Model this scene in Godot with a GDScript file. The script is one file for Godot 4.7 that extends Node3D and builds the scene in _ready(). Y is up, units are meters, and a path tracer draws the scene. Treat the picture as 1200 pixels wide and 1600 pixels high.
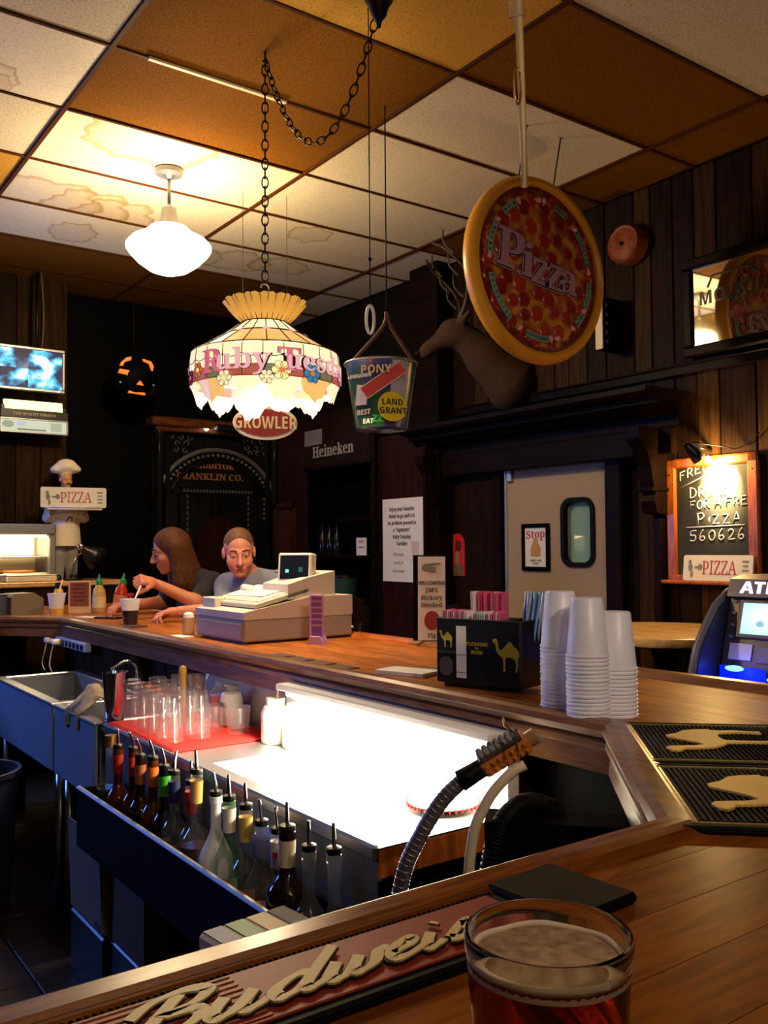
extends Node3D
# A tavern: U-shaped wooden bar, under-bar station, stained ceiling, lamps, two guests. Units are metres, y is up.
# +x runs to the panelled right wall, -z runs to the back wall. The near bar arm runs along x, the far arm along -z.

const CEIL := 3.39
const BAR := 1.08         # top of the bar planks
const RIM := 1.092        # top of the rounded bar rim
const WALL_X := 4.0       # panelled right wall
const BACK_Z := -6.9
const DECK := 0.83        # steel deck of the under-bar station

var M := {}
var used := {}
var rng := RandomNumberGenerator.new()

# ------------------------------------------------------------------ naming
func numbered(called: String) -> String:
	if not used.has(called):
		used[called] = 0
		return called
	used[called] += 1
	return "%s_%03d" % [called, used[called]]

func thing(called: String, label: String, category: String, at := Vector3.ZERO, turn := 0.0, group := "") -> Node3D:
	var o := Node3D.new()
	o.name = numbered(called)
	add_child(o)
	o.position = at
	o.rotation.y = turn
	tag(o, label, category, group)
	return o

func tag(o: Node, label: String, category: String, group := "") -> void:
	o.set_meta("label", label)
	o.set_meta("category", category)
	if group != "":
		o.set_meta("group", group)

func part(called: String, mesh: Mesh, m: Material, parent: Node, at := Vector3.ZERO, rot := Vector3.ZERO) -> MeshInstance3D:
	var o := MeshInstance3D.new()
	o.name = called
	o.mesh = mesh
	o.material_override = m
	o.position = at
	o.rotation = rot
	o.cast_shadow = GeometryInstance3D.SHADOW_CASTING_SETTING_ON
	parent.add_child(o, true)
	return o

func nth(k: int) -> String:
	return ["zeroth", "first", "second", "third", "fourth", "fifth", "sixth", "seventh", "eighth", "ninth", "tenth", "eleventh", "twelfth", "thirteenth", "fourteenth", "fifteenth", "sixteenth", "seventeenth", "eighteenth", "nineteenth", "twentieth"][k]

func solo(called: String, mesh: Mesh, m: Material, label: String, category: String, at := Vector3.ZERO, turn := 0.0, group := "") -> MeshInstance3D:
	var o := MeshInstance3D.new()
	o.name = numbered(called)
	o.mesh = mesh
	o.material_override = m
	add_child(o)
	o.position = at
	o.rotation.y = turn
	tag(o, label, category, group)
	return o

func struct(called: String, mesh: Mesh, m: Material, at := Vector3.ZERO) -> MeshInstance3D:
	var o := MeshInstance3D.new()
	o.name = numbered(called)
	o.mesh = mesh
	o.material_override = m
	o.position = at
	o.set_meta("kind", "structure")
	add_child(o)
	return o

func copy(o: Node3D, at: Vector3, turn: float, label := "", group := "") -> Node3D:
	var c: Node3D = o.duplicate()
	c.name = numbered(str(o.name))
	add_child(c)
	c.position = at
	c.rotation.y = turn
	if label != "":
		c.set_meta("label", label)
	if group != "":
		c.set_meta("group", group)
	return c

# ------------------------------------------------------------------ mesh helpers (faces are given counter-clockwise seen from outside)
func sh(smooth := -1) -> SurfaceTool:
	var s := SurfaceTool.new()
	s.begin(Mesh.PRIMITIVE_TRIANGLES)
	s.set_smooth_group(smooth)
	return s

func done(s: SurfaceTool) -> ArrayMesh:
	s.generate_normals()
	s.index()
	return s.commit()

func tri(s: SurfaceTool, a: Vector3, b: Vector3, c: Vector3, ua := Vector2.ZERO, ub := Vector2.ZERO, uc := Vector2.ZERO) -> void:
	s.set_uv(ua); s.add_vertex(a)
	s.set_uv(uc); s.add_vertex(c)
	s.set_uv(ub); s.add_vertex(b)

func quad(s: SurfaceTool, a: Vector3, b: Vector3, c: Vector3, d: Vector3, u0 := Vector2(0, 1), u1 := Vector2(1, 0)) -> void:
	tri(s, a, b, c, u0, Vector2(u1.x, u0.y), u1)
	tri(s, a, c, d, u0, u1, Vector2(u0.x, u1.y))

func outward(s: SurfaceTool, pts: Array, centre: Vector3) -> void:
	var n: Vector3 = (pts[1] - pts[0]).cross(pts[2] - pts[0])
	var mid := Vector3.ZERO
	for p in pts:
		mid += p
	mid /= pts.size()
	if n.dot(mid - centre) < 0.0:
		pts.reverse()
	for i in range(1, pts.size() - 1):
		tri(s, pts[0], pts[i], pts[i + 1])

# a box with chamfered edges
func cbox(s: SurfaceTool, c: Vector3, size: Vector3, bev := 0.004, xf := Transform3D.IDENTITY) -> void:
	var h := size * 0.5
	bev = minf(bev, minf(h.x, minf(h.y, h.z)) * 0.95)
	var o := xf * c
	var P := func(sx: float, sy: float, sz: float, ax: int) -> Vector3:
		var v := Vector3(sx * (h.x - bev), sy * (h.y - bev), sz * (h.z - bev))
		v[ax] += bev * [sx, sy, sz][ax]
		return xf * (c + v)
	for sg in [-1.0, 1.0]:
		outward(s, [P.call(sg, -1, -1, 0), P.call(sg, 1, -1, 0), P.call(sg, 1, 1, 0), P.call(sg, -1, 1, 0)], o)
		outward(s, [P.call(-1, sg, -1, 1), P.call(1, sg, -1, 1), P.call(1, sg, 1, 1), P.call(-1, sg, 1, 1)], o)
		outward(s, [P.call(-1, -1, sg, 2), P.call(1, -1, sg, 2), P.call(1, 1, sg, 2), P.call(-1, 1, sg, 2)], o)
	if bev <= 0.0:
		return
	for a in [-1.0, 1.0]:
		for b in [-1.0, 1.0]:
			outward(s, [P.call(-1, a, b, 1), P.call(1, a, b, 1), P.call(1, a, b, 2), P.call(-1, a, b, 2)], o)
			outward(s, [P.call(a, -1, b, 0), P.call(a, 1, b, 0), P.call(a, 1, b, 2), P.call(a, -1, b, 2)], o)
			outward(s, [P.call(a, b, -1, 0), P.call(a, b, 1, 0), P.call(a, b, 1, 1), P.call(a, b, -1, 1)], o)
			for d in [-1.0, 1.0]:
				outward(s, [P.call(a, b, d, 0), P.call(a, b, d, 1), P.call(a, b, d, 2)], o)

func boxm(size: Vector3, bev := 0.004, c := Vector3.ZERO) -> ArrayMesh:
	var s := sh()
	cbox(s, c, size, bev)
	return done(s)

# from corner to corner in world numbers
func span(x0: float, x1: float, y0: float, y1: float, z0: float, z1: float, bev := 0.004) -> ArrayMesh:
	return boxm(Vector3(x1 - x0, y1 - y0, z1 - z0), bev, Vector3(x0 + x1, y0 + y1, z0 + z1) * 0.5)

# profile of (radius, height) run round the y axis; bottom to top is an outside
func lathe(s: SurfaceTool, prof: Array, segs := 24, xf := Transform3D.IDENTITY) -> void:
	var n := prof.size()
	for i in n - 1:
		var p: Vector2 = prof[i]
		var q: Vector2 = prof[i + 1]
		if p.is_equal_approx(q):
			continue
		for k in segs:
			var a := TAU * k / segs
			var b := TAU * (k + 1) / segs
			var A := xf * Vector3(p.x * cos(a), p.y, -p.x * sin(a))
			var B := xf * Vector3(p.x * cos(b), p.y, -p.x * sin(b))
			var C := xf * Vector3(q.x * cos(b), q.y, -q.x * sin(b))
			var D := xf * Vector3(q.x * cos(a), q.y, -q.x * sin(a))
			var u0 := Vector2(float(k) / segs, 1.0 - float(i) / (n - 1))
			var u1 := Vector2(float(k + 1) / segs, 1.0 - float(i + 1) / (n - 1))
			if p.x > 1e-5:
				tri(s, A, B, C, u0, Vector2(u1.x, u0.y), u1)
			if q.x > 1e-5:
				tri(s, A, C, D, u0, u1, Vector2(u0.x, u1.y))

func lathem(prof: Array, segs := 24, smooth := 0) -> ArrayMesh:
	var s := sh(smooth)
	lathe(s, prof, segs)
	return done(s)

# crisp lathe: every profile span gets its own smoothing group where it turns by more than ~35 degrees
func turned(prof: Array, segs := 28) -> ArrayMesh:
	var s := sh(0)
	turned_into(s, prof, segs)
	return done(s)

func turned_into(s: SurfaceTool, prof: Array, segs := 28, xf := Transform3D.IDENTITY) -> void:
	var g := 1
	for i in prof.size() - 1:
		if i > 0:
			var d0: Vector2 = (prof[i] - prof[i - 1]).normalized()
			var d1: Vector2 = (prof[i + 1] - prof[i]).normalized()
			if d0.dot(d1) < 0.82:
				g += 1
		s.set_smooth_group(g)
		lathe(s, [prof[i], prof[i + 1]], segs, xf)
	s.set_smooth_group(0)

func tube(s: SurfaceTool, pts: Array, r0: float, r1 := -1.0, sides := 8, caps := true) -> void:
	if r1 < 0.0:
		r1 = r0
	var n := pts.size()
	var up := Vector3.UP
	var rings := []
	var side := Vector3.ZERO
	for i in n:
		var t: Vector3 = (pts[mini(i + 1, n - 1)] - pts[maxi(i - 1, 0)]).normalized()
		if i == 0:
			side = t.cross(up if absf(t.y) < 0.9 else Vector3.RIGHT).normalized()
		else:
			side = (side - t * side.dot(t)).normalized()
		var w := t.cross(side)
		var r := lerpf(r0, r1, float(i) / maxi(n - 1, 1))
		var ring := []
		for k in sides:
			var a := TAU * k / sides
			ring.append(pts[i] + (side * cos(a) + w * sin(a)) * r)
		rings.append(ring)
	for i in n - 1:
		for k in sides:
			var k2 := (k + 1) % sides
			quad(s, rings[i][k], rings[i][k2], rings[i + 1][k2], rings[i + 1][k], Vector2(float(k) / sides, float(i) / n), Vector2(float(k + 1) / sides, float(i + 1) / n))
	if caps:
		for k in range(1, sides - 1):
			tri(s, rings[0][0], rings[0][k + 1], rings[0][k])
			tri(s, rings[n - 1][0], rings[n - 1][k], rings[n - 1][k + 1])

func tubem(pts: Array, r0: float, r1 := -1.0, sides := 8) -> ArrayMesh:
	var s := sh(0)
	tube(s, pts, r0, r1, sides)
	return done(s)

func arc_pts(fn: Callable, n: int) -> Array:
	var out := []
	for i in n + 1:
		out.append(fn.call(float(i) / n))
	return out

# smooth path through points
func spline(ctrl: Array, per := 6) -> Array:
	var out := []
	for i in ctrl.size() - 1:
		var p0: Vector3 = ctrl[maxi(i - 1, 0)]
		var p1: Vector3 = ctrl[i]
		var p2: Vector3 = ctrl[i + 1]
		var p3: Vector3 = ctrl[mini(i + 2, ctrl.size() - 1)]
		for k in per:
			out.append(p1.cubic_interpolate(p2, p0, p3, float(k) / per))
	out.append(ctrl[-1])
	return out

func area2(poly: PackedVector2Array) -> float:
	var a := 0.0
	for i in poly.size():
		a += poly[i].cross(poly[(i + 1) % poly.size()])
	return a * 0.5

# polygon in xy pushed out along z
func prism(s: SurfaceTool, poly: PackedVector2Array, z0: float, z1: float, xf := Transform3D.IDENTITY) -> void:
	var p := poly.duplicate()
	if area2(p) < 0.0:
		p.reverse()
	var idx := Geometry2D.triangulate_polygon(p)
	for i in range(0, idx.size(), 3):
		var a := p[idx[i]]
		var b := p[idx[i + 1]]
		var c := p[idx[i + 2]]
		if (b - a).cross(c - a) < 0.0:
			var t := b
			b = c
			c = t
		tri(s, xf * Vector3(a.x, a.y, z1), xf * Vector3(b.x, b.y, z1), xf * Vector3(c.x, c.y, z1), a, b, c)
		tri(s, xf * Vector3(a.x, a.y, z0), xf * Vector3(c.x, c.y, z0), xf * Vector3(b.x, b.y, z0), a, c, b)
	for i in p.size():
		var a := p[i]
		var b := p[(i + 1) % p.size()]
		quad(s, xf * Vector3(a.x, a.y, z0), xf * Vector3(b.x, b.y, z0), xf * Vector3(b.x, b.y, z1), xf * Vector3(a.x, a.y, z1))

func prismm(poly: PackedVector2Array, z0: float, z1: float) -> ArrayMesh:
	var s := sh()
	prism(s, poly, z0, z1)
	return done(s)

func round_rect(w: float, h: float, r: float, n := 4) -> PackedVector2Array:
	var out := PackedVector2Array()
	for q in 4:
		var c := Vector2([1, -1, -1, 1][q] * (w / 2 - r), [1, 1, -1, -1][q] * (h / 2 - r))
		for k in n + 1:
			var a := PI / 2 * (q + float(k) / n)
			out.append(c + Vector2(cos(a), sin(a)) * r)
	return out

func oval(rx: float, ry: float, n := 28, c := Vector2.ZERO) -> PackedVector2Array:
	var out := PackedVector2Array()
	for k in n:
		out.append(c + Vector2(cos(TAU * k / n) * rx, sin(TAU * k / n) * ry))
	return out

# closed profile of (outward offset, height) run along a flat path with mitred corners; offset goes to the right of the path
func sweep(s: SurfaceTool, path: Array, prof: Array, from := 0, to := -1) -> void:
	var n := path.size()
	if to < 0:
		to = n - 1
	var rings := []
	for i in n:
		var d0: Vector3 = (path[i] - path[maxi(i - 1, 0)]).normalized() if i > 0 else (path[1] - path[0]).normalized()
		var d1: Vector3 = (path[mini(i + 1, n - 1)] - path[i]).normalized() if i < n - 1 else d0
		var n0 := d0.cross(Vector3.UP)
		var n1 := d1.cross(Vector3.UP)
		var m := (n0 + n1).normalized()
		m /= maxf(m.dot(n0), 0.3)
		var ring := []
		for q in prof:
			ring.append(path[i] + m * q.x + Vector3.UP * q.y)
		rings.append(ring)
	var k_n := prof.size()
	for i in range(from, to):
		for k in k_n:
			var k2 := (k + 1) % k_n
			quad(s, rings[i][k], rings[i + 1][k], rings[i + 1][k2], rings[i][k2])
	for e in [from, to]:
		var flat := PackedVector2Array()
		for q in prof:
			flat.append(q)
		var idx := Geometry2D.triangulate_polygon(flat)
		for t in range(0, idx.size(), 3):
			tri(s, rings[e][idx[t]], rings[e][idx[t + 1]], rings[e][idx[t + 2]])

# grid surface from a function of (u, v)
func sheet(s: SurfaceTool, fn: Callable, nu: int, nv: int) -> void:
	for i in nu:
		for j in nv:
			var u0 := float(i) / nu
			var u1 := float(i + 1) / nu
			var v0 := float(j) / nv
			var v1 := float(j + 1) / nv
			quad(s, fn.call(u0, v0), fn.call(u1, v0), fn.call(u1, v1), fn.call(u0, v1), Vector2(u0, 1.0 - v0), Vector2(u1, 1.0 - v1))

func torus(s: SurfaceTool, R: float, r: float, n := 20, m := 8, stretch := 1.0) -> void:
	for i in n:
		for j in m:
			var P := func(a: float, b: float) -> Vector3:
				return Vector3((R + r * cos(b)) * cos(a), (R + r * cos(b)) * sin(a) * stretch, r * sin(b))
			var a0 := TAU * i / n
			var a1 := TAU * (i + 1) / n
			var b0 := TAU * j / m
			var b1 := TAU * (j + 1) / m
			quad(s, P.call(a0, b0), P.call(a1, b0), P.call(a1, b1), P.call(a0, b1))

# ------------------------------------------------------------------ lettering
var fonts := {}
func font(face := "Droid Sans", weight := 700) -> SystemFont:
	var key := face + str(weight)
	if not fonts.has(key):
		var f := SystemFont.new()
		f.font_names = PackedStringArray([face])
		f.font_weight = weight
		fonts[key] = f
	return fonts[key]

func words(line: String, height: float, depth := 0.002, face := "Droid Sans", weight := 700, steps := 2.0) -> TextMesh:
	var t := TextMesh.new()
	t.text = line
	t.font = font(face, weight)
	t.font_size = 48
	t.pixel_size = height / 34.0      # capital height
	t.depth = depth
	t.curve_step = steps
	t.horizontal_alignment = HORIZONTAL_ALIGNMENT_CENTER
	t.vertical_alignment = VERTICAL_ALIGNMENT_CENTER
	return t

func say(line: String, height: float, m: Material, parent: Node, at: Vector3, rot := Vector3.ZERO, face := "Droid Sans", weight := 700, squeeze := 1.0, depth := 0.002) -> MeshInstance3D:
	var o := part("lettering", words(line, height, depth, face, weight), m, parent, at, rot)
	o.scale = Vector3(squeeze, 1, 1)
	return o

# a text bent round a cylinder of radius r about the y axis, facing outward, centred on angle a (0 is +z)
func bent_words(line: String, height: float, r: float, a: float, face := "Droid Sans", squeeze := 1.0) -> ArrayMesh:
	var arr := words(line, height, 0.003, face, 700, 1.0).surface_get_arrays(0)
	var v: PackedVector3Array = arr[Mesh.ARRAY_VERTEX]
	var nn: PackedVector3Array = arr[Mesh.ARRAY_NORMAL]
	for i in v.size():
		var t := a + v[i].x * squeeze / r
		var rr := r + v[i].z
		v[i] = Vector3(sin(t) * rr, v[i].y, cos(t) * rr)
		nn[i] = nn[i].rotated(Vector3.UP, t)
	arr[Mesh.ARRAY_VERTEX] = v
	arr[Mesh.ARRAY_NORMAL] = nn
	arr[Mesh.ARRAY_TANGENT] = null
	var m := ArrayMesh.new()
	m.add_surface_from_arrays(Mesh.PRIMITIVE_TRIANGLES, arr)
	return m

# hand-drawn capitals: each glyph is a list of strokes on a 0..1 by 0..1 box
const HAND := {
	"A": [[0, 0, 0.45, 1, 0.9, 0], [0.15, 0.4, 0.75, 0.42]],
	"D": [[0.05, 0, 0.1, 1], [0, 1, 0.6, 0.9, 0.85, 0.5, 0.55, 0.08, 0, 0]],
	"E": [[0.8, 0.98, 0.1, 1, 0.1, 0.02, 0.85, 0], [0.1, 0.52, 0.65, 0.55]],
	"F": [[0.1, 0, 0.12, 1, 0.85, 1], [0.12, 0.55, 0.6, 0.57]],
	"I": [[0.25, 0, 0.25, 0.65]],
	"K": [[0.1, 0, 0.1, 1], [0.75, 1, 0.12, 0.45, 0.8, 0]],
	"N": [[0.05, 0, 0.08, 1, 0.75, 0.02, 0.8, 1]],
	"O": [[0.5, 1, 0.1, 0.75, 0.08, 0.25, 0.45, 0, 0.8, 0.25, 0.8, 0.75, 0.5, 1]],
	"P": [[0.15, -0.1, 0.12, 1], [0, 0.95, 0.6, 1.02, 0.8, 0.75, 0.55, 0.48, 0.15, 0.45]],
	"R": [[0.1, 0, 0.1, 1, 0.6, 0.98, 0.72, 0.72, 0.5, 0.5, 0.12, 0.48], [0.35, 0.5, 0.85, 0]],
	"Z": [[0.05, 0.8, 0.75, 0.82, 0.1, 0.03, 0.85, 0.05]],
	"0": [[0.5, 0.9, 0.12, 0.65, 0.12, 0.2, 0.45, 0, 0.78, 0.25, 0.76, 0.7, 0.5, 0.9]],
	"2": [[0.1, 0.7, 0.35, 0.92, 0.7, 0.75, 0.5, 0.35, 0.05, 0.02, 0.85, 0.05]],
	"5": [[0.8, 0.95, 0.2, 0.92, 0.15, 0.52, 0.6, 0.55, 0.75, 0.25, 0.45, 0, 0.05, 0.08]],
	"6": [[0.55, 1, 0.2, 0.6, 0.1, 0.2, 0.4, 0, 0.72, 0.2, 0.5, 0.42, 0.15, 0.28]],
}
func chalk_line(s: SurfaceTool, line: String, at: Vector2, h: float, w: float, r: float, slope := 0.0) -> void:
	var x := at.x
	for ch in line:
		if HAND.has(ch):
			for st in HAND[ch]:
				var pts := []
				for k in range(0, st.size(), 2):
					var px: float = x + st[k] * w
					pts.append(Vector3(px, at.y + st[k + 1] * h + (px - at.x) * slope, 0.0))
				tube(s, spline(pts, 3) if pts.size() > 3 and not ch in "AEFNZ" else pts, r, r, 5)
		x += w * (0.55 if ch == "I" or ch == " " else 1.15)

# a pen ribbon with a broad slanted nib, for painted script
func ribbon(s: SurfaceTool, pts: Array, nib: Vector2, th: float, h0: float, xf: Transform3D, thin := 0.0016) -> void:
	var n := pts.size()
	for i in n - 1:
		var a: Vector2 = pts[i]
		var b: Vector2 = pts[i + 1]
		var W := func(k: int) -> Vector2:
			var t: Vector2 = (pts[mini(k + 1, n - 1)] - pts[maxi(k - 1, 0)]).normalized()
			var nn := Vector2(-t.y, t.x)
			return nn * (thin + absf(nn.dot(nib)))
		var wa: Vector2 = W.call(i)
		var wb: Vector2 = W.call(i + 1)
		var T := func(p: Vector2, y: float) -> Vector3:
			return xf * Vector3(p.x, y, -p.y)
		for q in [[T.call(a - wa, h0 + th), T.call(b - wb, h0 + th), T.call(b + wb, h0 + th)], [T.call(a - wa, h0 + th), T.call(b + wb, h0 + th), T.call(a + wa, h0 + th)]]:
			if (q[1] - q[0]).cross(q[2] - q[0]).y < 0.0:
				q.reverse()
			tri(s, q[0], q[1], q[2])
		quad(s, T.call(a - wa, h0), T.call(b - wb, h0), T.call(b - wb, h0 + th), T.call(a - wa, h0 + th))
		quad(s, T.call(b + wb, h0), T.call(a + wa, h0), T.call(a + wa, h0 + th), T.call(b + wb, h0 + th))
	
# ------------------------------------------------------------------ materials
func noise(kind: int, freq: float, seed_: int, octaves := 4) -> FastNoiseLite:
	var n := FastNoiseLite.new()
	n.noise_type = kind
	n.frequency = freq
	n.seed = seed_
	n.fractal_octaves = octaves
	return n

func ramp_tex(n: FastNoiseLite, stops: Array, size := 256) -> NoiseTexture2D:
	var g := Gradient.new()
	var off := PackedFloat32Array()
	var col := PackedColorArray()
	for st in stops:
		off.append(st[0])
		col.append(st[1])
	g.offsets = off
	g.colors = col
	var t := NoiseTexture2D.new()
	t.width = size
	t.height = size
	t.seamless = true
	t.noise = n
	t.color_ramp = g
	return t

func grey_tex(n: FastNoiseLite, size := 256) -> NoiseTexture2D:
	return ramp_tex(n, [[0.0, Color(0, 0, 0)], [1.0, Color(1, 1, 1)]], size)

func c8(r: int, g: int, b: int, a := 255) -> Color:
	return Color8(r, g, b, a)

func mat(called: String, color: Color, rough := 0.6, metal := 0.0) -> StandardMaterial3D:
	var m := StandardMaterial3D.new()
	m.resource_name = called
	m.albedo_color = color
	m.roughness = rough
	m.metallic = metal
	M[called] = m
	return m

func glow(called: String, color: Color, energy: float) -> StandardMaterial3D:
	var m := mat(called, color, 0.5)
	m.emission_enabled = true
	m.emission = color
	m.emission_energy_multiplier = energy
	return m

# grain runs along the axis with the small scale
func wood(called: String, dark: Color, light: Color, rough: float, scale: Vector3, seed_: int, coat := 0.0) -> StandardMaterial3D:
	var m := mat(called, Color.WHITE, rough)
	m.albedo_texture = ramp_tex(noise(FastNoiseLite.TYPE_SIMPLEX_SMOOTH, 0.012, seed_, 5), [[0.0, dark], [0.42, dark.lerp(light, 0.55)], [0.55, light], [0.75, dark.lerp(light, 0.7)], [1.0, dark]])
	m.uv1_triplanar = true
	m.uv1_world_triplanar = true
	m.uv1_scale = scale
	m.metallic_specular = 0.28
	if coat > 0.0:
		m.clearcoat_enabled = true
		m.clearcoat = coat
		m.clearcoat_roughness = 0.25
	return m

func glass(called: String, tint: Color, alpha: float) -> StandardMaterial3D:
	var m := mat(called, Color(tint.r, tint.g, tint.b, alpha), 0.03)
	m.transparency = BaseMaterial3D.TRANSPARENCY_ALPHA
	return m

func picture(called: String, w: int, h: int, fn: Callable, lit := 0.0) -> StandardMaterial3D:
	var im := Image.create(w, h, false, Image.FORMAT_RGB8)
	for y in h:
		for x in w:
			im.set_pixel(x, y, fn.call((x + 0.5) / w, (y + 0.5) / h))
	var m := mat(called, Color.WHITE, 0.5)
	m.albedo_texture = ImageTexture.create_from_image(im)
	if lit > 0.0:
		m.albedo_color = Color(0.1, 0.1, 0.1)
		m.emission_enabled = true
		m.emission = Color.WHITE
		m.emission_operator = BaseMaterial3D.EMISSION_OP_MULTIPLY
		m.emission_texture = m.albedo_texture
		m.emission_energy_multiplier = lit
	return m

# ------------------------------------------------------------------ smooth bodies: tapered capsules and ellipsoids joined softly, meshed as surface nets
class Field:
	var prims := []
	func cap(a: Vector3, b: Vector3, ra: float, rb: float, k := 0.03) -> void:
		prims.append([0, a, b, ra, rb, k, 0])
	func ball(c: Vector3, r: Vector3, k := 0.02, turn := Basis.IDENTITY) -> void:
		prims.append([1, c, r, turn.inverse(), 0.0, k, 0])
	func cut(c: Vector3, r: Vector3, k := 0.01, turn := Basis.IDENTITY) -> void:
		prims.append([1, c, r, turn.inverse(), 0.0, k, 1])
	func chain(pts: Array, radii: Array, k := 0.03) -> void:
		for i in pts.size() - 1:
			cap(pts[i], pts[i + 1], radii[i], radii[i + 1], k)
	func one(q: Array, p: Vector3) -> float:
		if q[0] == 0:
			var a: Vector3 = q[1]
			var ab: Vector3 = q[2] - a
			var t := clampf((p - a).dot(ab) / maxf(ab.length_squared(), 1e-9), 0.0, 1.0)
			return (p - a - ab * t).length() - lerpf(q[3], q[4], t)
		var r: Vector3 = q[2]
		var l: Vector3 = q[3] * (p - q[1])
		var k0 := (l / r).length()
		var k1 := (l / (r * r)).length()
		return k0 * (k0 - 1.0) / maxf(k1, 1e-6) if k0 > 1e-4 else -minf(r.x, minf(r.y, r.z))
	func at(p: Vector3, list: Array) -> float:
		var d := 1e3
		for q in list:
			var e := one(q, p)
			var k: float = q[5]
			if q[6] == 1:
				e = -e
				var h := clampf(0.5 - 0.5 * (d - e) / k, 0.0, 1.0)
				d = lerpf(d, e, h) + k * h * (1.0 - h)
			elif d > 900.0:
				d = e
			else:
				var h2 := clampf(0.5 + 0.5 * (d - e) / k, 0.0, 1.0)
				d = lerpf(d, e, h2) - k * h2 * (1.0 - h2)
		return d
	func bounds() -> AABB:
		var lo := Vector3(1e3, 1e3, 1e3)
		var hi := -lo
		for q in prims:
			if q[6] == 1:
				continue
			var pts: Array = [[q[1], q[3]], [q[2], q[4]]] if q[0] == 0 else [[q[1], maxf(q[2].x, maxf(q[2].y, q[2].z))]]
			for pr in pts:
				lo = lo.min(pr[0] - Vector3.ONE * pr[1])
				hi = hi.max(pr[0] + Vector3.ONE * pr[1])
		return AABB(lo, hi - lo)
	# adds the surface to packed arrays
	func mesh_into(V: PackedVector3Array, I: PackedInt32Array, cell: float) -> void:
		var box := bounds().grow(cell * 3.0)
		var o := box.position
		var n := Vector3i((box.size / cell).ceil()) + Vector3i.ONE
		var sy := n.x
		var sz := n.x * n.y
		var val := PackedFloat32Array()
		val.resize(n.x * n.y * n.z)
		val.fill(1.0)
		var B := 6
		var R := cell * B * 0.9
		var live := []
		for bz in range(0, n.z, B):
			for by in range(0, n.y, B):
				for bx in range(0, n.x, B):
					var c := o + Vector3(bx + B * 0.5, by + B * 0.5, bz + B * 0.5) * cell
					var near := []
					for q in prims:
						if one(q, c) < R * 1.7 + q[5]:
							near.append(q)
					if near.is_empty():
						continue
					var any := false
					for z in range(bz, mini(bz + B, n.z)):
						for y in range(by, mini(by + B, n.y)):
							for x in range(bx, mini(bx + B, n.x)):
								var d := at(o + Vector3(x, y, z) * cell, near)
								val[x + y * sy + z * sz] = d
								any = true
					if any:
						live.append(Vector3i(bx, by, bz))
		var where := {}
		var corner := [0, 1, sy, sy + 1, sz, sz + 1, sz + sy, sz + sy + 1]
		var edge := [[0, 1], [2, 3], [4, 5], [6, 7], [0, 2], [1, 3], [4, 6], [5, 7], [0, 4], [1, 5], [2, 6], [3, 7]]
		var todo := []
		for b in live:
			for z in range(maxi(b.z - 1, 0), mini(b.z + B, n.z - 1)):
				for y in range(maxi(b.y - 1, 0), mini(b.y + B, n.y - 1)):
					for x in range(maxi(b.x - 1, 0), mini(b.x + B, n.x - 1)):
						var i := x + y * sy + z * sz
						if where.has(i):
							continue
						var m := 0
						for k in 8:
							if val[i + corner[k]] < 0.0:
								m |= 1 << k
						if m == 0 or m == 255:
							continue
						var p := Vector3.ZERO
						var cnt := 0
						for e in edge:
							var a: int = e[0]
							var c2: int = e[1]
							if ((m >> a) & 1) == ((m >> c2) & 1):
								continue
							var va := val[i + corner[a]]
							var vb := val[i + corner[c2]]
							var t := va / (va - vb)
							var pa := Vector3(a & 1, (a >> 1) & 1, a >> 2)
							var pb := Vector3(c2 & 1, (c2 >> 1) & 1, c2 >> 2)
							p += pa.lerp(pb, t)
							cnt += 1
						where[i] = V.size()
						V.append(o + (Vector3(x, y, z) + p / cnt) * cell)
						todo.append(i)
		for i in todo:
			var inside := val[i] < 0.0
			for ax in 3:
				var d: int = [1, sy, sz][ax]
				if (val[i + d] < 0.0) == inside:
					continue
				var u: int = [sy, sz, 1][ax]
				var w: int = [sz, 1, sy][ax]
				var k0: int = i
				var k1: int = i - u
				var k2: int = i - u - w
				var k3: int = i - w
				if not (where.has(k1) and where.has(k2) and where.has(k3)):
					continue
				var q0: int = where[k0]
				var q1: int = where[k1]
				var q2: int = where[k2]
				var q3: int = where[k3]
				if inside:
					I.append_array(PackedInt32Array([q0, q2, q1, q0, q3, q2]))
				else:
					I.append_array(PackedInt32Array([q0, q1, q2, q0, q2, q3]))

func nets(fields: Array, cells: Array) -> ArrayMesh:
	var V := PackedVector3Array()
	var I := PackedInt32Array()
	for k in fields.size():
		fields[k].mesh_into(V, I, cells[k])
	var N := PackedVector3Array()
	N.resize(V.size())
	for t in range(0, I.size(), 3):
		var a := V[I[t]]
		var nn := (V[I[t + 2]] - a).cross(V[I[t + 1]] - a)
		for k in 3:
			N[I[t + k]] += nn
	for k in N.size():
		N[k] = N[k].normalized()
	var arr := []
	arr.resize(Mesh.ARRAY_MAX)
	arr[Mesh.ARRAY_VERTEX] = V
	arr[Mesh.ARRAY_NORMAL] = N
	arr[Mesh.ARRAY_INDEX] = I
	var m := ArrayMesh.new()
	m.add_surface_from_arrays(Mesh.PRIMITIVE_TRIANGLES, arr)
	return m

# ------------------------------------------------------------------ the scene
func _ready() -> void:
	rng.seed = 7
	camera_and_air()
	lamps()
	make_materials()
	ceiling_and_floor()
	walls()
	carved_front()
	kitchen_door()
	bar()
	underbar()
	tiffany()
	globe_lamp()
	pizza_sign()
	hanging_things()
	right_wall_things()
	back_wall_things()
	atm_and_table()
	bar_things()
	near_bar_things()
	bottles()
	underbar_things()
	chef()
	guests()

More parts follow.
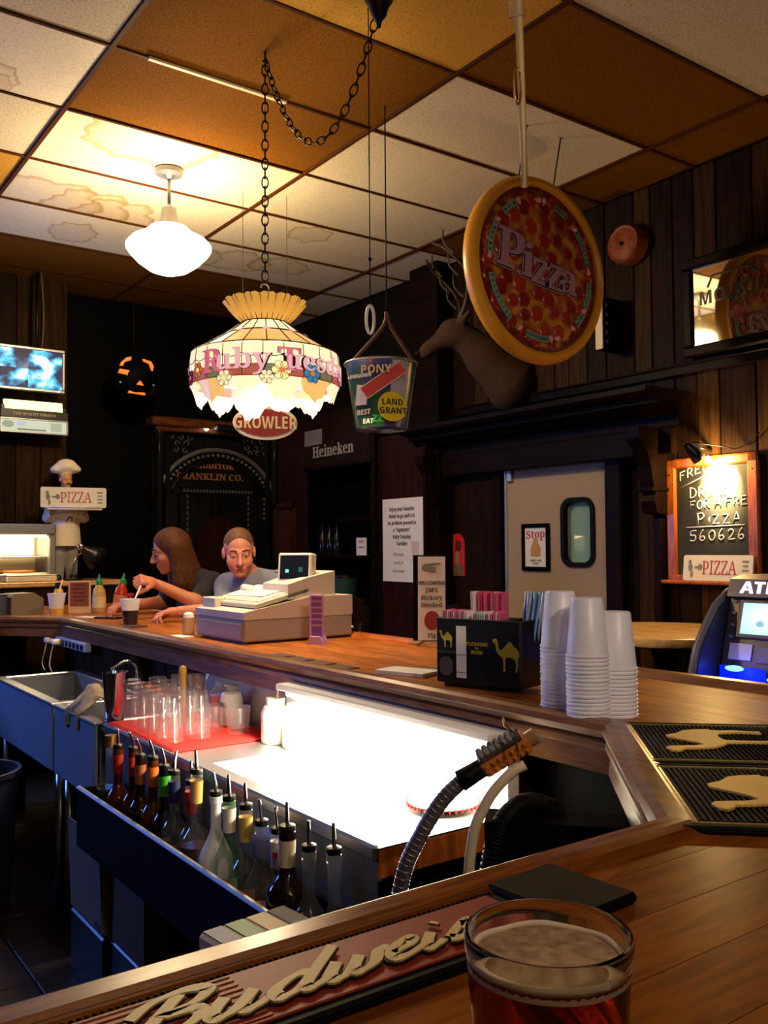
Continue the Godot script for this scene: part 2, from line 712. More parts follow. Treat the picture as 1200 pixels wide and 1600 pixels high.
func camera_and_air() -> void:
	var cam := Camera3D.new()
	cam.name = "camera"
	var yaw := deg_to_rad(54.07)
	var pitch := deg_to_rad(2.23)
	var roll := deg_to_rad(-0.4)
	var f := Vector3(cos(yaw) * cos(pitch), sin(pitch), -sin(yaw) * cos(pitch))
	var r := f.cross(Vector3.UP).normalized()
	var u := r.cross(f)
	cam.basis = Basis(r * cos(roll) + u * sin(roll), u * cos(roll) - r * sin(roll), -f)
	cam.position = Vector3(0, 1.45, 0)
	cam.fov = rad_to_deg(2.0 * atan(800.0 / 1418.0))
	cam.near = 0.02
	cam.far = 60.0
	add_child(cam)
	cam.current = true
	var env := Environment.new()
	env.background_mode = Environment.BG_COLOR
	env.background_color = Color.BLACK
	env.tonemap_mode = Environment.TONE_MAPPER_LINEAR
	env.tonemap_exposure = 0.92
	env.sdfgi_enabled = true
	env.ssao_enabled = true
	env.ssil_enabled = true
	var we := WorldEnvironment.new()
	we.name = "air"
	we.environment = env
	add_child(we)

func omni(called: String, at: Vector3, color: Color, energy: float, size := 0.06) -> OmniLight3D:
	var l := OmniLight3D.new()
	l.name = called
	l.position = at
	l.light_color = color
	l.light_energy = energy
	l.light_size = size
	l.omni_range = 14.0
	l.omni_attenuation = 2.0
	l.shadow_enabled = true
	add_child(l)
	return l

func spot(called: String, at: Vector3, to: Vector3, color: Color, energy: float, angle: float, size := 0.03) -> SpotLight3D:
	var l := SpotLight3D.new()
	l.name = called
	l.light_color = color
	l.light_energy = energy
	l.light_size = size
	l.spot_range = 12.0
	l.spot_attenuation = 2.0
	l.spot_angle = angle
	l.spot_angle_attenuation = 0.6
	l.shadow_enabled = true
	add_child(l)
	l.look_at_from_position(at, to, Vector3.UP if absf((to - at).normalized().y) < 0.95 else Vector3.FORWARD)
	return l

func panel(called: String, at: Vector3, to: Vector3, size: Vector2, color: Color, energy: float) -> AreaLight3D:
	var l := AreaLight3D.new()
	l.name = called
	l.area_size = size
	l.light_color = color
	l.light_energy = energy
	l.area_range = 12.0
	l.area_attenuation = 2.0
	l.shadow_enabled = true
	add_child(l)
	l.look_at_from_position(at, to, Vector3.UP if absf((to - at).normalized().y) < 0.95 else Vector3.FORWARD)
	return l

# every light stands in or just before the fitting that gives it off
func lamps() -> void:
	omni("globe_light", Vector3(1.80, 2.98, -4.335), Color(1.0, 0.87, 0.66), 2.5, 0.12)
	spot("added_fill_spot_light", Vector3(0.62, 3.02, 1.62), Vector3(2.1, 1.5, -2.2), Color(1.0, 0.91, 0.84), 3.2, 24.0, 0.05)  # added fill light from behind the viewer
	omni("added_fill_globe_light", Vector3(0.30, 2.98, 0.9), Color(1.0, 0.88, 0.74), 0.75, 0.12)  # added fill for the near bar, from an unseen globe
	omni("stained_glass_light", Vector3(1.685, 2.13, -3.11), Color(1.0, 0.90, 0.74), 1.5, 0.05)
	panel("under_bar_tube_light", Vector3(1.40, 0.982, -2.02), Vector3(1.36, 0.0, -2.02), Vector2(0.05, 0.86), Color(1.0, 0.93, 0.80), 4.5)
	spot("chalkboard_clip_light", Vector3(3.885, 1.865, -2.655), Vector3(3.985, 1.79, -2.655), Color(1.0, 0.86, 0.58), 7.0, 42.0, 0.017)
	omni("chalkboard_bulb_light", Vector3(3.885, 1.868, -2.655), Color(1.0, 0.82, 0.50), 0.45, 0.017)
	panel("television_light", Vector3(1.68, 2.60, -6.36), Vector3(1.6, 2.45, -3.0), Vector2(0.4, 0.24), Color(0.45, 0.65, 1.0), 0.35)
	panel("lit_sign_light", Vector3(1.70, 2.30, -6.36), Vector3(1.7, 2.2, -3.0), Vector2(0.40, 0.08), Color(1.0, 0.97, 0.70), 0.10)
	panel("food_warmer_light", Vector3(1.46, 1.53, -6.18), Vector3(1.46, 1.0, -6.1), Vector2(0.5, 0.2), Color(1.0, 0.88, 0.62), 0.35)
	omni("carving_clip_light", Vector3(3.12, 2.42, -6.74), Color(1.0, 0.96, 0.94), 0.2, 0.018)
	panel("kitchen_tube_light", Vector3(5.17, 2.147, -4.51), Vector3(4.0, 1.4, -3.4), Vector2(0.5, 0.05), Color(0.80, 1.0, 0.92), 0.2)
	panel("cash_machine_screen_light", Vector3(3.0, 1.17, -1.74), Vector3(1.5, 1.3, -1.74), Vector2(0.16, 0.13), Color(0.45, 0.75, 1.0), 0.06)
	omni("cash_machine_tray_light", Vector3(2.90, 1.00, -1.86), Color(0.05, 0.15, 1.0), 0.02, 0.02)
	panel("added_blue_screen_light", Vector3(-0.9, 1.85, -6.52), Vector3(0.6, 0.9, -4.0), Vector2(0.95, 0.55), Color(0.36, 0.55, 1.0), 10.0)  # added blue light for the sinks, from an unseen screen

func make_materials() -> void:
	var sm := FastNoiseLite.TYPE_SIMPLEX_SMOOTH
	var t := mat("ceiling_tile_white", Color.WHITE, 0.95)
	t.albedo_texture = ramp_tex(noise(FastNoiseLite.TYPE_SIMPLEX, 0.11, 3, 2), [[0.0, c8(132, 116, 88)], [0.14, c8(172, 156, 124)], [0.26, c8(202, 190, 160)], [1.0, c8(212, 200, 172)]])
	t.uv1_triplanar = true
	t.uv1_world_triplanar = true
	t.uv1_scale = Vector3(2.2, 2.2, 2.2)
	var tb := mat("ceiling_tile_brown", Color.WHITE, 0.9)
	tb.albedo_texture = ramp_tex(noise(FastNoiseLite.TYPE_SIMPLEX, 0.11, 5, 3), [[0.0, c8(60, 32, 6)], [0.2, c8(92, 55, 12)], [0.4, c8(108, 68, 16)], [1.0, c8(116, 74, 20)]])
	tb.uv1_triplanar = true
	tb.uv1_world_triplanar = true
	tb.uv1_scale = Vector3(2.2, 2.2, 2.2)
	var ty := mat("ceiling_tile_yellowed", c8(236, 190, 96), 0.95)
	ty.albedo_texture = t.albedo_texture
	ty.uv1_triplanar = true
	ty.uv1_world_triplanar = true
	ty.uv1_scale = Vector3(2.2, 2.2, 2.2)
	mat("ceiling_grid", c8(70, 38, 12), 0.6)
	mat("slab", c8(24, 18, 14), 0.95)
	# woods
	wood("plank_wall", c8(30, 18, 9), c8(56, 36, 17), 0.5, Vector3(7, 0.6, 7), 11)
	wood("plank_wall_b", c8(20, 12, 7), c8(38, 23, 13), 0.5, Vector3(7, 0.6, 7), 12)
	wood("plank_wall_c", c8(36, 22, 11), c8(64, 42, 20), 0.5, Vector3(7, 0.6, 7), 13)
	wood("dark_trim", c8(15, 9, 7), c8(27, 14, 10), 0.4, Vector3(5, 5, 0.8), 14)
	wood("black_carving", c8(12, 12, 13), c8(24, 23, 25), 0.24, Vector3(4, 1, 4), 15)
	wood("red_brown_pillar", c8(30, 14, 11), c8(46, 22, 16), 0.5, Vector3(6, 0.7, 6), 16)
	wood("bar_plank_x", c8(112, 58, 12), c8(156, 90, 22), 0.34, Vector3(0.9, 8, 8), 17, 0.07)
	wood("bar_plank_x_b", c8(104, 52, 10), c8(146, 82, 18), 0.34, Vector3(0.9, 8, 8), 18, 0.07)
	wood("bar_plank_z", c8(132, 70, 24), c8(186, 112, 46), 0.42, Vector3(8, 8, 0.9), 19, 0.06)
	wood("bar_plank_z_b", c8(122, 64, 20), c8(172, 102, 40), 0.42, Vector3(8, 8, 0.9), 20, 0.06)
	wood("rim_x", c8(92, 44, 9), c8(150, 84, 22), 0.26, Vector3(0.8, 9, 9), 21, 0.3)
	wood("rim_shade_wear", c8(92, 56, 32), c8(142, 96, 58), 0.30, Vector3(9, 9, 0.8), 22, 0.4)  # greyer wood: dimmer light and wear of the far rim put into the colour
	wood("rim_orange", c8(140, 66, 24), c8(188, 98, 40), 0.3, Vector3(9, 9, 0.8), 23, 0.6)
	wood("bar_face", c8(26, 15, 9), c8(48, 29, 16), 0.5, Vector3(6, 0.8, 6), 24)
	wood("honey_frame", c8(130, 66, 22), c8(184, 100, 40), 0.38, Vector3(6, 0.9, 6), 25, 0.3)
	wood("table_wood", c8(176, 130, 78), c8(222, 176, 116), 0.35, Vector3(6, 6, 0.9), 26, 0.3)
	mat("pale_door", c8(160, 138, 108), 0.65)
	mat("black_paint", c8(8, 7, 7), 0.6)
	mat("black_plastic", c8(16, 16, 18), 0.35)
	mat("black_rubber", c8(11, 10, 10), 0.6).metallic_specular = 0.25
	mat("black_iron", c8(30, 22, 16), 0.45, 0.6)
	mat("steel", c8(190, 190, 192), 0.32, 0.95)
	mat("brushed_steel", c8(150, 152, 158), 0.42, 0.85)
	mat("sink_steel", c8(150, 160, 176), 0.5, 0.35)
	mat("chrome", c8(225, 225, 228), 0.1, 1.0)
	mat("brass", c8(176, 130, 60), 0.3, 0.9)
	mat("white_paper", c8(228, 222, 214), 0.8)
	mat("white_plastic", c8(232, 230, 226), 0.4)
	mat("ink", c8(26, 24, 28), 0.7)
	mat("red_ink", c8(176, 30, 34), 0.6)
	mat("grey_ink", c8(130, 126, 120), 0.7)
	mat("cream", c8(224, 206, 168), 0.6)
	mat("kitchen_white", c8(196, 206, 196), 0.8)
	mat("floor_tile", c8(44, 30, 21), 0.5)
	mat("floor_tile_b", c8(36, 24, 18), 0.5)
	M.bar_plank_x.metallic_specular = 0.14
	M.bar_plank_x_b.metallic_specular = 0.14
	mat("silvered_carving", c8(84, 82, 86), 0.4)
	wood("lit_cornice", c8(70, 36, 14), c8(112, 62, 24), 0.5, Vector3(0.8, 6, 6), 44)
	for k in ["ceiling_tile_white", "ceiling_tile_brown", "ceiling_tile_yellowed", "ceiling_grid", "black_paint", "slab", "plank_wall", "plank_wall_b", "plank_wall_c", "dark_trim", "red_brown_pillar", "bar_face"]:
		M[k].metallic_specular = 0.14
	mat("grout", c8(22, 17, 14), 0.9)
	mat("chalk", c8(236, 230, 220), 0.9)
	mat("slate", c8(40, 40, 38), 0.75)
	glass("clear_glass", Color(1, 1, 1), 0.04)
	glass("window_glass", Color(0.8, 1.0, 0.9), 0.25)

func box_struct(called: String, x0: float, x1: float, y0: float, y1: float, z0: float, z1: float, m: Material) -> MeshInstance3D:
	var c := Vector3(x0 + x1, y0 + y1, z0 + z1) * 0.5
	return struct(called, boxm(Vector3(x1 - x0, y1 - y0, z1 - z0), 0.0), m, c)

const GRID_X := [-2.49, -1.27, -0.05, 1.17, 2.39, 3.61, 4.0]
func grid_z(j: int) -> float:
	return maxf(-2.77 - 0.607 * j, BACK_Z)

# water marks: rings with a wobbling edge, dried brown; each is [u, v, radius_u, radius_v]
func stained(called: String, seed_: int, rings: Array, base: Color) -> StandardMaterial3D:
	var n := noise(FastNoiseLite.TYPE_SIMPLEX_SMOOTH, 0.9, seed_, 3)
	var fine := noise(FastNoiseLite.TYPE_SIMPLEX, 55.0, seed_ + 5, 1)
	return picture(called, 256, 128, func(u: float, v: float) -> Color:
		var c := base
		if fine.get_noise_2d(u * 2.0, v) < -0.62:
			c = c.darkened(0.14)
		for q in rings:
			var a := atan2((v - q[1]) / q[3], (u - q[0]) / q[2])
			var r := Vector2((u - q[0]) / q[2], (v - q[1]) / q[3]).length()
			var e: float = 1.0 + 0.3 * n.get_noise_2d(cos(a) * 1.4 + seed_, sin(a) * 1.4)
			if r < e:
				var edge := smoothstep(0.80, 0.99, r / e)
				c = c.lerp(c8(150, 112, 58), 0.10 + 0.5 * edge)
		return c)

func ceiling_and_floor() -> void:
	var ceiling := box_struct("ceiling", -2.6, 4.2, CEIL + 0.06, CEIL + 0.2, -7.1, 2.6, M.slab)
	var kinds := {}
	for i in 6:
		for j in range(-9, 7):
			var k := "ceiling_tile_white"
			match i:
				3:
					k = "ceiling_tile_brown" if j in [0, 1, 5, 6, -4, -5] else ("ceiling_tile_yellowed" if j in [-1, -2] else k)
				4:
					k = "ceiling_tile_brown" if j in [-1, 5, 6, -3, -6] else k
				5:
					k = "ceiling_tile_brown" if j <= 2 else k
				2:
					k = "ceiling_tile_brown" if j >= 5 else ("ceiling_tile_yellowed" if j == 3 else k)
				1, 0:
					k = "ceiling_tile_brown" if j >= 5 or j in [-3, -7] else k
			kinds[Vector2i(i, j)] = k
	# u runs along x, v from the far edge of a tile to its near edge
	var base := c8(222, 207, 174)
	var special := {
		Vector2i(3, 2): stained("stain_lobe", 4, [[0.36, 0.95, 0.26, 0.62]], base),
		Vector2i(3, 3): stained("stain_long", 9, [[0.16, 0.16, 0.26, 0.5], [0.36, 0.1, 0.2, 0.52], [0.5, 0.05, 0.2, 0.48]], base),
		Vector2i(3, 4): stained("stain_faint", 14, [[0.42, 0.4, 0.12, 0.3]], base),
		Vector2i(2, 1): stained("stain_small", 20, [[0.755, 0.06, 0.07, 0.34], [0.765, 0.05, 0.04, 0.2]], base),
		Vector2i(4, 3): stained("stain_trace", 25, [[0.42, 0.72, 0.12, 0.24]], base),
		Vector2i(4, 4): stained("stain_spread", 31, [[0.3, 0.5, 0.2, 0.36], [0.55, 0.62, 0.18, 0.3], [0.12, 0.4, 0.1, 0.3]], base),
	}
	for key in kinds:
		var x0: float = GRID_X[key.x]
		var x1: float = GRID_X[key.x + 1]
		var z1 := grid_z(key.y)
		var z0 := grid_z(key.y + 1)
		if z1 - z0 < 0.05:
			continue
		var s := sh()
		var w := x1 - x0 - 0.022
		var d := z1 - z0 - 0.022
		var drop := rng.randf_range(-0.001, 0.003)
		cbox(s, Vector3(0, 0.012, 0), Vector3(w, 0.02, d), 0.003)
		quad(s, Vector3(-w / 2, -drop, -d / 2), Vector3(w / 2, -drop, -d / 2), Vector3(w / 2, -drop, d / 2), Vector3(-w / 2, -drop, d / 2), Vector2(0, 0), Vector2(1, 1))
		var m: Material = special[key] if special.has(key) else M[kinds[key]]
		part("ceiling_tile", done(s), m, ceiling, Vector3((x0 + x1) / 2, CEIL, (z0 + z1) / 2) - ceiling.position)
	for i in range(1, 6):
		part("grid_rail", boxm(Vector3(0.024, 0.012, 9.4), 0.003), M.ceiling_grid, ceiling, Vector3(GRID_X[i], CEIL - 0.004, -2.2) - ceiling.position)
	for j in range(-8, 7):
		part("grid_rail", boxm(Vector3(6.5, 0.01, 0.02), 0.003), M.ceiling_grid, ceiling, Vector3(0.75, CEIL - 0.0035, grid_z(j)) - ceiling.position)
	# the loose edge of a tile by the lamp
	part("lifted_edge", boxm(Vector3(0.62, 0.012, 0.02), 0.002), M.cream, ceiling, Vector3(1.62, CEIL - 0.012, grid_z(1) + 0.012) - ceiling.position)
	var floor_ := box_struct("floor", -2.6, 5.6, -0.12, -0.006, -7.1, 2.6, M.grout)
	var tile := boxm(Vector3(0.298, 0.012, 0.298), 0.003)
	for a in range(-3, 5):
		for b in range(-17, -2):
			part("floor_tile", tile, M.floor_tile if rng.randf() < 0.6 else M.floor_tile_b, floor_, Vector3(a * 0.305 + 0.1, rng.randf_range(-0.001, 0.001), b * 0.305) - floor_.position)

func walls() -> void:
	# right wall with the kitchen doorway cut out: z -4.21 .. -3.37, up to 2.03
	var wr := struct("wall_right", null, null)
	var s := sh()
	for q in [[0.0, CEIL, -3.37, 2.6], [0.0, CEIL, -7.1, -4.21], [2.03, CEIL, -4.21, -3.37]]:
		cbox(s, Vector3(WALL_X + 0.11, (q[0] + q[1]) / 2, (q[2] + q[3]) / 2), Vector3(0.18, q[1] - q[0], q[3] - q[2]), 0.0)
	wr.mesh = done(s)
	wr.material_override = M.slab
	# vertical boards of uneven width
	var z := -1.2
	while z > -5.0:
		var w: float = [0.20, 0.13, 0.24, 0.115, 0.17, 0.22, 0.14][rng.randi() % 7]
		var m: Material = [M.plank_wall, M.plank_wall_b, M.plank_wall_c][rng.randi() % 3]
		for q in [[0.0, 2.335], [2.375, CEIL]]:
			var lo: float = q[0]
			var inside := z - w < -3.37 and z > -4.21
			if inside and q[0] < 1.0:
				lo = 2.05
			part("wall_plank", span(WALL_X + rng.randf_range(0.0, 0.004), WALL_X + 0.022, lo, q[1], z - w + 0.006, z, 0.004), m, wr)
		z -= w
	# the ledge that crosses the boards
	var rail := box_struct("trim_1", WALL_X - 0.032, WALL_X, 2.33, 2.372, -5.0, 2.4, M.dark_trim)
	part("ledge_cap", boxm(Vector3(0.05, 0.012, 7.4), 0.004), M.dark_trim, rail, Vector3(-0.006, 0.026, 0))
	box_struct("wall_left", -2.6, -2.42, 0, CEIL + 0.06, -7.1, 2.6, M.plank_wall)
	box_struct("wall_front", -2.6, 4.2, 0, CEIL + 0.06, 2.42, 2.6, M.plank_wall)
	box_struct("wall_back", -2.6, 4.2, 0, CEIL + 0.06, -7.1, BACK_Z, M.black_paint)
	# boarded partition behind the chef statue
	var wp := box_struct("wall_partition", -2.42, 1.98, 0, CEIL + 0.02, -6.9, -6.64, M.plank_wall_b)
	var x := 1.975
	while x > 0.5:
		var w := rng.randf_range(0.16, 0.26)
		part("wall_plank", span(x - w + 0.006, x, 0.0, CEIL, -6.64, -6.625 + rng.randf_range(0.0, 0.004), 0.004), [M.plank_wall, M.plank_wall_b][rng.randi() % 2], wp, -wp.position)
		x -= w
	# heavy dark post between the door side and the shelves
	box_struct("trim_2", 3.86, WALL_X, 0, CEIL, -5.0, -4.70, M.dark_trim)
	# red-brown pillar that carries the poster
	var pl := box_struct("trim_3", 3.80, WALL_X, 0, 2.24, -5.30, -4.75, M.red_brown_pillar)
	part("pillar_edge", boxm(Vector3(0.02, 2.2, 0.035), 0.006), M.dark_trim, pl, Vector3(-0.105, 0, 0.26))
	part("pillar_edge", boxm(Vector3(0.02, 2.2, 0.035), 0.006), M.dark_trim, pl, Vector3(-0.105, 0, -0.26))

# the carved wooden front on the back wall with an arch over its door
func carved_front() -> void:
	var t := thing("carved_doorway", "tall black carved wooden doorway with a beaded arch and gold AUDITOR lettering on the back wall", "doorway", Vector3(3.26, 0, BACK_Z + 0.02))
	var m: Material = M.black_carving
	part("back_panel", boxm(Vector3(1.12, 2.5, 0.05), 0.004), m, t, Vector3(0, 1.25, 0.025))
	for sgn in [-1.0, 1.0]:
		var s := sh(0)
		turned_into(s, [Vector2(0.052, 0), Vector2(0.052, 0.1), Vector2(0.04, 0.13), Vector2(0.034, 0.3), Vector2(0.034, 2.2), Vector2(0.042, 2.24), Vector2(0.034, 2.27), Vector2(0.05, 2.32), Vector2(0.05, 2.4), Vector2(0.0, 2.4)], 14)
		part("column", done(s), m, t, Vector3(sgn * 0.515, 0, 0.085))
		part("inner_post", boxm(Vector3(0.04, 2.36, 0.05), 0.008), m, t, Vector3(sgn * 0.445, 1.18, 0.07))
	part("cornice", boxm(Vector3(1.2, 0.07, 0.16), 0.012), M.lit_cornice, t, Vector3(0, 2.45, 0.09))
	part("cornice", boxm(Vector3(1.12, 0.04, 0.12), 0.01), M.lit_cornice, t, Vector3(0, 2.395, 0.08))
	# corner carvings: curling leaves either side of the arch
	for sgn in [-1.0, 1.0]:
		var s := sh(0)
		for k in 9:
			var c := Vector3(sgn * (0.25 + 0.155 * (k % 3) / 2.0 + 0.02 * (k / 3)), 2.345 - 0.05 * (k / 3), 0.06)
			var pts := []
			for q in 9:
				var a: float = q * 0.62 * sgn + k
				pts.append(c + Vector3(cos(a), sin(a), 0) * (0.026 - q * 0.0022))
			tube(s, pts, 0.007, 0.003, 6)
		part("carved_scroll", done(s), M.silvered_carving, t)
	# the arch: two raised bands with a row of beads between
	var arch := func(r: float, th: float) -> Array:
		return arc_pts(func(u: float) -> Vector3:
			var a := PI * (0.90 - 0.80 * u)
			return Vector3(cos(a) * r * 1.12, 1.78 + sin(a) * r, th), 28)
	part("arch_band", tubem(arch.call(0.475, 0.07), 0.020, 0.020, 8), M.silvered_carving, t)
	part("arch_band", tubem(arch.call(0.385, 0.07), 0.015, 0.015, 8), m, t)
	var bead := lathem([Vector2(0, -0.016), Vector2(0.014, -0.008), Vector2(0.016, 0.004), Vector2(0.008, 0.016), Vector2(0, 0.018)], 8)
	for k in 27:
		var a := PI * (0.885 - 0.77 * k / 26.0)
		part("arch_bead", bead, M.silvered_carving, t, Vector3(cos(a) * 0.43 * 1.12, 1.78 + sin(a) * 0.43, 0.065), Vector3(0, 0, a - PI / 2))
	for sgn in [-1.0, 1.0]:
		for k in 5:
			part("arch_bead", bead, M.silvered_carving, t, Vector3(sgn * 0.43, 1.86 - k * 0.04, 0.065))
	# gilded lettering under the arch
	var gold := mat("gilding", c8(196, 120, 78), 0.5, 0.2)
	var gold2 := mat("gilding_dull", c8(170, 110, 50), 0.5, 0.2)
	say("AUDITOR", 0.045, gold, t, Vector3(-0.02, 2.125, 0.053), Vector3.ZERO, "Droid Serif", 700, 1.1)
	say("FRANKLIN CO.", 0.052, gold2, t, Vector3(-0.06, 2.035, 0.053), Vector3.ZERO, "Droid Serif", 700, 1.1)
	# inner frame with a toothed lintel, and the door leaf behind it
	part("lintel", boxm(Vector3(0.68, 0.03, 0.06), 0.006), m, t, Vector3(0, 1.95, 0.075))
	var tooth := boxm(Vector3(0.014, 0.03, 0.03), 0.003)
	for k in 22:
		part("lintel_tooth", tooth, M.silvered_carving, t, Vector3(-0.30 + k * 0.0285, 1.918, 0.07))
	for sgn in [-1.0, 1.0]:
		part("jamb", boxm(Vector3(0.05, 1.9, 0.05), 0.008), m, t, Vector3(sgn * 0.315, 0.95, 0.07))
		for k in 8:
			part("jamb_tooth", tooth, M.silvered_carving, t, Vector3(sgn * 0.272, 1.87 - k * 0.045, 0.065))
	part("door_leaf", boxm(Vector3(0.58, 1.88, 0.04), 0.006), m, t, Vector3(0, 0.94, 0.05))
	part("door_panel", prismm(oval(0.2, 0.26), 0, 0.02), M.red_brown_pillar, t, Vector3(0, 1.45, 0.066))
	# clip lamp on the cornice
	var c := thing("clip_lamp", "small black clip lamp glaring on the cornice of the carved doorway", "lamp", Vector3(3.24, 2.42, -6.70))
	part("lamp_shade", boxm(Vector3(0.2, 0.055, 0.09), 0.012), M.black_plastic, c, Vector3(0.03, 0.0, 0.02), Vector3(0.1, 0, -0.05))
	part("clip", tubem([Vector3(0.04, 0.02, 0), Vector3(0.045, 0.065, -0.02), Vector3(0.04, 0.075, -0.06)], 0.007), M.black_plastic, c)
	part("bulb", lathem([Vector2(0, -0.024), Vector2(0.018, -0.014), Vector2(0.02, 0.004), Vector2(0.01, 0.022), Vector2(0, 0.024)], 12), glow("clip_bulb", Color(1, 0.95, 0.88), 6.0), c, Vector3(-0.12, 0.0, -0.04))
	part("bulb_arm", tubem([Vector3(-0.06, 0.005, -0.02), Vector3(-0.10, 0.002, -0.035)], 0.008), M.black_plastic, c)

func kitchen_door() -> void:
	var d := struct("door_1", null, M.pale_door, Vector3(4.02, 0, -3.79))
	var hole := round_rect(0.20, 0.35, 0.05)
	# leaf in four pieces round the window: centre of the window at z +0.17 (local), height 1.53
	var s := sh()
	var wz := 0.19
	var wy := 1.53
	cbox(s, Vector3(0, (wy - 0.175) / 2, 0), Vector3(0.045, wy - 0.175, 0.80), 0.0)
	cbox(s, Vector3(0, (1.955 + wy + 0.175) / 2, 0), Vector3(0.045, 1.955 - wy - 0.175, 0.80), 0.0)
	cbox(s, Vector3(0, wy, (-0.40 + wz - 0.10) / 2), Vector3(0.045, 0.35, wz - 0.10 + 0.40), 0.0)
	cbox(s, Vector3(0, wy, (0.40 + wz + 0.10) / 2), Vector3(0.045, 0.35, 0.40 - wz - 0.10), 0.0)
	d.mesh = done(s)
	var fr := sh()
	var outer := round_rect(0.255, 0.405, 0.075, 6)
	var inner := round_rect(0.20, 0.35, 0.05, 6)
	var q := Transform3D(Basis(Vector3(0, 0, 1), Vector3(0, 1, 0), Vector3(-1, 0, 0)), Vector3.ZERO)
	for k in outer.size():
		var k2 := (k + 1) % outer.size()
		var P := func(v: Vector2, h: float) -> Vector3:
			return q * Vector3(v.x, v.y, h)
		quad(fr, P.call(inner[k], 0.035), P.call(outer[k], 0.035), P.call(outer[k2], 0.035), P.call(inner[k2], 0.035))
		quad(fr, P.call(outer[k], 0.0), P.call(outer[k2], 0.0), P.call(outer[k2], 0.035), P.call(outer[k], 0.035))
		quad(fr, P.call(inner[k2], 0.0), P.call(inner[k], 0.0), P.call(inner[k], 0.035), P.call(inner[k2], 0.035))
	part("window_frame", done(fr), M.black_rubber, d, Vector3(-0.0, wy, wz))
	part("pane", boxm(Vector3(0.006, 0.36, 0.21), 0.0), M.window_glass, d, Vector3(0.012, wy, wz))
	part("door_edge", boxm(Vector3(0.05, 1.955, 0.02), 0.003), M.steel, d, Vector3(-0.008, 0.977, -0.405))
	part("hinge", boxm(Vector3(0.03, 0.09, 0.04), 0.004), M.steel, d, Vector3(-0.03, 1.90, -0.36))
	# door surround
	var w := struct("trim_4", null, M.dark_trim)
	s = sh()
	cbox(s, Vector3(3.99, 1.03, -4.255), Vector3(0.06, 2.06, 0.08), 0.008)
	cbox(s, Vector3(3.985, 1.03, -3.31), Vector3(0.07, 2.06, 0.11), 0.008)
	w.mesh = done(s)
	# panel of boards to the left of the door
	box_struct("trim_5", 3.985, WALL_X, 0, 2.06, -4.62, -4.30, M.plank_wall_b)
	# what stands behind the door: a pale kitchen with a tube lamp
	box_struct("wall_kitchen", 5.3, 5.4, 0, 2.7, -5.0, -2.6, M.kitchen_white)
	box_struct("wall_kitchen_left", 4.2, 5.4, 0, 2.7, -5.1, -5.0, M.kitchen_white)
	box_struct("wall_kitchen_right", 4.2, 5.4, 0, 2.7, -2.6, -2.5, M.kitchen_white)
	box_struct("ceiling_kitchen", 4.2, 5.4, 2.7, 2.8, -5.1, -2.5, M.kitchen_white)
	var l := thing("tube_lamp", "cool white tube lamp on the kitchen wall, glimpsed over the top of the pale door", "lamp", Vector3(5.22, 2.147, -4.51))
	part("lamp_housing", boxm(Vector3(0.07, 0.10, 0.54), 0.01), M.white_plastic, l, Vector3(0.045, 0, 0))
	part("tube", tubem([Vector3(0, 0, -0.25), Vector3(0, 0, 0.25)], 0.016), glow("kitchen_tube", Color(0.85, 1, 0.94), 2.0), l)
	# mantel shelf with brackets over the door
	var ma := thing("mantel_shelf", "heavy dark brown mantel shelf on scrolled brackets above the pale kitchen door", "shelf", Vector3(4.0, 0, 0))
	var sec := [Vector2(0, 2.06), Vector2(0.10, 2.06), Vector2(0.10, 2.12), Vector2(0.20, 2.13), Vector2(0.24, 2.16), Vector2(0.27, 2.165), Vector2(0.27, 2.19), Vector2(0.34, 2.20), Vector2(0.36, 2.215), Vector2(0.36, 2.24), Vector2(0, 2.24)]
	var far_z := -4.86
	var near_z := -2.83
	s = sh()
	var flat := PackedVector2Array()
	for v in sec:
		flat.append(Vector2(v.x, v.y))
	prism(s, flat, 0.0, near_z - far_z, Transform3D(Basis(Vector3(-1, 0, 0), Vector3(0, 1, 0), Vector3(0, 0, -1)), Vector3(0, 0, near_z)))
	part("shelf_board", done(s), M.dark_trim, ma)
	part("frieze", boxm(Vector3(0.05, 0.14, 1.9), 0.006), M.dark_trim, ma, Vector3(-0.08, 1.99, -3.82))
	var br := PackedVector2Array([Vector2(0, 2.06), Vector2(0.26, 2.06), Vector2(0.255, 2.0), Vector2(0.20, 1.94), Vector2(0.165, 1.86), Vector2(0.15, 1.78), Vector2(0.13, 1.72), Vector2(0.14, 1.68), Vector2(0.12, 1.62), Vector2(0, 1.60)])
	for bz in [-3.0, -4.76]:
		var b := sh()
		prism(b, br, -0.045, 0.045, Transform3D(Basis(Vector3(-1, 0, 0), Vector3(0, 1, 0), Vector3(0, 0, -1)), Vector3(0, 0, bz)))
		part("bracket", done(b), M.dark_trim, ma)
		part("bracket_band", boxm(Vector3(0.17, 0.02, 0.11), 0.005), M.dark_trim, ma, Vector3(-0.085, 1.74, bz))
	part("side_post", boxm(Vector3(0.07, 1.6, 0.05), 0.006), M.dark_trim, ma, Vector3(-0.036, 0.8, -3.0))

# ------------------------------------------------------------------ the bar itself
const INNER := [Vector3(-2.0, 0, -0.785), Vector3(1.006, 0, -0.785), Vector3(1.446, 0, -1.247), Vector3(1.446, 0, -4.95), Vector3(1.13, 0, -5.32), Vector3(-1.2, 0, -5.32)]

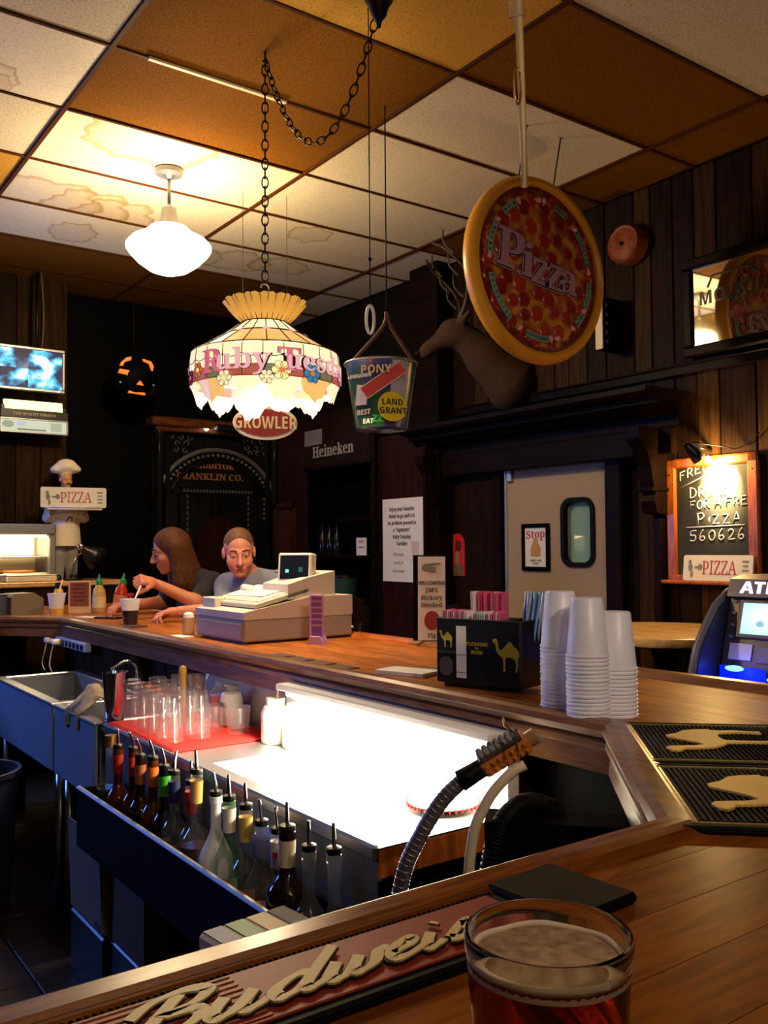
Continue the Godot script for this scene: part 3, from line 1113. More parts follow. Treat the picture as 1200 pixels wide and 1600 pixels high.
func bar() -> void:
	var t := thing("bar_counter", "long angled wooden bar counter with a rounded rim running round the serving well", "bar", Vector3(0, 0, 0))
	# rim, walked from the far end so that the offset (to the right of the path) points away from the well
	var path := INNER.duplicate()
	var prof := [Vector2(0.012, 0.985), Vector2(0.078, 0.985), Vector2(0.080, RIM - 0.03), Vector2(0.074, RIM - 0.012), Vector2(0.06, RIM - 0.003), Vector2(0.045, RIM), Vector2(0.02, RIM), Vector2(0.006, RIM - 0.006), Vector2(0.0, RIM - 0.018), Vector2(0.004, RIM - 0.032), Vector2(0.014, RIM - 0.036), Vector2(0.006, RIM - 0.044), Vector2(0.006, RIM - 0.056), Vector2(0.018, RIM - 0.062)]
	var mats := [M.rim_x, M.rim_shade_wear, M.rim_shade_wear, M.rim_shade_wear, M.rim_shade_wear]  # corner and far rims carry their dimmer light and wear as colour
	for i in path.size() - 1:
		var s := sh(-1)
		sweep(s, path, prof, i, i + 1)
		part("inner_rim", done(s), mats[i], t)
	# planks: near arm along x, far arm along z, end arm along x; clipped to the chamfered inner edge by polygon cutting
	var lay := func(poly: PackedVector2Array, along_x: bool, w: float, m0: Material, m1: Material) -> void:
		var lo := Vector2(1e3, 1e3)
		var hi := -lo
		for p in poly:
			lo = lo.min(p)
			hi = hi.max(p)
		var k := 0
		var a: float = lo.y if along_x else lo.x
		while a < (hi.y if along_x else hi.x) - 0.005:
			var b := a + w - 0.0012
			var strip := PackedVector2Array([Vector2(lo.x, a), Vector2(hi.x, a), Vector2(hi.x, b), Vector2(lo.x, b)]) if along_x else PackedVector2Array([Vector2(a, lo.y), Vector2(b, lo.y), Vector2(b, hi.y), Vector2(a, hi.y)])
			for piece in Geometry2D.intersect_polygons(strip, poly):
				var s := sh()
				prism(s, piece, -BAR, -(BAR - 0.03), Transform3D(Basis(Vector3(1, 0, 0), Vector3(0, 0, 1), Vector3(0, -1, 0)), Vector3.ZERO))
				part("bar_plank", done(s), m0 if k % 2 == 0 else m1, t)
			a += w
			k += 1
	var e := 0.07
	lay.call(PackedVector2Array([Vector2(-2.0, -0.785 + e), Vector2(1.03, -0.785 + e), Vector2(1.10, -0.765), Vector2(2.11, -0.765), Vector2(2.11, -0.02), Vector2(-2.0, -0.02)]), true, 0.085, M.bar_plank_x, M.bar_plank_x_b)
	lay.call(PackedVector2Array([Vector2(1.08, -0.766), Vector2(1.512, -1.22), Vector2(1.512, -4.98), Vector2(1.19, -5.36), Vector2(2.11, -5.36), Vector2(2.11, -0.766)]), false, 0.085, M.bar_plank_z, M.bar_plank_z_b)
	lay.call(PackedVector2Array([Vector2(-1.2, -5.80), Vector2(2.11, -5.80), Vector2(2.11, -5.361), Vector2(-1.2, -5.361)]), true, 0.085, M.bar_plank_x, M.bar_plank_x_b)
	# outer rim on the guests' side
	var oprof := [Vector2(0.0, 0.99), Vector2(0.06, 0.99), Vector2(0.068, RIM - 0.02), Vector2(0.06, RIM), Vector2(0.04, RIM + 0.008), Vector2(0.02, RIM + 0.006), Vector2(0.004, RIM - 0.004), Vector2(0.0, BAR)]
	var outer := [Vector3(-2.0, 0, -0.02), Vector3(2.10, 0, -0.02), Vector3(2.10, 0, -2.75), Vector3(2.10, 0, -5.80), Vector3(-1.2, 0, -5.80)]
	for i in outer.size() - 1:
		var s := sh(-1)
		sweep(s, outer, oprof, i, i + 1)
		part("outer_rim", done(s), [M.rim_x, M.rim_shade_wear, M.rim_orange, M.rim_x][i], t)
	# carrying wall of the bar, board by board on the side of the well
	var wallm := sh()
	cbox(wallm, Vector3(1.56, 0.49, -3.15), Vector3(0.08, 0.98, 3.9), 0.0)
	cbox(wallm, Vector3(-0.4, 0.49, -0.66), Vector3(3.2, 0.98, 0.08), 0.0)
	cbox(wallm, Vector3(0.1, 0.49, -5.46), Vector3(2.6, 0.98, 0.08), 0.0)
	cbox(wallm, Vector3(0, 0, 0), Vector3(0.70, 0.98, 0.08), 0.0, Transform3D(Basis(Vector3.UP, deg_to_rad(-46.0)).orthonormalized(), Vector3(1.33, 0.49, -0.95)))
	part("bar_wall", done(wallm), M.black_paint, t)
	for k in 11:
		var z := -3.26 - k * 0.155
		part("wall_board", boxm(Vector3(0.018, 0.96, 0.148), 0.005), [M.bar_face, M.plank_wall_c, M.plank_wall][k % 3], t, Vector3(1.512, 0.49, z))
	part("knee_brace", prismm(PackedVector2Array([Vector2(0, 0), Vector2(0.0, 0.16), Vector2(-0.055, 0.16)]), -0.02, 0.02), M.dark_trim, t, Vector3(1.503, 0.82, -3.85))
	# coarse inlaid squares of a dark mat on the far arm
	var tile_m := mat("inlay_tile", c8(52, 26, 20), 0.5)
	for k in 4:
		part("inlay_tile", boxm(Vector3(0.05, 0.004, 0.10), 0.001), tile_m, t, Vector3(1.555, BAR + 0.001, -2.36 - k * 0.13))

func underbar() -> void:
	# stainless work station in the light
	var t := thing("work_station", "brightly lit stainless steel work station with an ice well under the bar", "work station", Vector3(0, 0, 0))
	var m: Material = M.brushed_steel
	var s := sh()
	var x0 := 1.10
	var x1 := 1.495
	var zn := -1.545
	var zf := -3.21
	# deck round the ice well (well: x 1.16..1.42, z -2.42..-1.80)
	for q in [[x0, 1.15, zf, zn], [1.42, x1, zf, zn], [1.15, 1.42, -1.80, zn], [1.15, 1.42, zf, -2.44]]:
		cbox(s, Vector3((q[0] + q[1]) / 2, DECK - 0.015, (q[2] + q[3]) / 2), Vector3(q[1] - q[0], 0.03, q[3] - q[2]), 0.0)
	part("deck", done(s), M.steel, t)
	part("front_panel", span(x0, x0 + 0.012, 0.42, DECK - 0.004, zf, zn, 0.003), m, t)
	part("front_edge", span(x0 - 0.012, x0 + 0.006, DECK - 0.028, DECK + 0.006, zf, zn, 0.006), M.steel, t)
	part("end_trim", span(x0, x1, 0.765, DECK - 0.004, zn - 0.012, zn + 0.002, 0.003), M.honey_frame, t)
	part("end_panel", span(x0, x1, 0.42, 0.765, zn - 0.012, zn, 0.003), M.black_paint, t)
	part("end_post", span(1.465, x1 + 0.03, DECK - 0.1, 1.0, zn - 0.002, zn + 0.04, 0.003), M.dark_trim, t)
	part("splash_back", span(x1, x1 + 0.016, DECK - 0.02, 1.0, -2.62, -1.56, 0.003), M.white_plastic, t)
	part("splash_back", span(x1, x1 + 0.014, DECK - 0.02, 1.0, -3.24, -2.625, 0.003), M.steel, t)
	s = sh()
	cbox(s, Vector3(1.285, 0.60, -2.12), Vector3(0.28, 0.01, 0.66), 0.0)
	cbox(s, Vector3(1.148, 0.71, -2.12), Vector3(0.008, 0.22, 0.64), 0.0)
	cbox(s, Vector3(1.424, 0.71, -2.12), Vector3(0.008, 0.22, 0.64), 0.0)
	cbox(s, Vector3(1.285, 0.71, -1.80), Vector3(0.28, 0.22, 0.008), 0.0)
	cbox(s, Vector3(1.285, 0.71, -2.44), Vector3(0.28, 0.22, 0.008), 0.0)
	part("ice_well", done(s), M.white_plastic, t)
	for k in 2:
		part("leg", tubem([Vector3(1.12, 0.0, -1.66 - k * 1.45), Vector3(1.12, 0.5, -1.66 - k * 1.45)], 0.02), M.steel, t)
	# ice
	var ice := mat("ice", c8(236, 240, 244), 0.25)
	var si := sh()
	for k in 220:
		var c := Vector3(rng.randf_range(1.17, 1.40), 0.70 + rng.randf_range(0, 0.05), rng.randf_range(-2.41, -1.83))
		cbox(si, Vector3.ZERO, Vector3(0.03, 0.026, 0.03), 0.006, Transform3D(Basis.from_euler(Vector3(rng.randf() * 3, rng.randf() * 3, rng.randf() * 3)), c))
	var io := solo("ice", done(si), ice, "heap of ice cubes in the lit steel well under the bar", "ice")
	io.set_meta("kind", "stuff")
	# tube lamp under the rim
	var l := thing("tube_lamp", "glaring white tube lamp fixed beneath the far bar over the work station", "lamp", Vector3(1.42, 1.0, -2.02))
	part("lamp_housing", boxm(Vector3(0.07, 0.02, 0.98), 0.004), M.white_plastic, l, Vector3(0.01, 0.018, 0))
	part("tube", tubem([Vector3(0, 0, -0.45), Vector3(0, 0, 0.45)], 0.011), glow("bar_tube", Color(1, 0.95, 0.85), 7.0), l)
	# sinks further along
	for k in 2:
		var z1: float = [-3.245, -3.76][k]
		var z0: float = [-3.735, -4.72][k]
		var u := thing("bar_sink", ["stainless bar sink with a towel over its edge next to the work station", "farther stainless bar sink under the power strip"][k], "sink", Vector3(1.08, 0, (z0 + z1) / 2))
		var len := z1 - z0
		part("front_panel", boxm(Vector3(0.014, 0.27, len), 0.004), M.sink_steel, u, Vector3(0, 0.695, 0))
		s = sh()
		cbox(s, Vector3(0.012, 0.826, 0), Vector3(0.05, 0.014, len), 0.004)
		cbox(s, Vector3(0.385, 0.826, 0), Vector3(0.05, 0.014, len), 0.004)
		cbox(s, Vector3(0.2, 0.826, len / 2 - 0.02), Vector3(0.36, 0.014, 0.04), 0.004)
		cbox(s, Vector3(0.2, 0.826, -len / 2 + 0.02), Vector3(0.36, 0.014, 0.04), 0.004)
		part("sink_rim", done(s), M.steel, u)
		s = sh()
		cbox(s, Vector3(0.2, 0.60, 0), Vector3(0.37, 0.008, len - 0.03), 0.0)
		for sg in [-1.0, 1.0]:
			cbox(s, Vector3(0.2, 0.71, sg * (len / 2 - 0.03)), Vector3(0.36, 0.22, 0.008), 0.0)
			cbox(s, Vector3(0.2 + sg * 0.17, 0.71, 0), Vector3(0.008, 0.22, len - 0.05), 0.0)
		part("basin", done(s), m, u)
		for sg in [-1.0, 1.0]:
			part("leg", tubem([Vector3(0.04, 0, sg * (len / 2 - 0.05)), Vector3(0.04, 0.56, sg * (len / 2 - 0.05))], 0.018), M.steel, u)
	# bottle rail hung in front of the station
	var r := thing("bottle_rail", "long steel speed rail hung along the work station and packed with liquor bottles", "rack", Vector3(0.93, 0.5, -2.1))
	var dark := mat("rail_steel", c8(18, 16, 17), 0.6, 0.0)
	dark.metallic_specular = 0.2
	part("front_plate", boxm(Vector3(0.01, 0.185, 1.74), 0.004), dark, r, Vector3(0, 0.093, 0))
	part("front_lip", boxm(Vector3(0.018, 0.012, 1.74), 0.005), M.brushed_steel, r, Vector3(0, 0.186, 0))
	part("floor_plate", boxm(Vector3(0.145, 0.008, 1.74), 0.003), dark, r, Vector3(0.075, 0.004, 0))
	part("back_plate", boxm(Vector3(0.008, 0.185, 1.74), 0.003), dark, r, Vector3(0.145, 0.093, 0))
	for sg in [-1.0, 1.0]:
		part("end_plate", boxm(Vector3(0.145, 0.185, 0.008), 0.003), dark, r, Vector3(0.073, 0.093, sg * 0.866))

# ------------------------------------------------------------------ hanging lamps and signs
func lit_glass(called: String, col: Color, e: float) -> StandardMaterial3D:
	var m := mat(called, col, 0.35)
	m.emission_enabled = true
	m.emission = col
	m.emission_energy_multiplier = e
	m.backlight_enabled = true
	m.backlight = Color(0.12, 0.12, 0.12)
	return m

func tiffany() -> void:
	var at := Vector3(1.686, 0, -3.108)
	var t := thing("stained_glass_lamp", "stained glass swag lamp with a flared cream crown, flower border and scalloped hem", "lamp", at)
	var cream := lit_glass("glass_cream", c8(255, 200, 104), 0.60)
	var crown := lit_glass("glass_crown", c8(240, 180, 76), 0.40)
	var pale := lit_glass("glass_pale", c8(255, 234, 186), 0.95)
	var rose := lit_glass("glass_rose", c8(240, 120, 140), 0.55)
	var red := lit_glass("glass_red", c8(170, 20, 34), 0.40)
	var green := lit_glass("glass_green", c8(40, 84, 30), 0.35)
	var blue := lit_glass("glass_blue", c8(70, 150, 200), 0.55)
	var orange := lit_glass("glass_orange", c8(240, 130, 30), 0.6)
	var yellow := lit_glass("glass_yellow", c8(255, 226, 150), 1.0)
	var lilac := lit_glass("glass_lilac", c8(250, 190, 200), 0.7)
	var lead := mat("lead_came", c8(48, 34, 20), 0.5, 0.5)
	var P := func(r: float, y: float, a: float) -> Vector3:
		return Vector3(sin(a) * r, y, cos(a) * r)
	var came := sh(0)
	# a pane between four rim points, split across so that it can bow a little
	var pane := func(a0: float, a1: float, r0: float, y0: float, r1: float, y1: float, m: Material, called: String) -> void:
		var s := sh(0)
		var nu := 3
		sheet(s, func(u: float, v: float) -> Vector3:
			return P.call(lerpf(r0, r1, v), lerpf(y0, y1, v), lerpf(a0, a1, u)), nu, 2)
		part(called, done(s), m, t)
	# crown: pleated flare
	var n := 30
	for k in n:
		var a0 := TAU * k / n
		var a1 := TAU * (k + 1) / n
		var ra := 0.165 if k % 2 == 0 else 0.150
		var rb := 0.150 if k % 2 == 0 else 0.165
		var s := sh(0)
		sheet(s, func(u: float, v: float) -> Vector3:
			return P.call(lerpf(0.088, lerpf(ra, rb, u), pow(v, 0.85)), 2.322 + 0.082 * v + (0.006 if v > 0.99 else 0.0) * sin(u * PI), lerpf(a0, a1, u)), 2, 3)
		part("crown_pane", done(s), crown, t)
		tube(came, [P.call(0.089, 2.322, a0), P.call(lerpf(0.09, ra, 0.5), 2.362, a0), P.call(ra + 0.001, 2.405, a0)], 0.0016, 0.0016, 5)
	# cone: two tiers of panels with a diamond between
	n = 20
	for k in n:
		var a0 := TAU * (k + 0.5) / n
		var a1 := TAU * (k + 1.5) / n
		pane.call(a0, a1, 0.160, 2.268, 0.088, 2.322, pale, "cone_pane")
		pane.call(a0, a1, 0.280, 2.195, 0.160, 2.268, cream, "cone_pane")
		tube(came, [P.call(0.089, 2.323, a0), P.call(0.161, 2.269, a0), P.call(0.281, 2.196, a0)], 0.0022, 0.0022, 5)
		if k % 2 == 0:
			var s := sh()
			var c: Vector3 = P.call(0.163, 2.269, a0)
			var e := Vector3(cos(a0), 0, -sin(a0)) * 0.018
			var up := (P.call(0.088, 2.322, a0) - P.call(0.160, 2.268, a0) as Vector3).normalized() * 0.013
			var nn: Vector3 = e.cross(up).normalized() * 0.002
			quad(s, c - e + nn, c - up + nn, c + e + nn, c + up + nn)
			quad(s, c - e - nn, c + up - nn, c + e - nn, c - up - nn)
			part("diamond_pane", done(s), lilac, t)
	for q in [[0.089, 2.322], [0.161, 2.269], [0.283, 2.196]]:
		tube(came, arc_pts(func(u: float) -> Vector3: return P.call(q[0], q[1], TAU * u), 60), 0.0028, 0.0028, 5, false)
	# skirt: scalloped top row, then the lettered ground, then flowers and the cream hem
	n = 24
	for k in n:
		var a0 := TAU * k / n
		var a1 := TAU * (k + 1) / n
		pane.call(a0, a1, 0.290, 2.150, 0.285, 2.192, pale, "skirt_pane")
		pane.call(a0, a1, 0.290, 2.112, 0.290, 2.150, pale, "skirt_pane")
		pane.call(a0, a1, 0.288, 2.068, 0.290, 2.112, red if k % 3 != 1 else green, "skirt_pane")
		tube(came, [P.call(0.287, 2.192, a0), P.call(0.292, 2.15, a0), P.call(0.292, 2.072, a0)], 0.0015, 0.0015, 5)
		tube(came, arc_pts(func(u: float) -> Vector3: return P.call(0.2915, 2.150 - 0.012 * sin(PI * u), lerpf(a0, a1, u)), 5), 0.0015, 0.0015, 5, false)
	# hem with uneven scallops
	n = 12
	for k in n:
		var a0 := TAU * k / n
		var a1 := TAU * (k + 1) / n
		var low: float = [0.058, 0.048, 0.018, 0.060, 0.030, 0.066][k % 6]
		var s := sh(0)
		sheet(s, func(u: float, v: float) -> Vector3:
			var y := 2.072 - (1.0 - v) * (0.022 + low * pow(sin(PI * u), 0.75)) * (1.0 + 0.09 * sin(u * 17.0 + k * 2.0) + 0.05 * sin(u * 41.0))
			return P.call(0.287 - (1.0 - v) * 0.02, y, lerpf(a0, a1, u)), 14, 3)
		part("hem_pane", done(s), cream if k % 3 == 0 else pale, t)
		tube(came, [P.call(0.289, 2.072, a0), P.call(0.27, 2.055, a0)], 0.0014, 0.0014, 5)
	# lettering run round the skirt: rose first letters, pale others, each outlined in lead
	var front := atan2(0.0 - at.x, 0.0 - at.z)
	for turn in 2:
		var a := front + PI * turn
		var items := [["R", 0.085, -0.72, rose], ["uby", 0.072, -0.30, lilac], ["T", 0.085, 0.30, rose], ["uesday", 0.068, 0.88, lilac]]
		for q in items:
			var at_a: float = a + q[2]
			part("lead_letter_edge", bent_words(q[0], q[1] * 1.03, 0.2915, at_a, "Droid Serif", 1.15), lead, t, Vector3(0, 2.128, 0))
			part("letter_pane", bent_words(q[0], q[1], 0.2945, at_a, "Droid Serif", 1.12), q[3], t, Vector3(0, 2.128, 0))
	# flowers: five petals and a heart
	var bloom := func(a: float, y: float, size: float, petal: Material, heart: Material) -> void:
		for k in 6:
			var s := sh()
			var c := Vector2(cos(TAU * k / 6.0), sin(TAU * k / 6.0)) * size * 0.6
			var pts := []
			for q in 8:
				var d := Vector2(cos(TAU * q / 8.0), sin(TAU * q / 8.0)) * size * 0.42 + c
				pts.append(P.call(0.2955, y + d.y, a + d.x / 0.29))
			for q in range(1, 7):
				tri(s, pts[0], pts[q], pts[q + 1])
			part("petal_pane", done(s), petal, t)
			var ring: Array = pts.duplicate()
			ring.append(pts[0])
			tube(came, ring, 0.0011, 0.0011, 4, false)
		var s2 := sh()
		var hp := []
		for q in 8:
			hp.append(P.call(0.297, y + sin(TAU * q / 8.0) * size * 0.3, a + cos(TAU * q / 8.0) * size * 0.3 / 0.29))
		for q in range(1, 7):
			tri(s2, hp[0], hp[q], hp[q + 1])
		part("flower_heart", done(s2), heart, t)
	for turn in 2:
		var a := front + PI * turn
		bloom.call(a + 0.62, 2.085, 0.036, blue, orange)
		bloom.call(a + 0.20, 2.088, 0.036, yellow, orange)
		bloom.call(a - 0.98, 2.105, 0.030, orange, yellow)
		bloom.call(a - 1.2, 2.085, 0.030, red, orange)
		bloom.call(a + 0.02, 2.062, 0.026, pale, yellow)
		bloom.call(a - 0.52, 2.062, 0.030, pale, yellow)
		bloom.call(a + 1.25, 2.09, 0.026, rose, yellow)
	part("lead_came", done(came), lead, t)
	part("bulb", lathem([Vector2(0, -0.05), Vector2(0.022, -0.044), Vector2(0.034, -0.02), Vector2(0.03, 0.01), Vector2(0.016, 0.035), Vector2(0.014, 0.06), Vector2(0, 0.06)], 16), glow("swag_bulb", Color(1, 0.92, 0.75), 6.0), t, Vector3(0, 2.13, 0))
	part("socket", tubem([Vector3(0, 2.19, 0), Vector3(0, 2.33, 0)], 0.018, 0.018, 12), M.brass, t)
	part("spider", tubem([Vector3(-0.088, 2.322, 0), Vector3(0.088, 2.322, 0)], 0.004), M.brass, t)
	part("loop", tubem([Vector3(0, 2.32, 0), Vector3(0, 2.43, 0)], 0.007, 0.006), M.brass, t)
	part("hook", tubem(arc_pts(func(u: float) -> Vector3: return Vector3(sin(u * 4.6) * 0.018, 2.445 + 0.018 - cos(u * 4.6) * 0.018, 0), 12), 0.0035), M.steel, t)
	# chain links: straight down from the ceiling hook, then the swag to the canopy
	var ls := sh(0)
	torus(ls, 0.0125, 0.0026, 14, 6, 1.75)
	var link := done(ls)
	var hook := Vector3(-0.014, 3.355, 0.03)
	var can := Vector3(0.11, 3.32, 0.62)
	var path := []
	for k in 40:
		path.append(Vector3(lerpf(0.0, hook.x, k / 39.0), lerpf(2.475, hook.y, k / 39.0), lerpf(0.0, hook.z, k / 39.0)))
	var path2 := []
	for k in 81:
		var u := k / 80.0
		var sag := 0.40 * 4.0 * u * (1.0 - u)
		path2.append(hook.lerp(can, u) + Vector3(0, -sag, 0))
	for pth in [path, path2]:
		var run := 0.0
		var odd := 0
		for i in pth.size() - 1:
			var step: float = (pth[i + 1] - pth[i]).length()
			run += step
			while run >= 0.0365:
				run -= 0.0365
				var d: Vector3 = (pth[i + 1] - pth[i]).normalized()
				var side := d.cross(Vector3(0.8, 0.1, -0.6)).normalized()
				var o := part("chain_link", link, M.black_iron, t)
				var b := Basis(side, d, side.cross(d))
				if odd % 2 == 1:
					b = Basis(b.z, d, -b.x)
				o.transform = Transform3D(b.rotated(d, 0.35), pth[i + 1] - d * run)
				odd += 1
	part("ceiling_hook", tubem([hook + Vector3(0, 0.035, 0), hook + Vector3(0, 0.01, 0), hook + Vector3(0.012, -0.004, 0), hook + Vector3(0, -0.014, 0), hook + Vector3(-0.01, -0.004, 0)], 0.004), M.black_iron, t)
	part("canopy", turned([Vector2(0.006, -0.075), Vector2(0.012, -0.05), Vector2(0.026, -0.035), Vector2(0.034, -0.005), Vector2(0.05, 0.02), Vector2(0.055, 0.07), Vector2(0, 0.07)], 20), M.black_iron, t, can)

func globe_lamp() -> void:
	var at := Vector3(1.80, 0, -4.335)
	var gm := glow("globe_glass", c8(255, 246, 222), 3.2)
	var prof := [Vector2(0.0, 2.845), Vector2(0.05, 2.848), Vector2(0.10, 2.866), Vector2(0.155, 2.905), Vector2(0.198, 2.95), Vector2(0.214, 2.975), Vector2(0.214, 2.992), Vector2(0.19, 3.02), Vector2(0.15, 3.04), Vector2(0.12, 3.06), Vector2(0.095, 3.085), Vector2(0.06, 3.098), Vector2(0.045, 3.10)]
	var stem := func(t: Node3D) -> void:
		part("fitter", turned([Vector2(0.046, 3.095), Vector2(0.052, 3.10), Vector2(0.044, 3.125), Vector2(0.036, 3.185), Vector2(0.012, 3.19)], 20), M.brushed_steel, t)
		part("rod", tubem([Vector3(0, 3.185, 0), Vector3(0, CEIL - 0.02, 0)], 0.009, 0.009, 12), M.brushed_steel, t)
		part("canopy", turned([Vector2(0.012, CEIL - 0.055), Vector2(0.03, CEIL - 0.035), Vector2(0.068, CEIL - 0.03), Vector2(0.072, CEIL - 0.008), Vector2(0.0, CEIL - 0.004)], 28), M.brushed_steel, t)
	var t := thing("globe_lamp", "glowing white schoolhouse globe lamp hanging on a short rod over the far bar", "lamp", at)
	part("globe", lathem(prof, 36), gm, t)
	stem.call(t)
	var t3 := thing("globe_lamp", "added fill globe lamp hanging unseen over the near arm of the bar, behind the viewer", "lamp", Vector3(0.30, 0, 0.9))  # added lamp, put in to fill the light on the near arm
	part("globe", lathem(prof, 24), gm, t3)
	stem.call(t3)
	# added fill spotlight behind the viewer, put in to brighten cups, register and sign
	var t2 := thing("added_fill_spotlight", "added black fill spotlight on the ceiling behind the viewer, aimed at the bar", "lamp", Vector3(0.62, 3.02, 1.62))
	var aim := (Vector3(2.1, 1.5, -2.2) - t2.position).normalized()
	part("can", tubem([-aim * 0.16, -aim * 0.012], 0.055, 0.062, 20), M.black_plastic, t2)
	part("lens", tubem([-aim * 0.014, -aim * 0.008], 0.05, 0.05, 20), glow("spot_lens", Color(1, 0.93, 0.85), 6.0), t2)
	part("mount", tubem([-aim * 0.12, Vector3(-0.05, CEIL - 3.02, 0.1)], 0.012), M.black_plastic, t2)

func pizza_sign() -> void:
	# a thick round plastic sign that faces +z
	var t := thing("pizza_sign", "big round hanging pizza sign with yellow crust rim and purple Pizza letters", "sign", Vector3(3.045, 2.735, -2.975))
	var R := 0.44
	var crust := mat("crust_yellow", c8(214, 150, 36), 0.35)
	part("rim", turned([Vector2(0, -0.035), Vector2(R - 0.025, -0.035), Vector2(R - 0.006, -0.022), Vector2(R, 0.0), Vector2(R - 0.004, 0.022), Vector2(R - 0.018, 0.042), Vector2(R - 0.038, 0.047), Vector2(R - 0.052, 0.036), Vector2(R - 0.056, 0.012), Vector2(0, 0.010)], 56), crust, t, Vector3.ZERO, Vector3(PI / 2, 0, 0))
	var n := noise(FastNoiseLite.TYPE_SIMPLEX_SMOOTH, 5.0, 8, 3)
	var face := picture("pizza_face", 256, 256, func(u: float, v: float) -> Color:
		var r := Vector2(u - 0.5, v - 0.5).length() * 2.0
		var w := n.get_noise_2d(u * 2.0, v * 2.0)
		var c := c8(206, 140, 52).lerp(c8(160, 82, 30), clampf(0.5 + w * 1.5, 0.0, 1.0))
		return c.lerp(c8(110, 22, 16), smoothstep(0.84, 0.97, r + w * 0.12)))
	face.clearcoat_enabled = true
	face.clearcoat = 1.0
	face.clearcoat_roughness = 0.08
	part("face", prismm(oval(R - 0.055, R - 0.055, 56), 0.0, 0.024), face, t)
	# the face texture runs from 0 to 1 across its bounds
	face.uv1_scale = Vector3(1.0 / (2 * (R - 0.055)), -1.0 / (2 * (R - 0.055)), 1)
	face.uv1_offset = Vector3(0.5, 0.5, 0)
	var pep: Array[Material] = []
	for q in [c8(150, 24, 16), c8(128, 16, 14), c8(168, 36, 22)]:
		var m := mat("pepperoni%d" % pep.size(), q, 0.3)
		m.clearcoat_enabled = true
		m.clearcoat = 0.6
		pep.append(m)
	var slice := turned([Vector2(0.034, 0.0), Vector2(0.036, 0.004), Vector2(0.030, 0.008), Vector2(0.0, 0.006)], 14)
	var placed := []
	var tries := 0
	while placed.size() < 62 and tries < 4000:
		tries += 1
		var a := rng.randf() * TAU
		var r := sqrt(rng.randf()) * (R - 0.10)
		var p := Vector2(cos(a), sin(a)) * r
		var ok := true
		for o in placed:
			if o.distance_to(p) < 0.066:
				ok = false
		if not ok:
			continue
		placed.append(p)
		part("pepperoni", slice, pep[rng.randi() % 3], t, Vector3(p.x, p.y, 0.023), Vector3(PI / 2, 0, 0)).scale = Vector3.ONE * rng.randf_range(0.85, 1.12)
	# ring of pale green name bars with garlic cloves between
	var bar_m := mat("label_green", c8(118, 158, 138), 0.5)
	var pink := mat("clove_pink", c8(222, 160, 164), 0.5)
	var rr := R - 0.115
	for q in [[104, 22, ""], [66, 16, "CHEESE"], [28, 32, "MUSHROOM"], [-14, 24, "SAUSAGE"], [-38, 14, "OLIVES"], [-62, 20, ""], [-96, 26, "PEPPERONI"], [-148, 40, "ANCHOVIES"], [162, 28, "ONIONS"], [128, 18, "HAM"]]:
		var s := sh(0)
		var a0: float = deg_to_rad(q[0] - q[1] / 2.0)
		var a1: float = deg_to_rad(q[0] + q[1] / 2.0)
		if q[2] == "":
			var cl := lathem([Vector2(0, -0.024), Vector2(0.012, -0.014), Vector2(0.013, 0.0), Vector2(0.006, 0.016), Vector2(0, 0.028)], 10)
			part("garlic_clove", cl, pink, t, Vector3(cos(a0) * rr, sin(a0) * rr, 0.032), Vector3(0, 0, a0))
			continue
		sheet(s, func(u: float, v: float) -> Vector3:
			var a: float = lerpf(a1, a0, u)
			return Vector3(cos(a), sin(a), 0) * (rr - 0.016 + 0.032 * v) + Vector3(0, 0, 0.034), 10, 1)
		part("name_bar", done(s), bar_m, t)
		var fl := 1.0 if sin(deg_to_rad(q[0])) > -0.2 else -1.0
		var line: String = q[2]
		for k in line.length():
			var a: float = lerpf(a1, a0, (k + 0.5) / line.length()) if fl > 0 else lerpf(a0, a1, (k + 0.5) / line.length())
			say(line[k], 0.014, M.ink, t, Vector3(cos(a) * rr, sin(a) * rr, 0.036), Vector3(0, 0, a - PI / 2 * fl), "Droid Sans", 700, 0.9, 0.001)
	for a in [86, 46, 8, -28, -50, -80, -116, 178, 146, 116]:
		var ar := deg_to_rad(a)
		part("garlic_clove", lathem([Vector2(0, -0.02), Vector2(0.011, -0.012), Vector2(0.012, 0.0), Vector2(0.005, 0.014), Vector2(0, 0.024)], 10), pink, t, Vector3(cos(ar) * rr, sin(ar) * rr, 0.032), Vector3(0, 0, ar * 2.0))
	# the big letters, each set a little lower and tilted
	var lilac := mat("letter_lilac", c8(168, 128, 148), 0.45)
	var edge := mat("letter_edge", c8(206, 168, 172), 0.5)
	var x := -0.20
	for q in [["P", 0.175, 0.055, 0.0], ["i", 0.15, 0.02, 0.105], ["z", 0.15, -0.002, 0.185], ["z", 0.15, -0.012, 0.275], ["a", 0.14, -0.022, 0.37]]:
		var p := Vector3(x + q[3], q[2], 0.036)
		for k in 8:
			var d := Vector2(cos(TAU * k / 8.0), sin(TAU * k / 8.0)) * 0.007
			say(q[0], q[1], edge, t, p + Vector3(d.x, d.y, 0), Vector3(0, 0, -0.1), "Droid Serif", 700, 1.15, 0.006)
		say(q[0], q[1], lilac, t, p + Vector3(0, 0, 0.004), Vector3(0, 0, -0.1), "Droid Serif", 700, 1.15, 0.008)
	# cords with little hooks
	for q in [[-0.09, 0.42], [0.135, 0.405]]:
		part("cord", tubem([Vector3(q[0], q[1], -0.02), Vector3(q[0], CEIL - 2.735, 0.04)], 0.0035, 0.0035, 6), M.black_iron, t)
		part("screw_eye", tubem([Vector3(q[0] - 0.014, CEIL - 2.735, 0.04), Vector3(q[0], CEIL - 2.730, 0.04), Vector3(q[0] + 0.01, CEIL - 2.735, 0.04)], 0.004), M.black_iron, t)

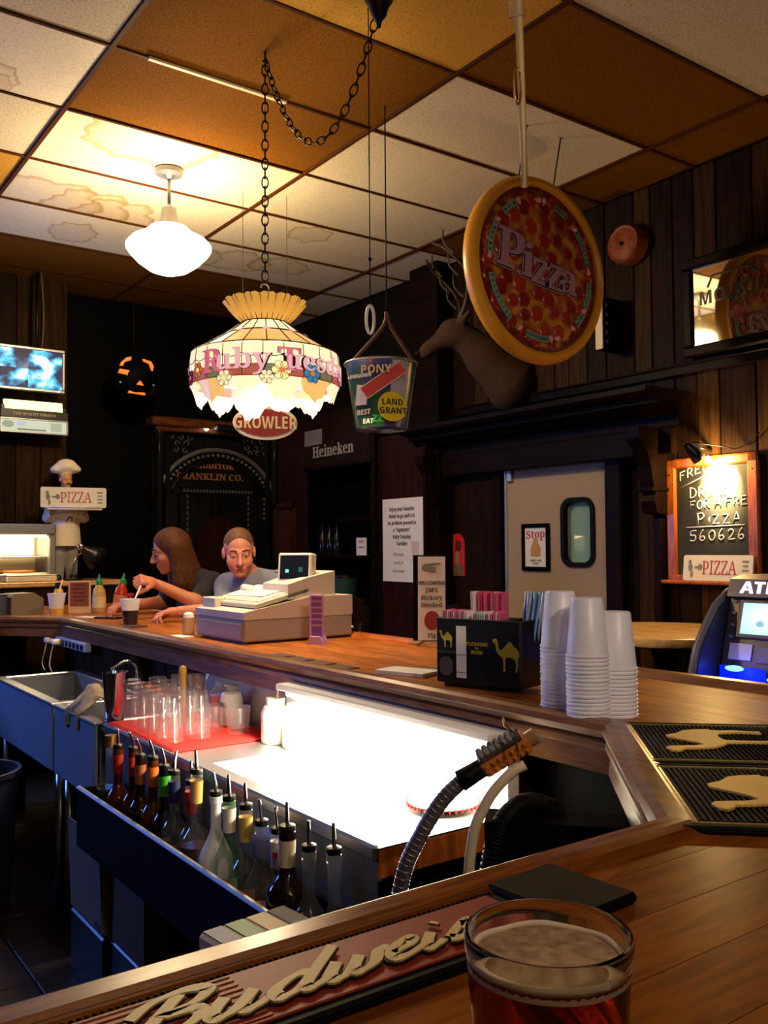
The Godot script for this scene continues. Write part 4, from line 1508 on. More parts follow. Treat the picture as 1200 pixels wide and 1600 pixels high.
func hanging_things() -> void:
	# pull cord with a clear sleeve and a snap hook, close to the viewer
	var t := thing("ceiling_strap", "pale plastic cord with a snap hook hanging down in front of the pizza sign", "strap", Vector3(1.545, CEIL, -1.55))
	var cm := mat("cord_plastic", c8(196, 168, 110), 0.4)
	part("cord", tubem([Vector3(-0.02, 0, 0.01), Vector3(-0.008, -0.62, 0.0), Vector3(0.0, -0.85, 0), Vector3(0.006, -1.07, 0)], 0.0105, 0.008, 10), cm, t)
	part("sleeve", tubem([Vector3(-0.02, -0.55, 0.006), Vector3(-0.014, -0.655, 0.002)], 0.02, 0.02, 14), M.clear_glass, t)
	part("snap_hook", tubem(arc_pts(func(u: float) -> Vector3: return Vector3(-0.018 - 0.012 * sin(u * TAU * 0.9), -0.83 + 0.045 * cos(u * TAU * 0.9), 0.004), 18), 0.003), M.brass, t)
	# thin pull wire with a white loop
	t = thing("pull_wire", "thin wire with a dark bead and a white loop hanging beside the swag lamp", "wire", Vector3(1.83, CEIL, -2.60))
	var drop := CEIL - 2.30
	part("wire", tubem([Vector3.ZERO, Vector3(0.0, -drop, 0)], 0.0022, 0.0022, 6), M.black_iron, t)
	part("bead", lathem([Vector2(0, -0.012), Vector2(0.009, 0), Vector2(0, 0.012)], 8), M.black_iron, t, Vector3(0, -0.92, 0))
	part("loop", tubem(arc_pts(func(u: float) -> Vector3: return Vector3(0.014 * sin(u * TAU) * 0.81, -drop - 0.045 + 0.05 * cos(u * TAU), 0.014 * sin(u * TAU) * 0.59), 20), 0.0055, 0.0055, 8), M.white_plastic, t)
	# label-covered bucket
	var at := Vector3(2.28, 1.955, -3.16)
	t = thing("label_bucket", "hanging metal bucket covered in beer labels with a round yellow LAND GRANT badge", "bucket", at)
	var face := atan2(-at.x, -at.z)
	var bn := noise(FastNoiseLite.TYPE_CELLULAR, 3.0, 41, 1)
	bn.cellular_return_type = FastNoiseLite.RETURN_CELL_VALUE
	var pal := [c8(60, 66, 120), c8(30, 28, 40), c8(150, 150, 170), c8(70, 110, 70), c8(170, 70, 66), c8(90, 90, 140), c8(40, 90, 60), c8(190, 190, 200)]
	var wrap := picture("label_wrap", 256, 96, func(u: float, v: float) -> Color:
		var k := bn.get_noise_2d(u * 4.0, v * 1.6)
		var c: Color = pal[int(absf(k) * 97.0) % pal.size()]
		return c.darkened(0.15 * absf(sin(u * 140.0) * sin(v * 90.0))))
	wrap.roughness = 0.25
	part("pail", lathem([Vector2(0, 0), Vector2(0.108, 0), Vector2(0.112, 0.006), Vector2(0.152, 0.275), Vector2(0.158, 0.285), Vector2(0.150, 0.285), Vector2(0.108, 0.012), Vector2(0, 0.012)], 32), wrap, t, Vector3.ZERO, Vector3(0, 0.4, 0))
	part("rolled_rim", tubem(arc_pts(func(u: float) -> Vector3: return Vector3(sin(TAU * u) * 0.156, 0, cos(TAU * u) * 0.156), 36), 0.006, 0.006, 8), M.brushed_steel, t, Vector3(0, 0.284, 0))
	# labels stand on the slanting wall: frame at angle a, height y
	var stick := func(called: String, mesh: Mesh, m: Material, a: float, y: float, out_: float, roll := 0.0) -> MeshInstance3D:
		var r := 0.112 + 0.145 * y + out_
		var o := part(called, mesh, m, t)
		var b := Basis(Vector3.UP, face + a) * Basis(Vector3.RIGHT, -0.143) * Basis(Vector3.BACK, roll)
		o.transform = Transform3D(b, Vector3(sin(face + a) * r, y, cos(face + a) * r))
		return o
	var badge := mat("badge_yellow", c8(232, 206, 20), 0.35)
	var bd: MeshInstance3D = stick.call("badge", prismm(oval(0.064, 0.064), 0, 0.006), badge, 0.34, 0.082, 0.012)
	say("LAND", 0.026, M.ink, bd, Vector3(0, 0.018, 0.007))
	say("GRANT", 0.026, M.ink, bd, Vector3(0, -0.020, 0.007))
	var rl := mat("strip_red", c8(186, 34, 36), 0.4)
	stick.call("strip_backing", boxm(Vector3(0.205, 0.058, 0.004), 0.001), M.cream, 0.06, 0.19, 0.012, 0.62)
	stick.call("strip", boxm(Vector3(0.20, 0.05, 0.006), 0.001), rl, 0.06, 0.19, 0.013, 0.62)
	var portrait := picture("portrait_label", 40, 64, func(u: float, v: float) -> Color:
		var p := Vector2((u - 0.5) / 0.34, (v - 0.5) / 0.38)
		if p.length() < 1.0:
			return c8(40, 36, 40) if v < 0.32 or (absf(u - 0.5) > 0.22 and v < 0.6) else c8(200, 190, 190)
		return c8(206, 200, 204))
	stick.call("portrait_label", boxm(Vector3(0.058, 0.092, 0.004), 0.001), portrait, -0.62, 0.135, 0.009)
	stick.call("lettering", words("UNKNOWN", 0.016, 0.002), M.white_paper, -0.62, 0.212, 0.012)
	stick.call("lettering", words("BEST", 0.022, 0.002), M.white_paper, -0.60, 0.062, 0.012)
	stick.call("lettering", words("PONY", 0.034, 0.002), M.cream, -0.14, 0.235, 0.014)
	stick.call("lettering", words("EAT", 0.02, 0.002), M.white_paper, -0.46, 0.024, 0.012)
	var gr := mat("label_neon_green", c8(40, 170, 60), 0.4)
	stick.call("lettering", words("ZZ", 0.03, 0.002), gr, -0.12, 0.034, 0.012)
	var lp := mat("strap_leather", c8(96, 52, 34), 0.6)
	part("strap", tubem(spline([Vector3(-0.10, 0.28, -0.115), Vector3(0.02, 0.45, -0.02), Vector3(0.03, 0.52, 0.0)]), 0.009, 0.009, 6), lp, t)
	part("strap", tubem(spline([Vector3(0.11, 0.28, 0.10), Vector3(0.05, 0.45, 0.01), Vector3(0.03, 0.52, 0.0)]), 0.009, 0.009, 6), lp, t)
	part("hanger", tubem([Vector3(0.03, 0.52, 0), Vector3(0.03, CEIL - 1.955, 0)], 0.003), M.black_iron, t)
	# oval sign below the swag lamp
	t = thing("growler_sign", "oval white and red GROWLER sign hanging behind the swag lamp", "sign", Vector3(2.36, 2.13, -4.35), atan2(-2.36, 4.35) + 0.1)
	var red := mat("sign_red", c8(140, 28, 30), 0.5)
	part("board", prismm(oval(0.175, 0.094), -0.008, 0.008), M.white_paper, t)
	part("field", prismm(oval(0.158, 0.074), 0.008, 0.010), red, t)
	say("GROWLER", 0.066, M.cream, t, Vector3(0, 0, 0.011), Vector3.ZERO, "Droid Sans", 700, 0.78)
	for sg in [-1.0, 1.0]:
		part("hanging_wire", tubem([Vector3(sg * 0.12, 0.06, 0), Vector3(sg * 0.12, CEIL - 2.13, 0)], 0.0015, 0.0015, 5), M.black_iron, t)

# ------------------------------------------------------------------ things on the right wall
func camel_poly(size: float) -> PackedVector2Array:
	# one-humped camel in profile facing left, feet at y 0, height 1
	var p := PackedVector2Array([Vector2(-0.50, 0.90), Vector2(-0.47, 0.96), Vector2(-0.38, 0.99), Vector2(-0.31, 0.95), Vector2(-0.29, 0.84), Vector2(-0.27, 0.72), Vector2(-0.22, 0.63), Vector2(-0.12, 0.68), Vector2(0.0, 0.80), Vector2(0.09, 0.90), Vector2(0.17, 0.90), Vector2(0.27, 0.78), Vector2(0.40, 0.70), Vector2(0.45, 0.60), Vector2(0.48, 0.44), Vector2(0.44, 0.46), Vector2(0.42, 0.36), Vector2(0.44, 0.22), Vector2(0.40, 0.05), Vector2(0.41, 0.0), Vector2(0.31, 0.0), Vector2(0.34, 0.08), Vector2(0.35, 0.22), Vector2(0.31, 0.38), Vector2(0.18, 0.43), Vector2(0.03, 0.42), Vector2(-0.02, 0.40), Vector2(-0.03, 0.22), Vector2(-0.03, 0.07), Vector2(-0.01, 0.0), Vector2(-0.14, 0.0), Vector2(-0.10, 0.07), Vector2(-0.10, 0.22), Vector2(-0.12, 0.40), Vector2(-0.22, 0.46), Vector2(-0.32, 0.56), Vector2(-0.37, 0.70), Vector2(-0.385, 0.83), Vector2(-0.43, 0.84)])
	for i in p.size():
		p[i] = p[i] * size
	return p

func chef_sign(parent: Node3D, w: float, h: float) -> void:
	# white board with a red PIZZA, a small cook with a peel and a stack of lines
	part("board", prismm(round_rect(w, h, 0.012), -0.006, 0.006), M.white_paper, parent)
	say("PIZZA", h * 0.52, M.red_ink, parent, Vector3(w * 0.03, 0, 0.0065), Vector3.ZERO, "Droid Serif", 400, 0.72, 0.001)
	var s := sh()
	for q in [[-0.40, 0.22, 0.035, 0.10], [-0.39, 0.02, 0.05, 0.16], [-0.37, -0.25, 0.03, 0.14], [-0.30, 0.02, 0.05, 0.05], [-0.245, 0.03, 0.05, 0.13]]:
		var o := oval(w * q[2] * 0.7, h * q[3], 12, Vector2(w * q[0], h * q[1]))
		prism(s, o, 0.006, 0.0072)
	part("cook_print", done(s), M.grey_ink, parent)
	s = sh()
	for k in 4:
		cbox(s, Vector3(w * 0.40, h * (0.26 - 0.17 * k), 0.0065), Vector3(w * (0.09 - 0.015 * (k % 2)), h * 0.07, 0.0012), 0.0)
	part("printed_line", done(s), M.grey_ink, parent)

func right_wall_things() -> void:
	var q := -PI / 2
	# chalkboard
	var t := thing("chalkboard", "chalkboard in a honey-coloured wooden frame advertising a free pizza with the number 560626", "chalkboard", Vector3(3.995, 1.575, -2.705), q)
	var W := 0.525
	var H := 0.64
	part("slate", boxm(Vector3(W - 0.08, H - 0.06, 0.012), 0.0), M.slate, t, Vector3(0, 0.01, 0.008))
	for sg in [-1.0, 1.0]:
		part("frame_side", boxm(Vector3(0.058, H, 0.03), 0.008), M.honey_frame, t, Vector3(sg * (W / 2 - 0.029), 0, 0.016))
		for y in [-0.23, 0.24]:
			part("screw", lathem([Vector2(0.005, 0), Vector2(0.005, 0.002), Vector2(0, 0.004)], 8), M.brass, t, Vector3(sg * (W / 2 - 0.03), y, 0.031), Vector3(PI / 2, 0, 0))
	part("frame_top", boxm(Vector3(W, 0.05, 0.03), 0.008), M.honey_frame, t, Vector3(0, H / 2 - 0.025, 0.016))
	part("frame_bottom", boxm(Vector3(W, 0.045, 0.03), 0.008), M.honey_frame, t, Vector3(0, -H / 2 + 0.022, 0.016))
	part("chalk_ledge", boxm(Vector3(W + 0.02, 0.018, 0.07), 0.006), M.honey_frame, t, Vector3(0, -H / 2 + 0.008, 0.04))
	for q2 in [["FREE", -0.185, 0.205, 0.042, 0.04, 0.3], ["DRINK", -0.125, 0.115, 0.052, 0.044, 0.0], ["FOR A FREE", -0.125, 0.055, 0.042, 0.036, 0.05], ["PIZZA", -0.085, -0.02, 0.055, 0.050, 0.0], ["560626", -0.13, -0.105, 0.055, 0.047, 0.03]]:
		var pen := Vector2(q2[1], q2[2])
		for ch in q2[0]:
			if ch != " ":
				var s := sh(0)
				chalk_line(s, ch, pen, q2[3], q2[4], 0.0030, q2[5])
				part("chalk_letter", done(s), M.chalk, t, Vector3(0, 0, 0.0155))
			var step: float = q2[4] * (0.55 if ch in "I " else 1.15)
			pen += Vector2(step, step * q2[5])
	part("chalk_underline", tubem([Vector3(-0.19, 0.165, 0.0155), Vector3(-0.04, 0.222, 0.0155)], 0.0024), M.chalk, t)
	part("chalk_underline", tubem([Vector3(-0.15, -0.035, 0.0155), Vector3(0.18, -0.028, 0.0155)], 0.0024), M.chalk, t)
	var s1 := sh(0)
	# board that leans on the chalk ledge
	t = thing("pizza_placard", "white PIZZA placard leaning on the ledge of the chalkboard", "sign", Vector3(3.945, 1.336, -2.655), q)
	t.rotation.x = -0.12
	chef_sign(t, 0.385, 0.128)
	# clip lamp over the chalkboard
	t = thing("clip_lamp", "small dark clip lamp glaring at the top of the chalkboard frame", "lamp", Vector3(3.84, 1.905, -2.70), q)
	part("lamp_shade", lathem([Vector2(0.016, 0.05), Vector2(0.022, 0.03), Vector2(0.03, -0.01), Vector2(0.036, -0.045), Vector2(0.033, -0.045), Vector2(0.02, 0.02), Vector2(0, 0.03)], 18), M.black_plastic, t, Vector3(0, 0, 0.01), Vector3(0.75, 0, 0.3))
	part("bulb", lathem([Vector2(0, -0.02), Vector2(0.014, -0.012), Vector2(0.017, 0.0), Vector2(0.01, 0.016), Vector2(0, 0.02)], 12), glow("chalk_bulb", Color(1, 0.9, 0.7), 8.0), t, Vector3(0.045, -0.037, -0.045))
	part("clip", boxm(Vector3(0.03, 0.05, 0.05), 0.008), M.black_plastic, t, Vector3(-0.01, 0.03, -0.03))
	part("clip_arm", tubem([Vector3(-0.01, 0.03, -0.03), Vector3(-0.01, 0.02, -0.15)], 0.008), M.black_plastic, t)
	part("wire", tubem(spline([Vector3(-0.01, 0.05, -0.04), Vector3(0.08, 0.03, -0.09), Vector3(0.16, 0.015, -0.13), Vector3(0.26, 0.08, -0.145)]), 0.003), M.black_plastic, t)
	# brewery mirror, tipped a little forward
	t = thing("brewery_mirror", "wood-framed MOLSON brewery mirror with a bright lamp reflection and a red maple leaf", "mirror", Vector3(3.965, 2.655, -2.33), -PI / 2 - 0.016)
	t.rotation.x = 0.008
	var mw := 0.90
	var mh := 0.40
	var mir := mat("mirror_glass", c8(206, 196, 160), 0.035, 1.0)
	part("glass", boxm(Vector3(mw, mh, 0.008), 0.0), mir, t, Vector3(0, 0, 0.004))
	for sg in [-1.0, 1.0]:
		part("frame_rail", boxm(Vector3(mw + 0.11, 0.055, 0.035), 0.010), M.dark_trim, t, Vector3(0, sg * (mh / 2 + 0.024), 0.008))
		part("frame_stile", boxm(Vector3(0.055, mh, 0.035), 0.010), M.dark_trim, t, Vector3(sg * (mw / 2 + 0.024), 0, 0.008))
	var ol := mat("mirror_print", c8(40, 34, 24), 0.5)
	say("MOLSON", 0.066, ol, t, Vector3(-0.215, 0.035, 0.0085), Vector3.ZERO, "Droid Sans", 700, 1.0, 0.001)
	s1 = sh(0)
	tube(s1, [Vector3(-0.36, 0.085, 0.0085), Vector3(-0.33, 0.14, 0.0085), Vector3(-0.12, 0.14, 0.0085), Vector3(-0.08, 0.10, 0.0085)], 0.006, 0.006, 6)
	part("print_border", done(s1), ol, t)
	s1 = sh()
	var leaf := PackedVector2Array()
	for q3 in [[0, 1], [0.15, 0.68], [0.32, 0.76], [0.24, 0.38], [0.46, 0.56], [0.52, 0.44], [0.82, 0.48], [0.72, 0.26], [0.88, 0.14], [0.42, -0.18], [0.46, -0.32], [0.05, -0.24], [0.05, -0.6]]:
		leaf.append(Vector2(q3[0], q3[1]) * 0.062)
	for k in range(12, 0, -1):
		leaf.append(Vector2(-leaf[k].x, leaf[k].y))
	prism(s1, leaf, 0, 0.001, Transform3D(Basis(), Vector3(-0.20, -0.085, 0.008)))
	part("maple_leaf", done(s1), mat("leaf_red", c8(150, 60, 30), 0.5), t)
	s1 = sh()
	prism(s1, leaf, 0, 0.001, Transform3D(Basis().scaled(Vector3.ONE * 0.6), Vector3(-0.09, -0.08, 0.008)))
	part("print_scroll", done(s1), mat("print_gold", c8(150, 120, 50), 0.5), t)
	# small wall box with a row of marks
	t = thing("wall_box", "small black wall box with a pale front edge mounted beside the pizza sign", "box", Vector3(4.0, 2.665, -3.29), q)
	part("body", boxm(Vector3(0.055, 0.29, 0.15), 0.004), M.black_paint, t, Vector3(0.0, 0, 0.075))
	part("front_plate", boxm(Vector3(0.052, 0.285, 0.008), 0.003), M.cream, t, Vector3(0.0, 0, 0.154))
	for k in 5:
		part("mark", boxm(Vector3(0.002, 0.02, 0.018), 0.0), M.grey_ink, t, Vector3(0.028, 0.10 - k * 0.05, 0.125))
	# round plaque
	t = thing("round_plaque", "round brown wooden plaque high on the right wall above the black wall box", "plaque", Vector3(4.0, 3.09, -3.18), q)
	part("disc", turned([Vector2(0.105, 0), Vector2(0.11, 0.06), Vector2(0.10, 0.085), Vector2(0.085, 0.08), Vector2(0.07, 0.085), Vector2(0, 0.09)], 30), wood("plaque_wood", c8(92, 44, 18), c8(140, 70, 30), 0.5, Vector3(4, 4, 4), 33), t, Vector3.ZERO, Vector3(PI / 2, 0, 0))
	part("boss", lathem([Vector2(0.012, 0), Vector2(0.01, 0.008), Vector2(0, 0.012)], 12), M.dark_trim, t, Vector3(0, 0, 0.09), Vector3(PI / 2, 0, 0))
	# framed print on the kitchen door
	t = thing("framed_print", "small black-framed print with red script and a cook hanging on the pale kitchen door", "picture", Vector3(3.998, 1.445, -3.935), q)
	part("print", boxm(Vector3(0.19, 0.25, 0.006), 0.0), M.white_paper, t, Vector3(0, 0, 0.006))
	for sg in [-1.0, 1.0]:
		part("frame_stile", boxm(Vector3(0.024, 0.285, 0.02), 0.004), M.black_paint, t, Vector3(sg * 0.102, 0, 0.01))
		part("frame_rail", boxm(Vector3(0.228, 0.024, 0.02), 0.004), M.black_paint, t, Vector3(0, sg * 0.131, 0.01))
	say("Stop", 0.05, M.red_ink, t, Vector3(0, 0.078, 0.0095), Vector3(0, 0, 0.05), "Droid Serif", 700, 1.0, 0.001)
	s1 = sh()
	for k in 7:
		prism(s1, oval([0.022, 0.03, 0.04, 0.03, 0.012, 0.012, 0.045][k], [0.02, 0.022, 0.022, 0.02, 0.03, 0.03, 0.01][k], 14, Vector2([0, 0, 0, 0, -0.03, 0.03, 0][k], [0.035, 0.01, -0.012, -0.03, -0.02, -0.02, -0.05][k])), 0.009, 0.0098 + k * 0.0001)
	part("cook_print", done(s1), mat("print_tan", c8(190, 140, 90), 0.7), t)
	for k in 2:
		say(["ENJOY OUR", "PIZZA"][k], 0.012, M.ink, t, Vector3(0, -0.082 - k * 0.018, 0.0095), Vector3.ZERO, "Droid Sans", 700, 1.0, 0.001)
	# poster on the pillar
	t = thing("notice_poster", "tall white notice poster with black lines of text on the red-brown pillar", "poster", Vector3(3.798, 1.50, -5.02), q)
	part("sheet", boxm(Vector3(0.47, 0.58, 0.004), 0.0), M.white_paper, t)
	var lines := ["Enjoy your favorite", "Drink to-go and it is", "no problem poured in", "a \"signature\"", "Ruby Tuesday", "Tumbler"]
	for k in 6:
		say(lines[k], 0.027, M.ink, t, Vector3(-0.01, 0.215 - k * 0.048, 0.003), Vector3.ZERO, "Droid Sans", 700, 0.82, 0.001)
	for k in 3:
		say(["Fill it again", "only $5.00", "take it home"][k], 0.02, M.grey_ink, t, Vector3(-0.05, -0.10 - k * 0.058, 0.003), Vector3.ZERO, "Droid Serif", 400, 0.8, 0.001)
	part("tumbler_print", prismm(PackedVector2Array([Vector2(-0.03, -0.06), Vector2(0.03, -0.06), Vector2(0.045, 0.09), Vector2(-0.045, 0.09)]), 0.002, 0.003), mat("print_pale", c8(206, 190, 176), 0.8), t, Vector3(0.14, -0.10, 0))
	# red arched plate
	t = thing("arched_plate", "small red arched plate picturing a bottle on the wall left of the kitchen door", "plate", Vector3(3.995, 1.395, -4.66), q)
	var ar := PackedVector2Array([Vector2(-0.075, -0.14), Vector2(0.075, -0.14)])
	for k in 13:
		var a := PI * k / 12.0
		ar.append(Vector2(cos(a) * 0.075, 0.07 + sin(a) * 0.075))
	part("plate", prismm(ar, 0, 0.012), mat("plate_red", c8(196, 36, 16), 0.4), t)
	part("bottle_print", prismm(oval(0.022, 0.05), 0.012, 0.0135), mat("print_green", c8(130, 120, 80), 0.5), t, Vector3(0.0, -0.02, 0))
	part("cap_print", prismm(oval(0.03, 0.04), 0.012, 0.013), mat("print_dark_red", c8(84, 16, 14), 0.5), t, Vector3(0.01, 0.06, 0))
	part("base_print", boxm(Vector3(0.11, 0.07, 0.003), 0.0), mat("print_olive", c8(96, 84, 50), 0.6), t, Vector3(0, -0.10, 0.013))
	# stag head
	stag()
	# built-in shelves between pillar and carved doorway
	t = thing("shelf_unit", "dark wooden shelf unit with a header sign standing between the pillar and the back wall", "shelves", Vector3(3.75, 0, -6.0), q)
	var m: Material = M.dark_trim
	part("back_board", boxm(Vector3(1.38, 2.5, 0.02), 0.0), M.black_paint, t, Vector3(0, 1.25, -0.23))
	part("side_panel", boxm(Vector3(0.46, 2.5, 0.03), 0.004), M.red_brown_pillar, t, Vector3(-0.47, 1.25, -0.015))
	part("side_panel", boxm(Vector3(0.04, 2.5, 0.22), 0.004), m, t, Vector3(0.68, 1.25, -0.11))
	part("header", boxm(Vector3(0.94, 0.44, 0.03), 0.004), M.plank_wall_b, t, Vector3(0.22, 2.28, -0.015))
	part("header_lip", boxm(Vector3(0.94, 0.03, 0.05), 0.006), m, t, Vector3(0.22, 2.075, -0.005))
	for y in [1.655, 1.38, 1.06]:
		part("shelf_board", boxm(Vector3(0.92 if y < 1.6 else 0.45, 0.024, 0.2), 0.004), m, t, Vector3(0.21 if y < 1.6 else 0.44, y, -0.11))
	part("cupboard_front", boxm(Vector3(1.38, 1.04, 0.03), 0.004), m, t, Vector3(0, 0.52, -0.015))
	say("Heineken", 0.085, mat("sign_dull", c8(150, 140, 130), 0.5), t, Vector3(0.16, 2.20, 0.002), Vector3.ZERO, "Droid Serif", 700, 1.0, 0.004)
	part("header_paper", boxm(Vector3(0.26, 0.12, 0.003), 0.0), mat("paper_dim", c8(120, 112, 104), 0.8), t, Vector3(-0.12, 2.32, 0.002))
	for k in 3:
		var b := solo("dark_bottle", turned([Vector2(0, 0), Vector2(0.034, 0), Vector2(0.036, 0.01), Vector2(0.036, 0.13), Vector2(0.014, 0.18), Vector2(0.013, 0.225), Vector2(0.016, 0.24), Vector2(0, 0.24)], 14), mat("bottle_black%d" % k, c8(14, 18, 22), 0.15), ["left one of three dark bottles on the shelf unit", "middle one of three dark bottles on the shelf unit", "right one of three dark bottles on the shelf unit"][k], "bottle", Vector3(3.82, 1.392, -6.10 + k * 0.105), 0, "dark bottles on the shelf unit")
	var card := thing("price_card", "small white price card standing on the shelf unit near the pillar", "card", Vector3(3.80, 1.392, -5.53), q)
	part("card", boxm(Vector3(0.13, 0.13, 0.004), 0.0), M.white_paper, card, Vector3(0, 0.065, 0))
	say("FREE", 0.02, M.red_ink, card, Vector3(0, 0.10, 0.003), Vector3.ZERO, "Droid Sans", 700, 1.0, 0.001)
	say("SAMPLES", 0.013, M.grey_ink, card, Vector3(0, 0.06, 0.003), Vector3.ZERO, "Droid Sans", 700, 1.0, 0.001)
	var amb := mat("amber_glass", c8(200, 110, 20), 0.1)
	solo("amber_bottle", turned([Vector2(0, 0), Vector2(0.02, 0), Vector2(0.022, 0.02), Vector2(0.022, 0.10), Vector2(0.01, 0.13), Vector2(0.01, 0.16), Vector2(0, 0.16)], 14), amb, "slim amber bottle on the upper shelf against the pillar", "bottle", Vector3(3.80, 1.668, -5.37))
	var tub := thing("teal_tub", "dull teal tub on the lowest shelf of the shelf unit", "tub", Vector3(3.83, 1.072, -5.82))
	part("body", turned([Vector2(0, 0), Vector2(0.10, 0), Vector2(0.115, 0.15), Vector2(0.0, 0.15)], 24), mat("tub_teal", c8(40, 74, 64), 0.4), tub)
	part("lid", turned([Vector2(0.12, 0.148), Vector2(0.12, 0.17), Vector2(0, 0.172)], 24), M.black_plastic, tub)
	var pic := thing("framed_picture", "tall brown-framed picture of a figure on the panel left of the shelf unit", "picture", Vector3(3.752, 1.565, -6.565), q)
	part("print", boxm(Vector3(0.26, 0.42, 0.004), 0.0), picture("figure_print", 48, 72, func(u: float, v: float) -> Color:
		var d := Vector2((u - 0.5) * 1.6, v - 0.36).length()
		var e := Vector2((u - 0.5) * 1.4, (v - 0.7) * 0.7).length()
		if d < 0.12 or e < 0.2:
			return c8(120, 92, 80)
		return c8(70, 42, 34) if v > 0.12 else c8(96, 30, 26)), pic)
	for sg in [-1.0, 1.0]:
		part("frame_stile", boxm(Vector3(0.05, 0.52, 0.025), 0.006), M.plank_wall_c, pic, Vector3(sg * 0.15, 0, 0.008))
		part("frame_rail", boxm(Vector3(0.35, 0.05, 0.025), 0.006), M.plank_wall_c, pic, Vector3(0, sg * 0.235, 0.008))

func stag() -> void:
	var f := Field.new()
	# origin on the wall, facing -x and a little towards -z
	f.cap(Vector3(-0.02, -0.10, 0.06), Vector3(-0.16, 0.06, -0.02), 0.17, 0.12, 0.05)
	f.cap(Vector3(-0.16, 0.06, -0.02), Vector3(-0.30, 0.20, -0.08), 0.12, 0.085, 0.05)
	f.ball(Vector3(-0.34, 0.22, -0.11), Vector3(0.10, 0.085, 0.085), 0.04)
	f.cap(Vector3(-0.36, 0.21, -0.13), Vector3(-0.46, 0.12, -0.22), 0.07, 0.042, 0.04)
	f.cap(Vector3(-0.46, 0.12, -0.22), Vector3(-0.48, 0.10, -0.24), 0.042, 0.036, 0.03)
	for sg in [-1.0, 1.0]:
		f.cap(Vector3(-0.30, 0.27, -0.09) + Vector3(-0.05, 0, 0.06) * sg, Vector3(-0.27, 0.31, -0.07) + Vector3(-0.10, 0.0, 0.13) * sg, 0.028, 0.012, 0.02)
	var fur := mat("deer_fur", Color.WHITE, 0.95)
	fur.albedo_texture = ramp_tex(noise(FastNoiseLite.TYPE_SIMPLEX, 0.06, 51, 4), [[0.0, c8(32, 19, 9)], [0.5, c8(56, 35, 16)], [1.0, c8(74, 48, 23)]])
	fur.uv1_triplanar = true
	fur.uv1_scale = Vector3(5, 2, 5)
	var t := thing("mounted_stag", "mounted stag head with brown fur and dark antlers half hidden behind the pizza sign", "trophy", Vector3(3.98, 2.56, -4.15))
	part("head", nets([f], [0.012]), fur, t)
	part("plaque", prismm(PackedVector2Array([Vector2(-0.16, 0.16), Vector2(0.16, 0.16), Vector2(0.18, 0.0), Vector2(0.10, -0.22), Vector2(0, -0.30), Vector2(-0.10, -0.22), Vector2(-0.18, 0.0)]), 0.0, 0.03), M.dark_trim, t, Vector3(0.02, -0.02, 0.04), Vector3(0, -PI / 2, 0))
	var horn := mat("antler", c8(56, 42, 27), 0.6)
	for sg in [-1.0, 1.0]:
		var s := sh(0)
		var o: Vector3 = Vector3(-0.32, 0.29, -0.10) + Vector3(-0.025, 0, 0.035) * sg
		var side: Vector3 = Vector3(-0.5, 0, 0.85) * sg
		tube(s, spline([o, o + Vector3(0.04, 0.10, 0) + side * 0.08, o + Vector3(0.02, 0.24, 0) + side * 0.19, o + Vector3(-0.10, 0.36, -0.04) + side * 0.20, o + Vector3(-0.18, 0.42, -0.06) + side * 0.12]), 0.016, 0.006, 7)
		for k in 3:
			var b: Vector3 = o + Vector3(0.03 - 0.05 * k, 0.12 + 0.11 * k, -0.01) + side * (0.10 + 0.05 * k)
			tube(s, spline([b, b + Vector3(-0.05, 0.06, -0.03), b + Vector3(-0.06, 0.14, -0.03)]), 0.011, 0.004, 6)
		part("antler", done(s), horn, t)
	for sg in [-1.0, 1.0]:
		part("eye", lathem([Vector2(0, -0.012), Vector2(0.012, 0), Vector2(0, 0.012)], 8), mat("deer_eye", c8(10, 8, 6), 0.05), t, Vector3(-0.37, 0.245, -0.12) + Vector3(-0.035, 0, 0.055) * sg)
	part("nose", lathem([Vector2(0, -0.02), Vector2(0.026, -0.008), Vector2(0.026, 0.01), Vector2(0, 0.02)], 10), M.black_rubber, t, Vector3(-0.505, 0.095, -0.262))

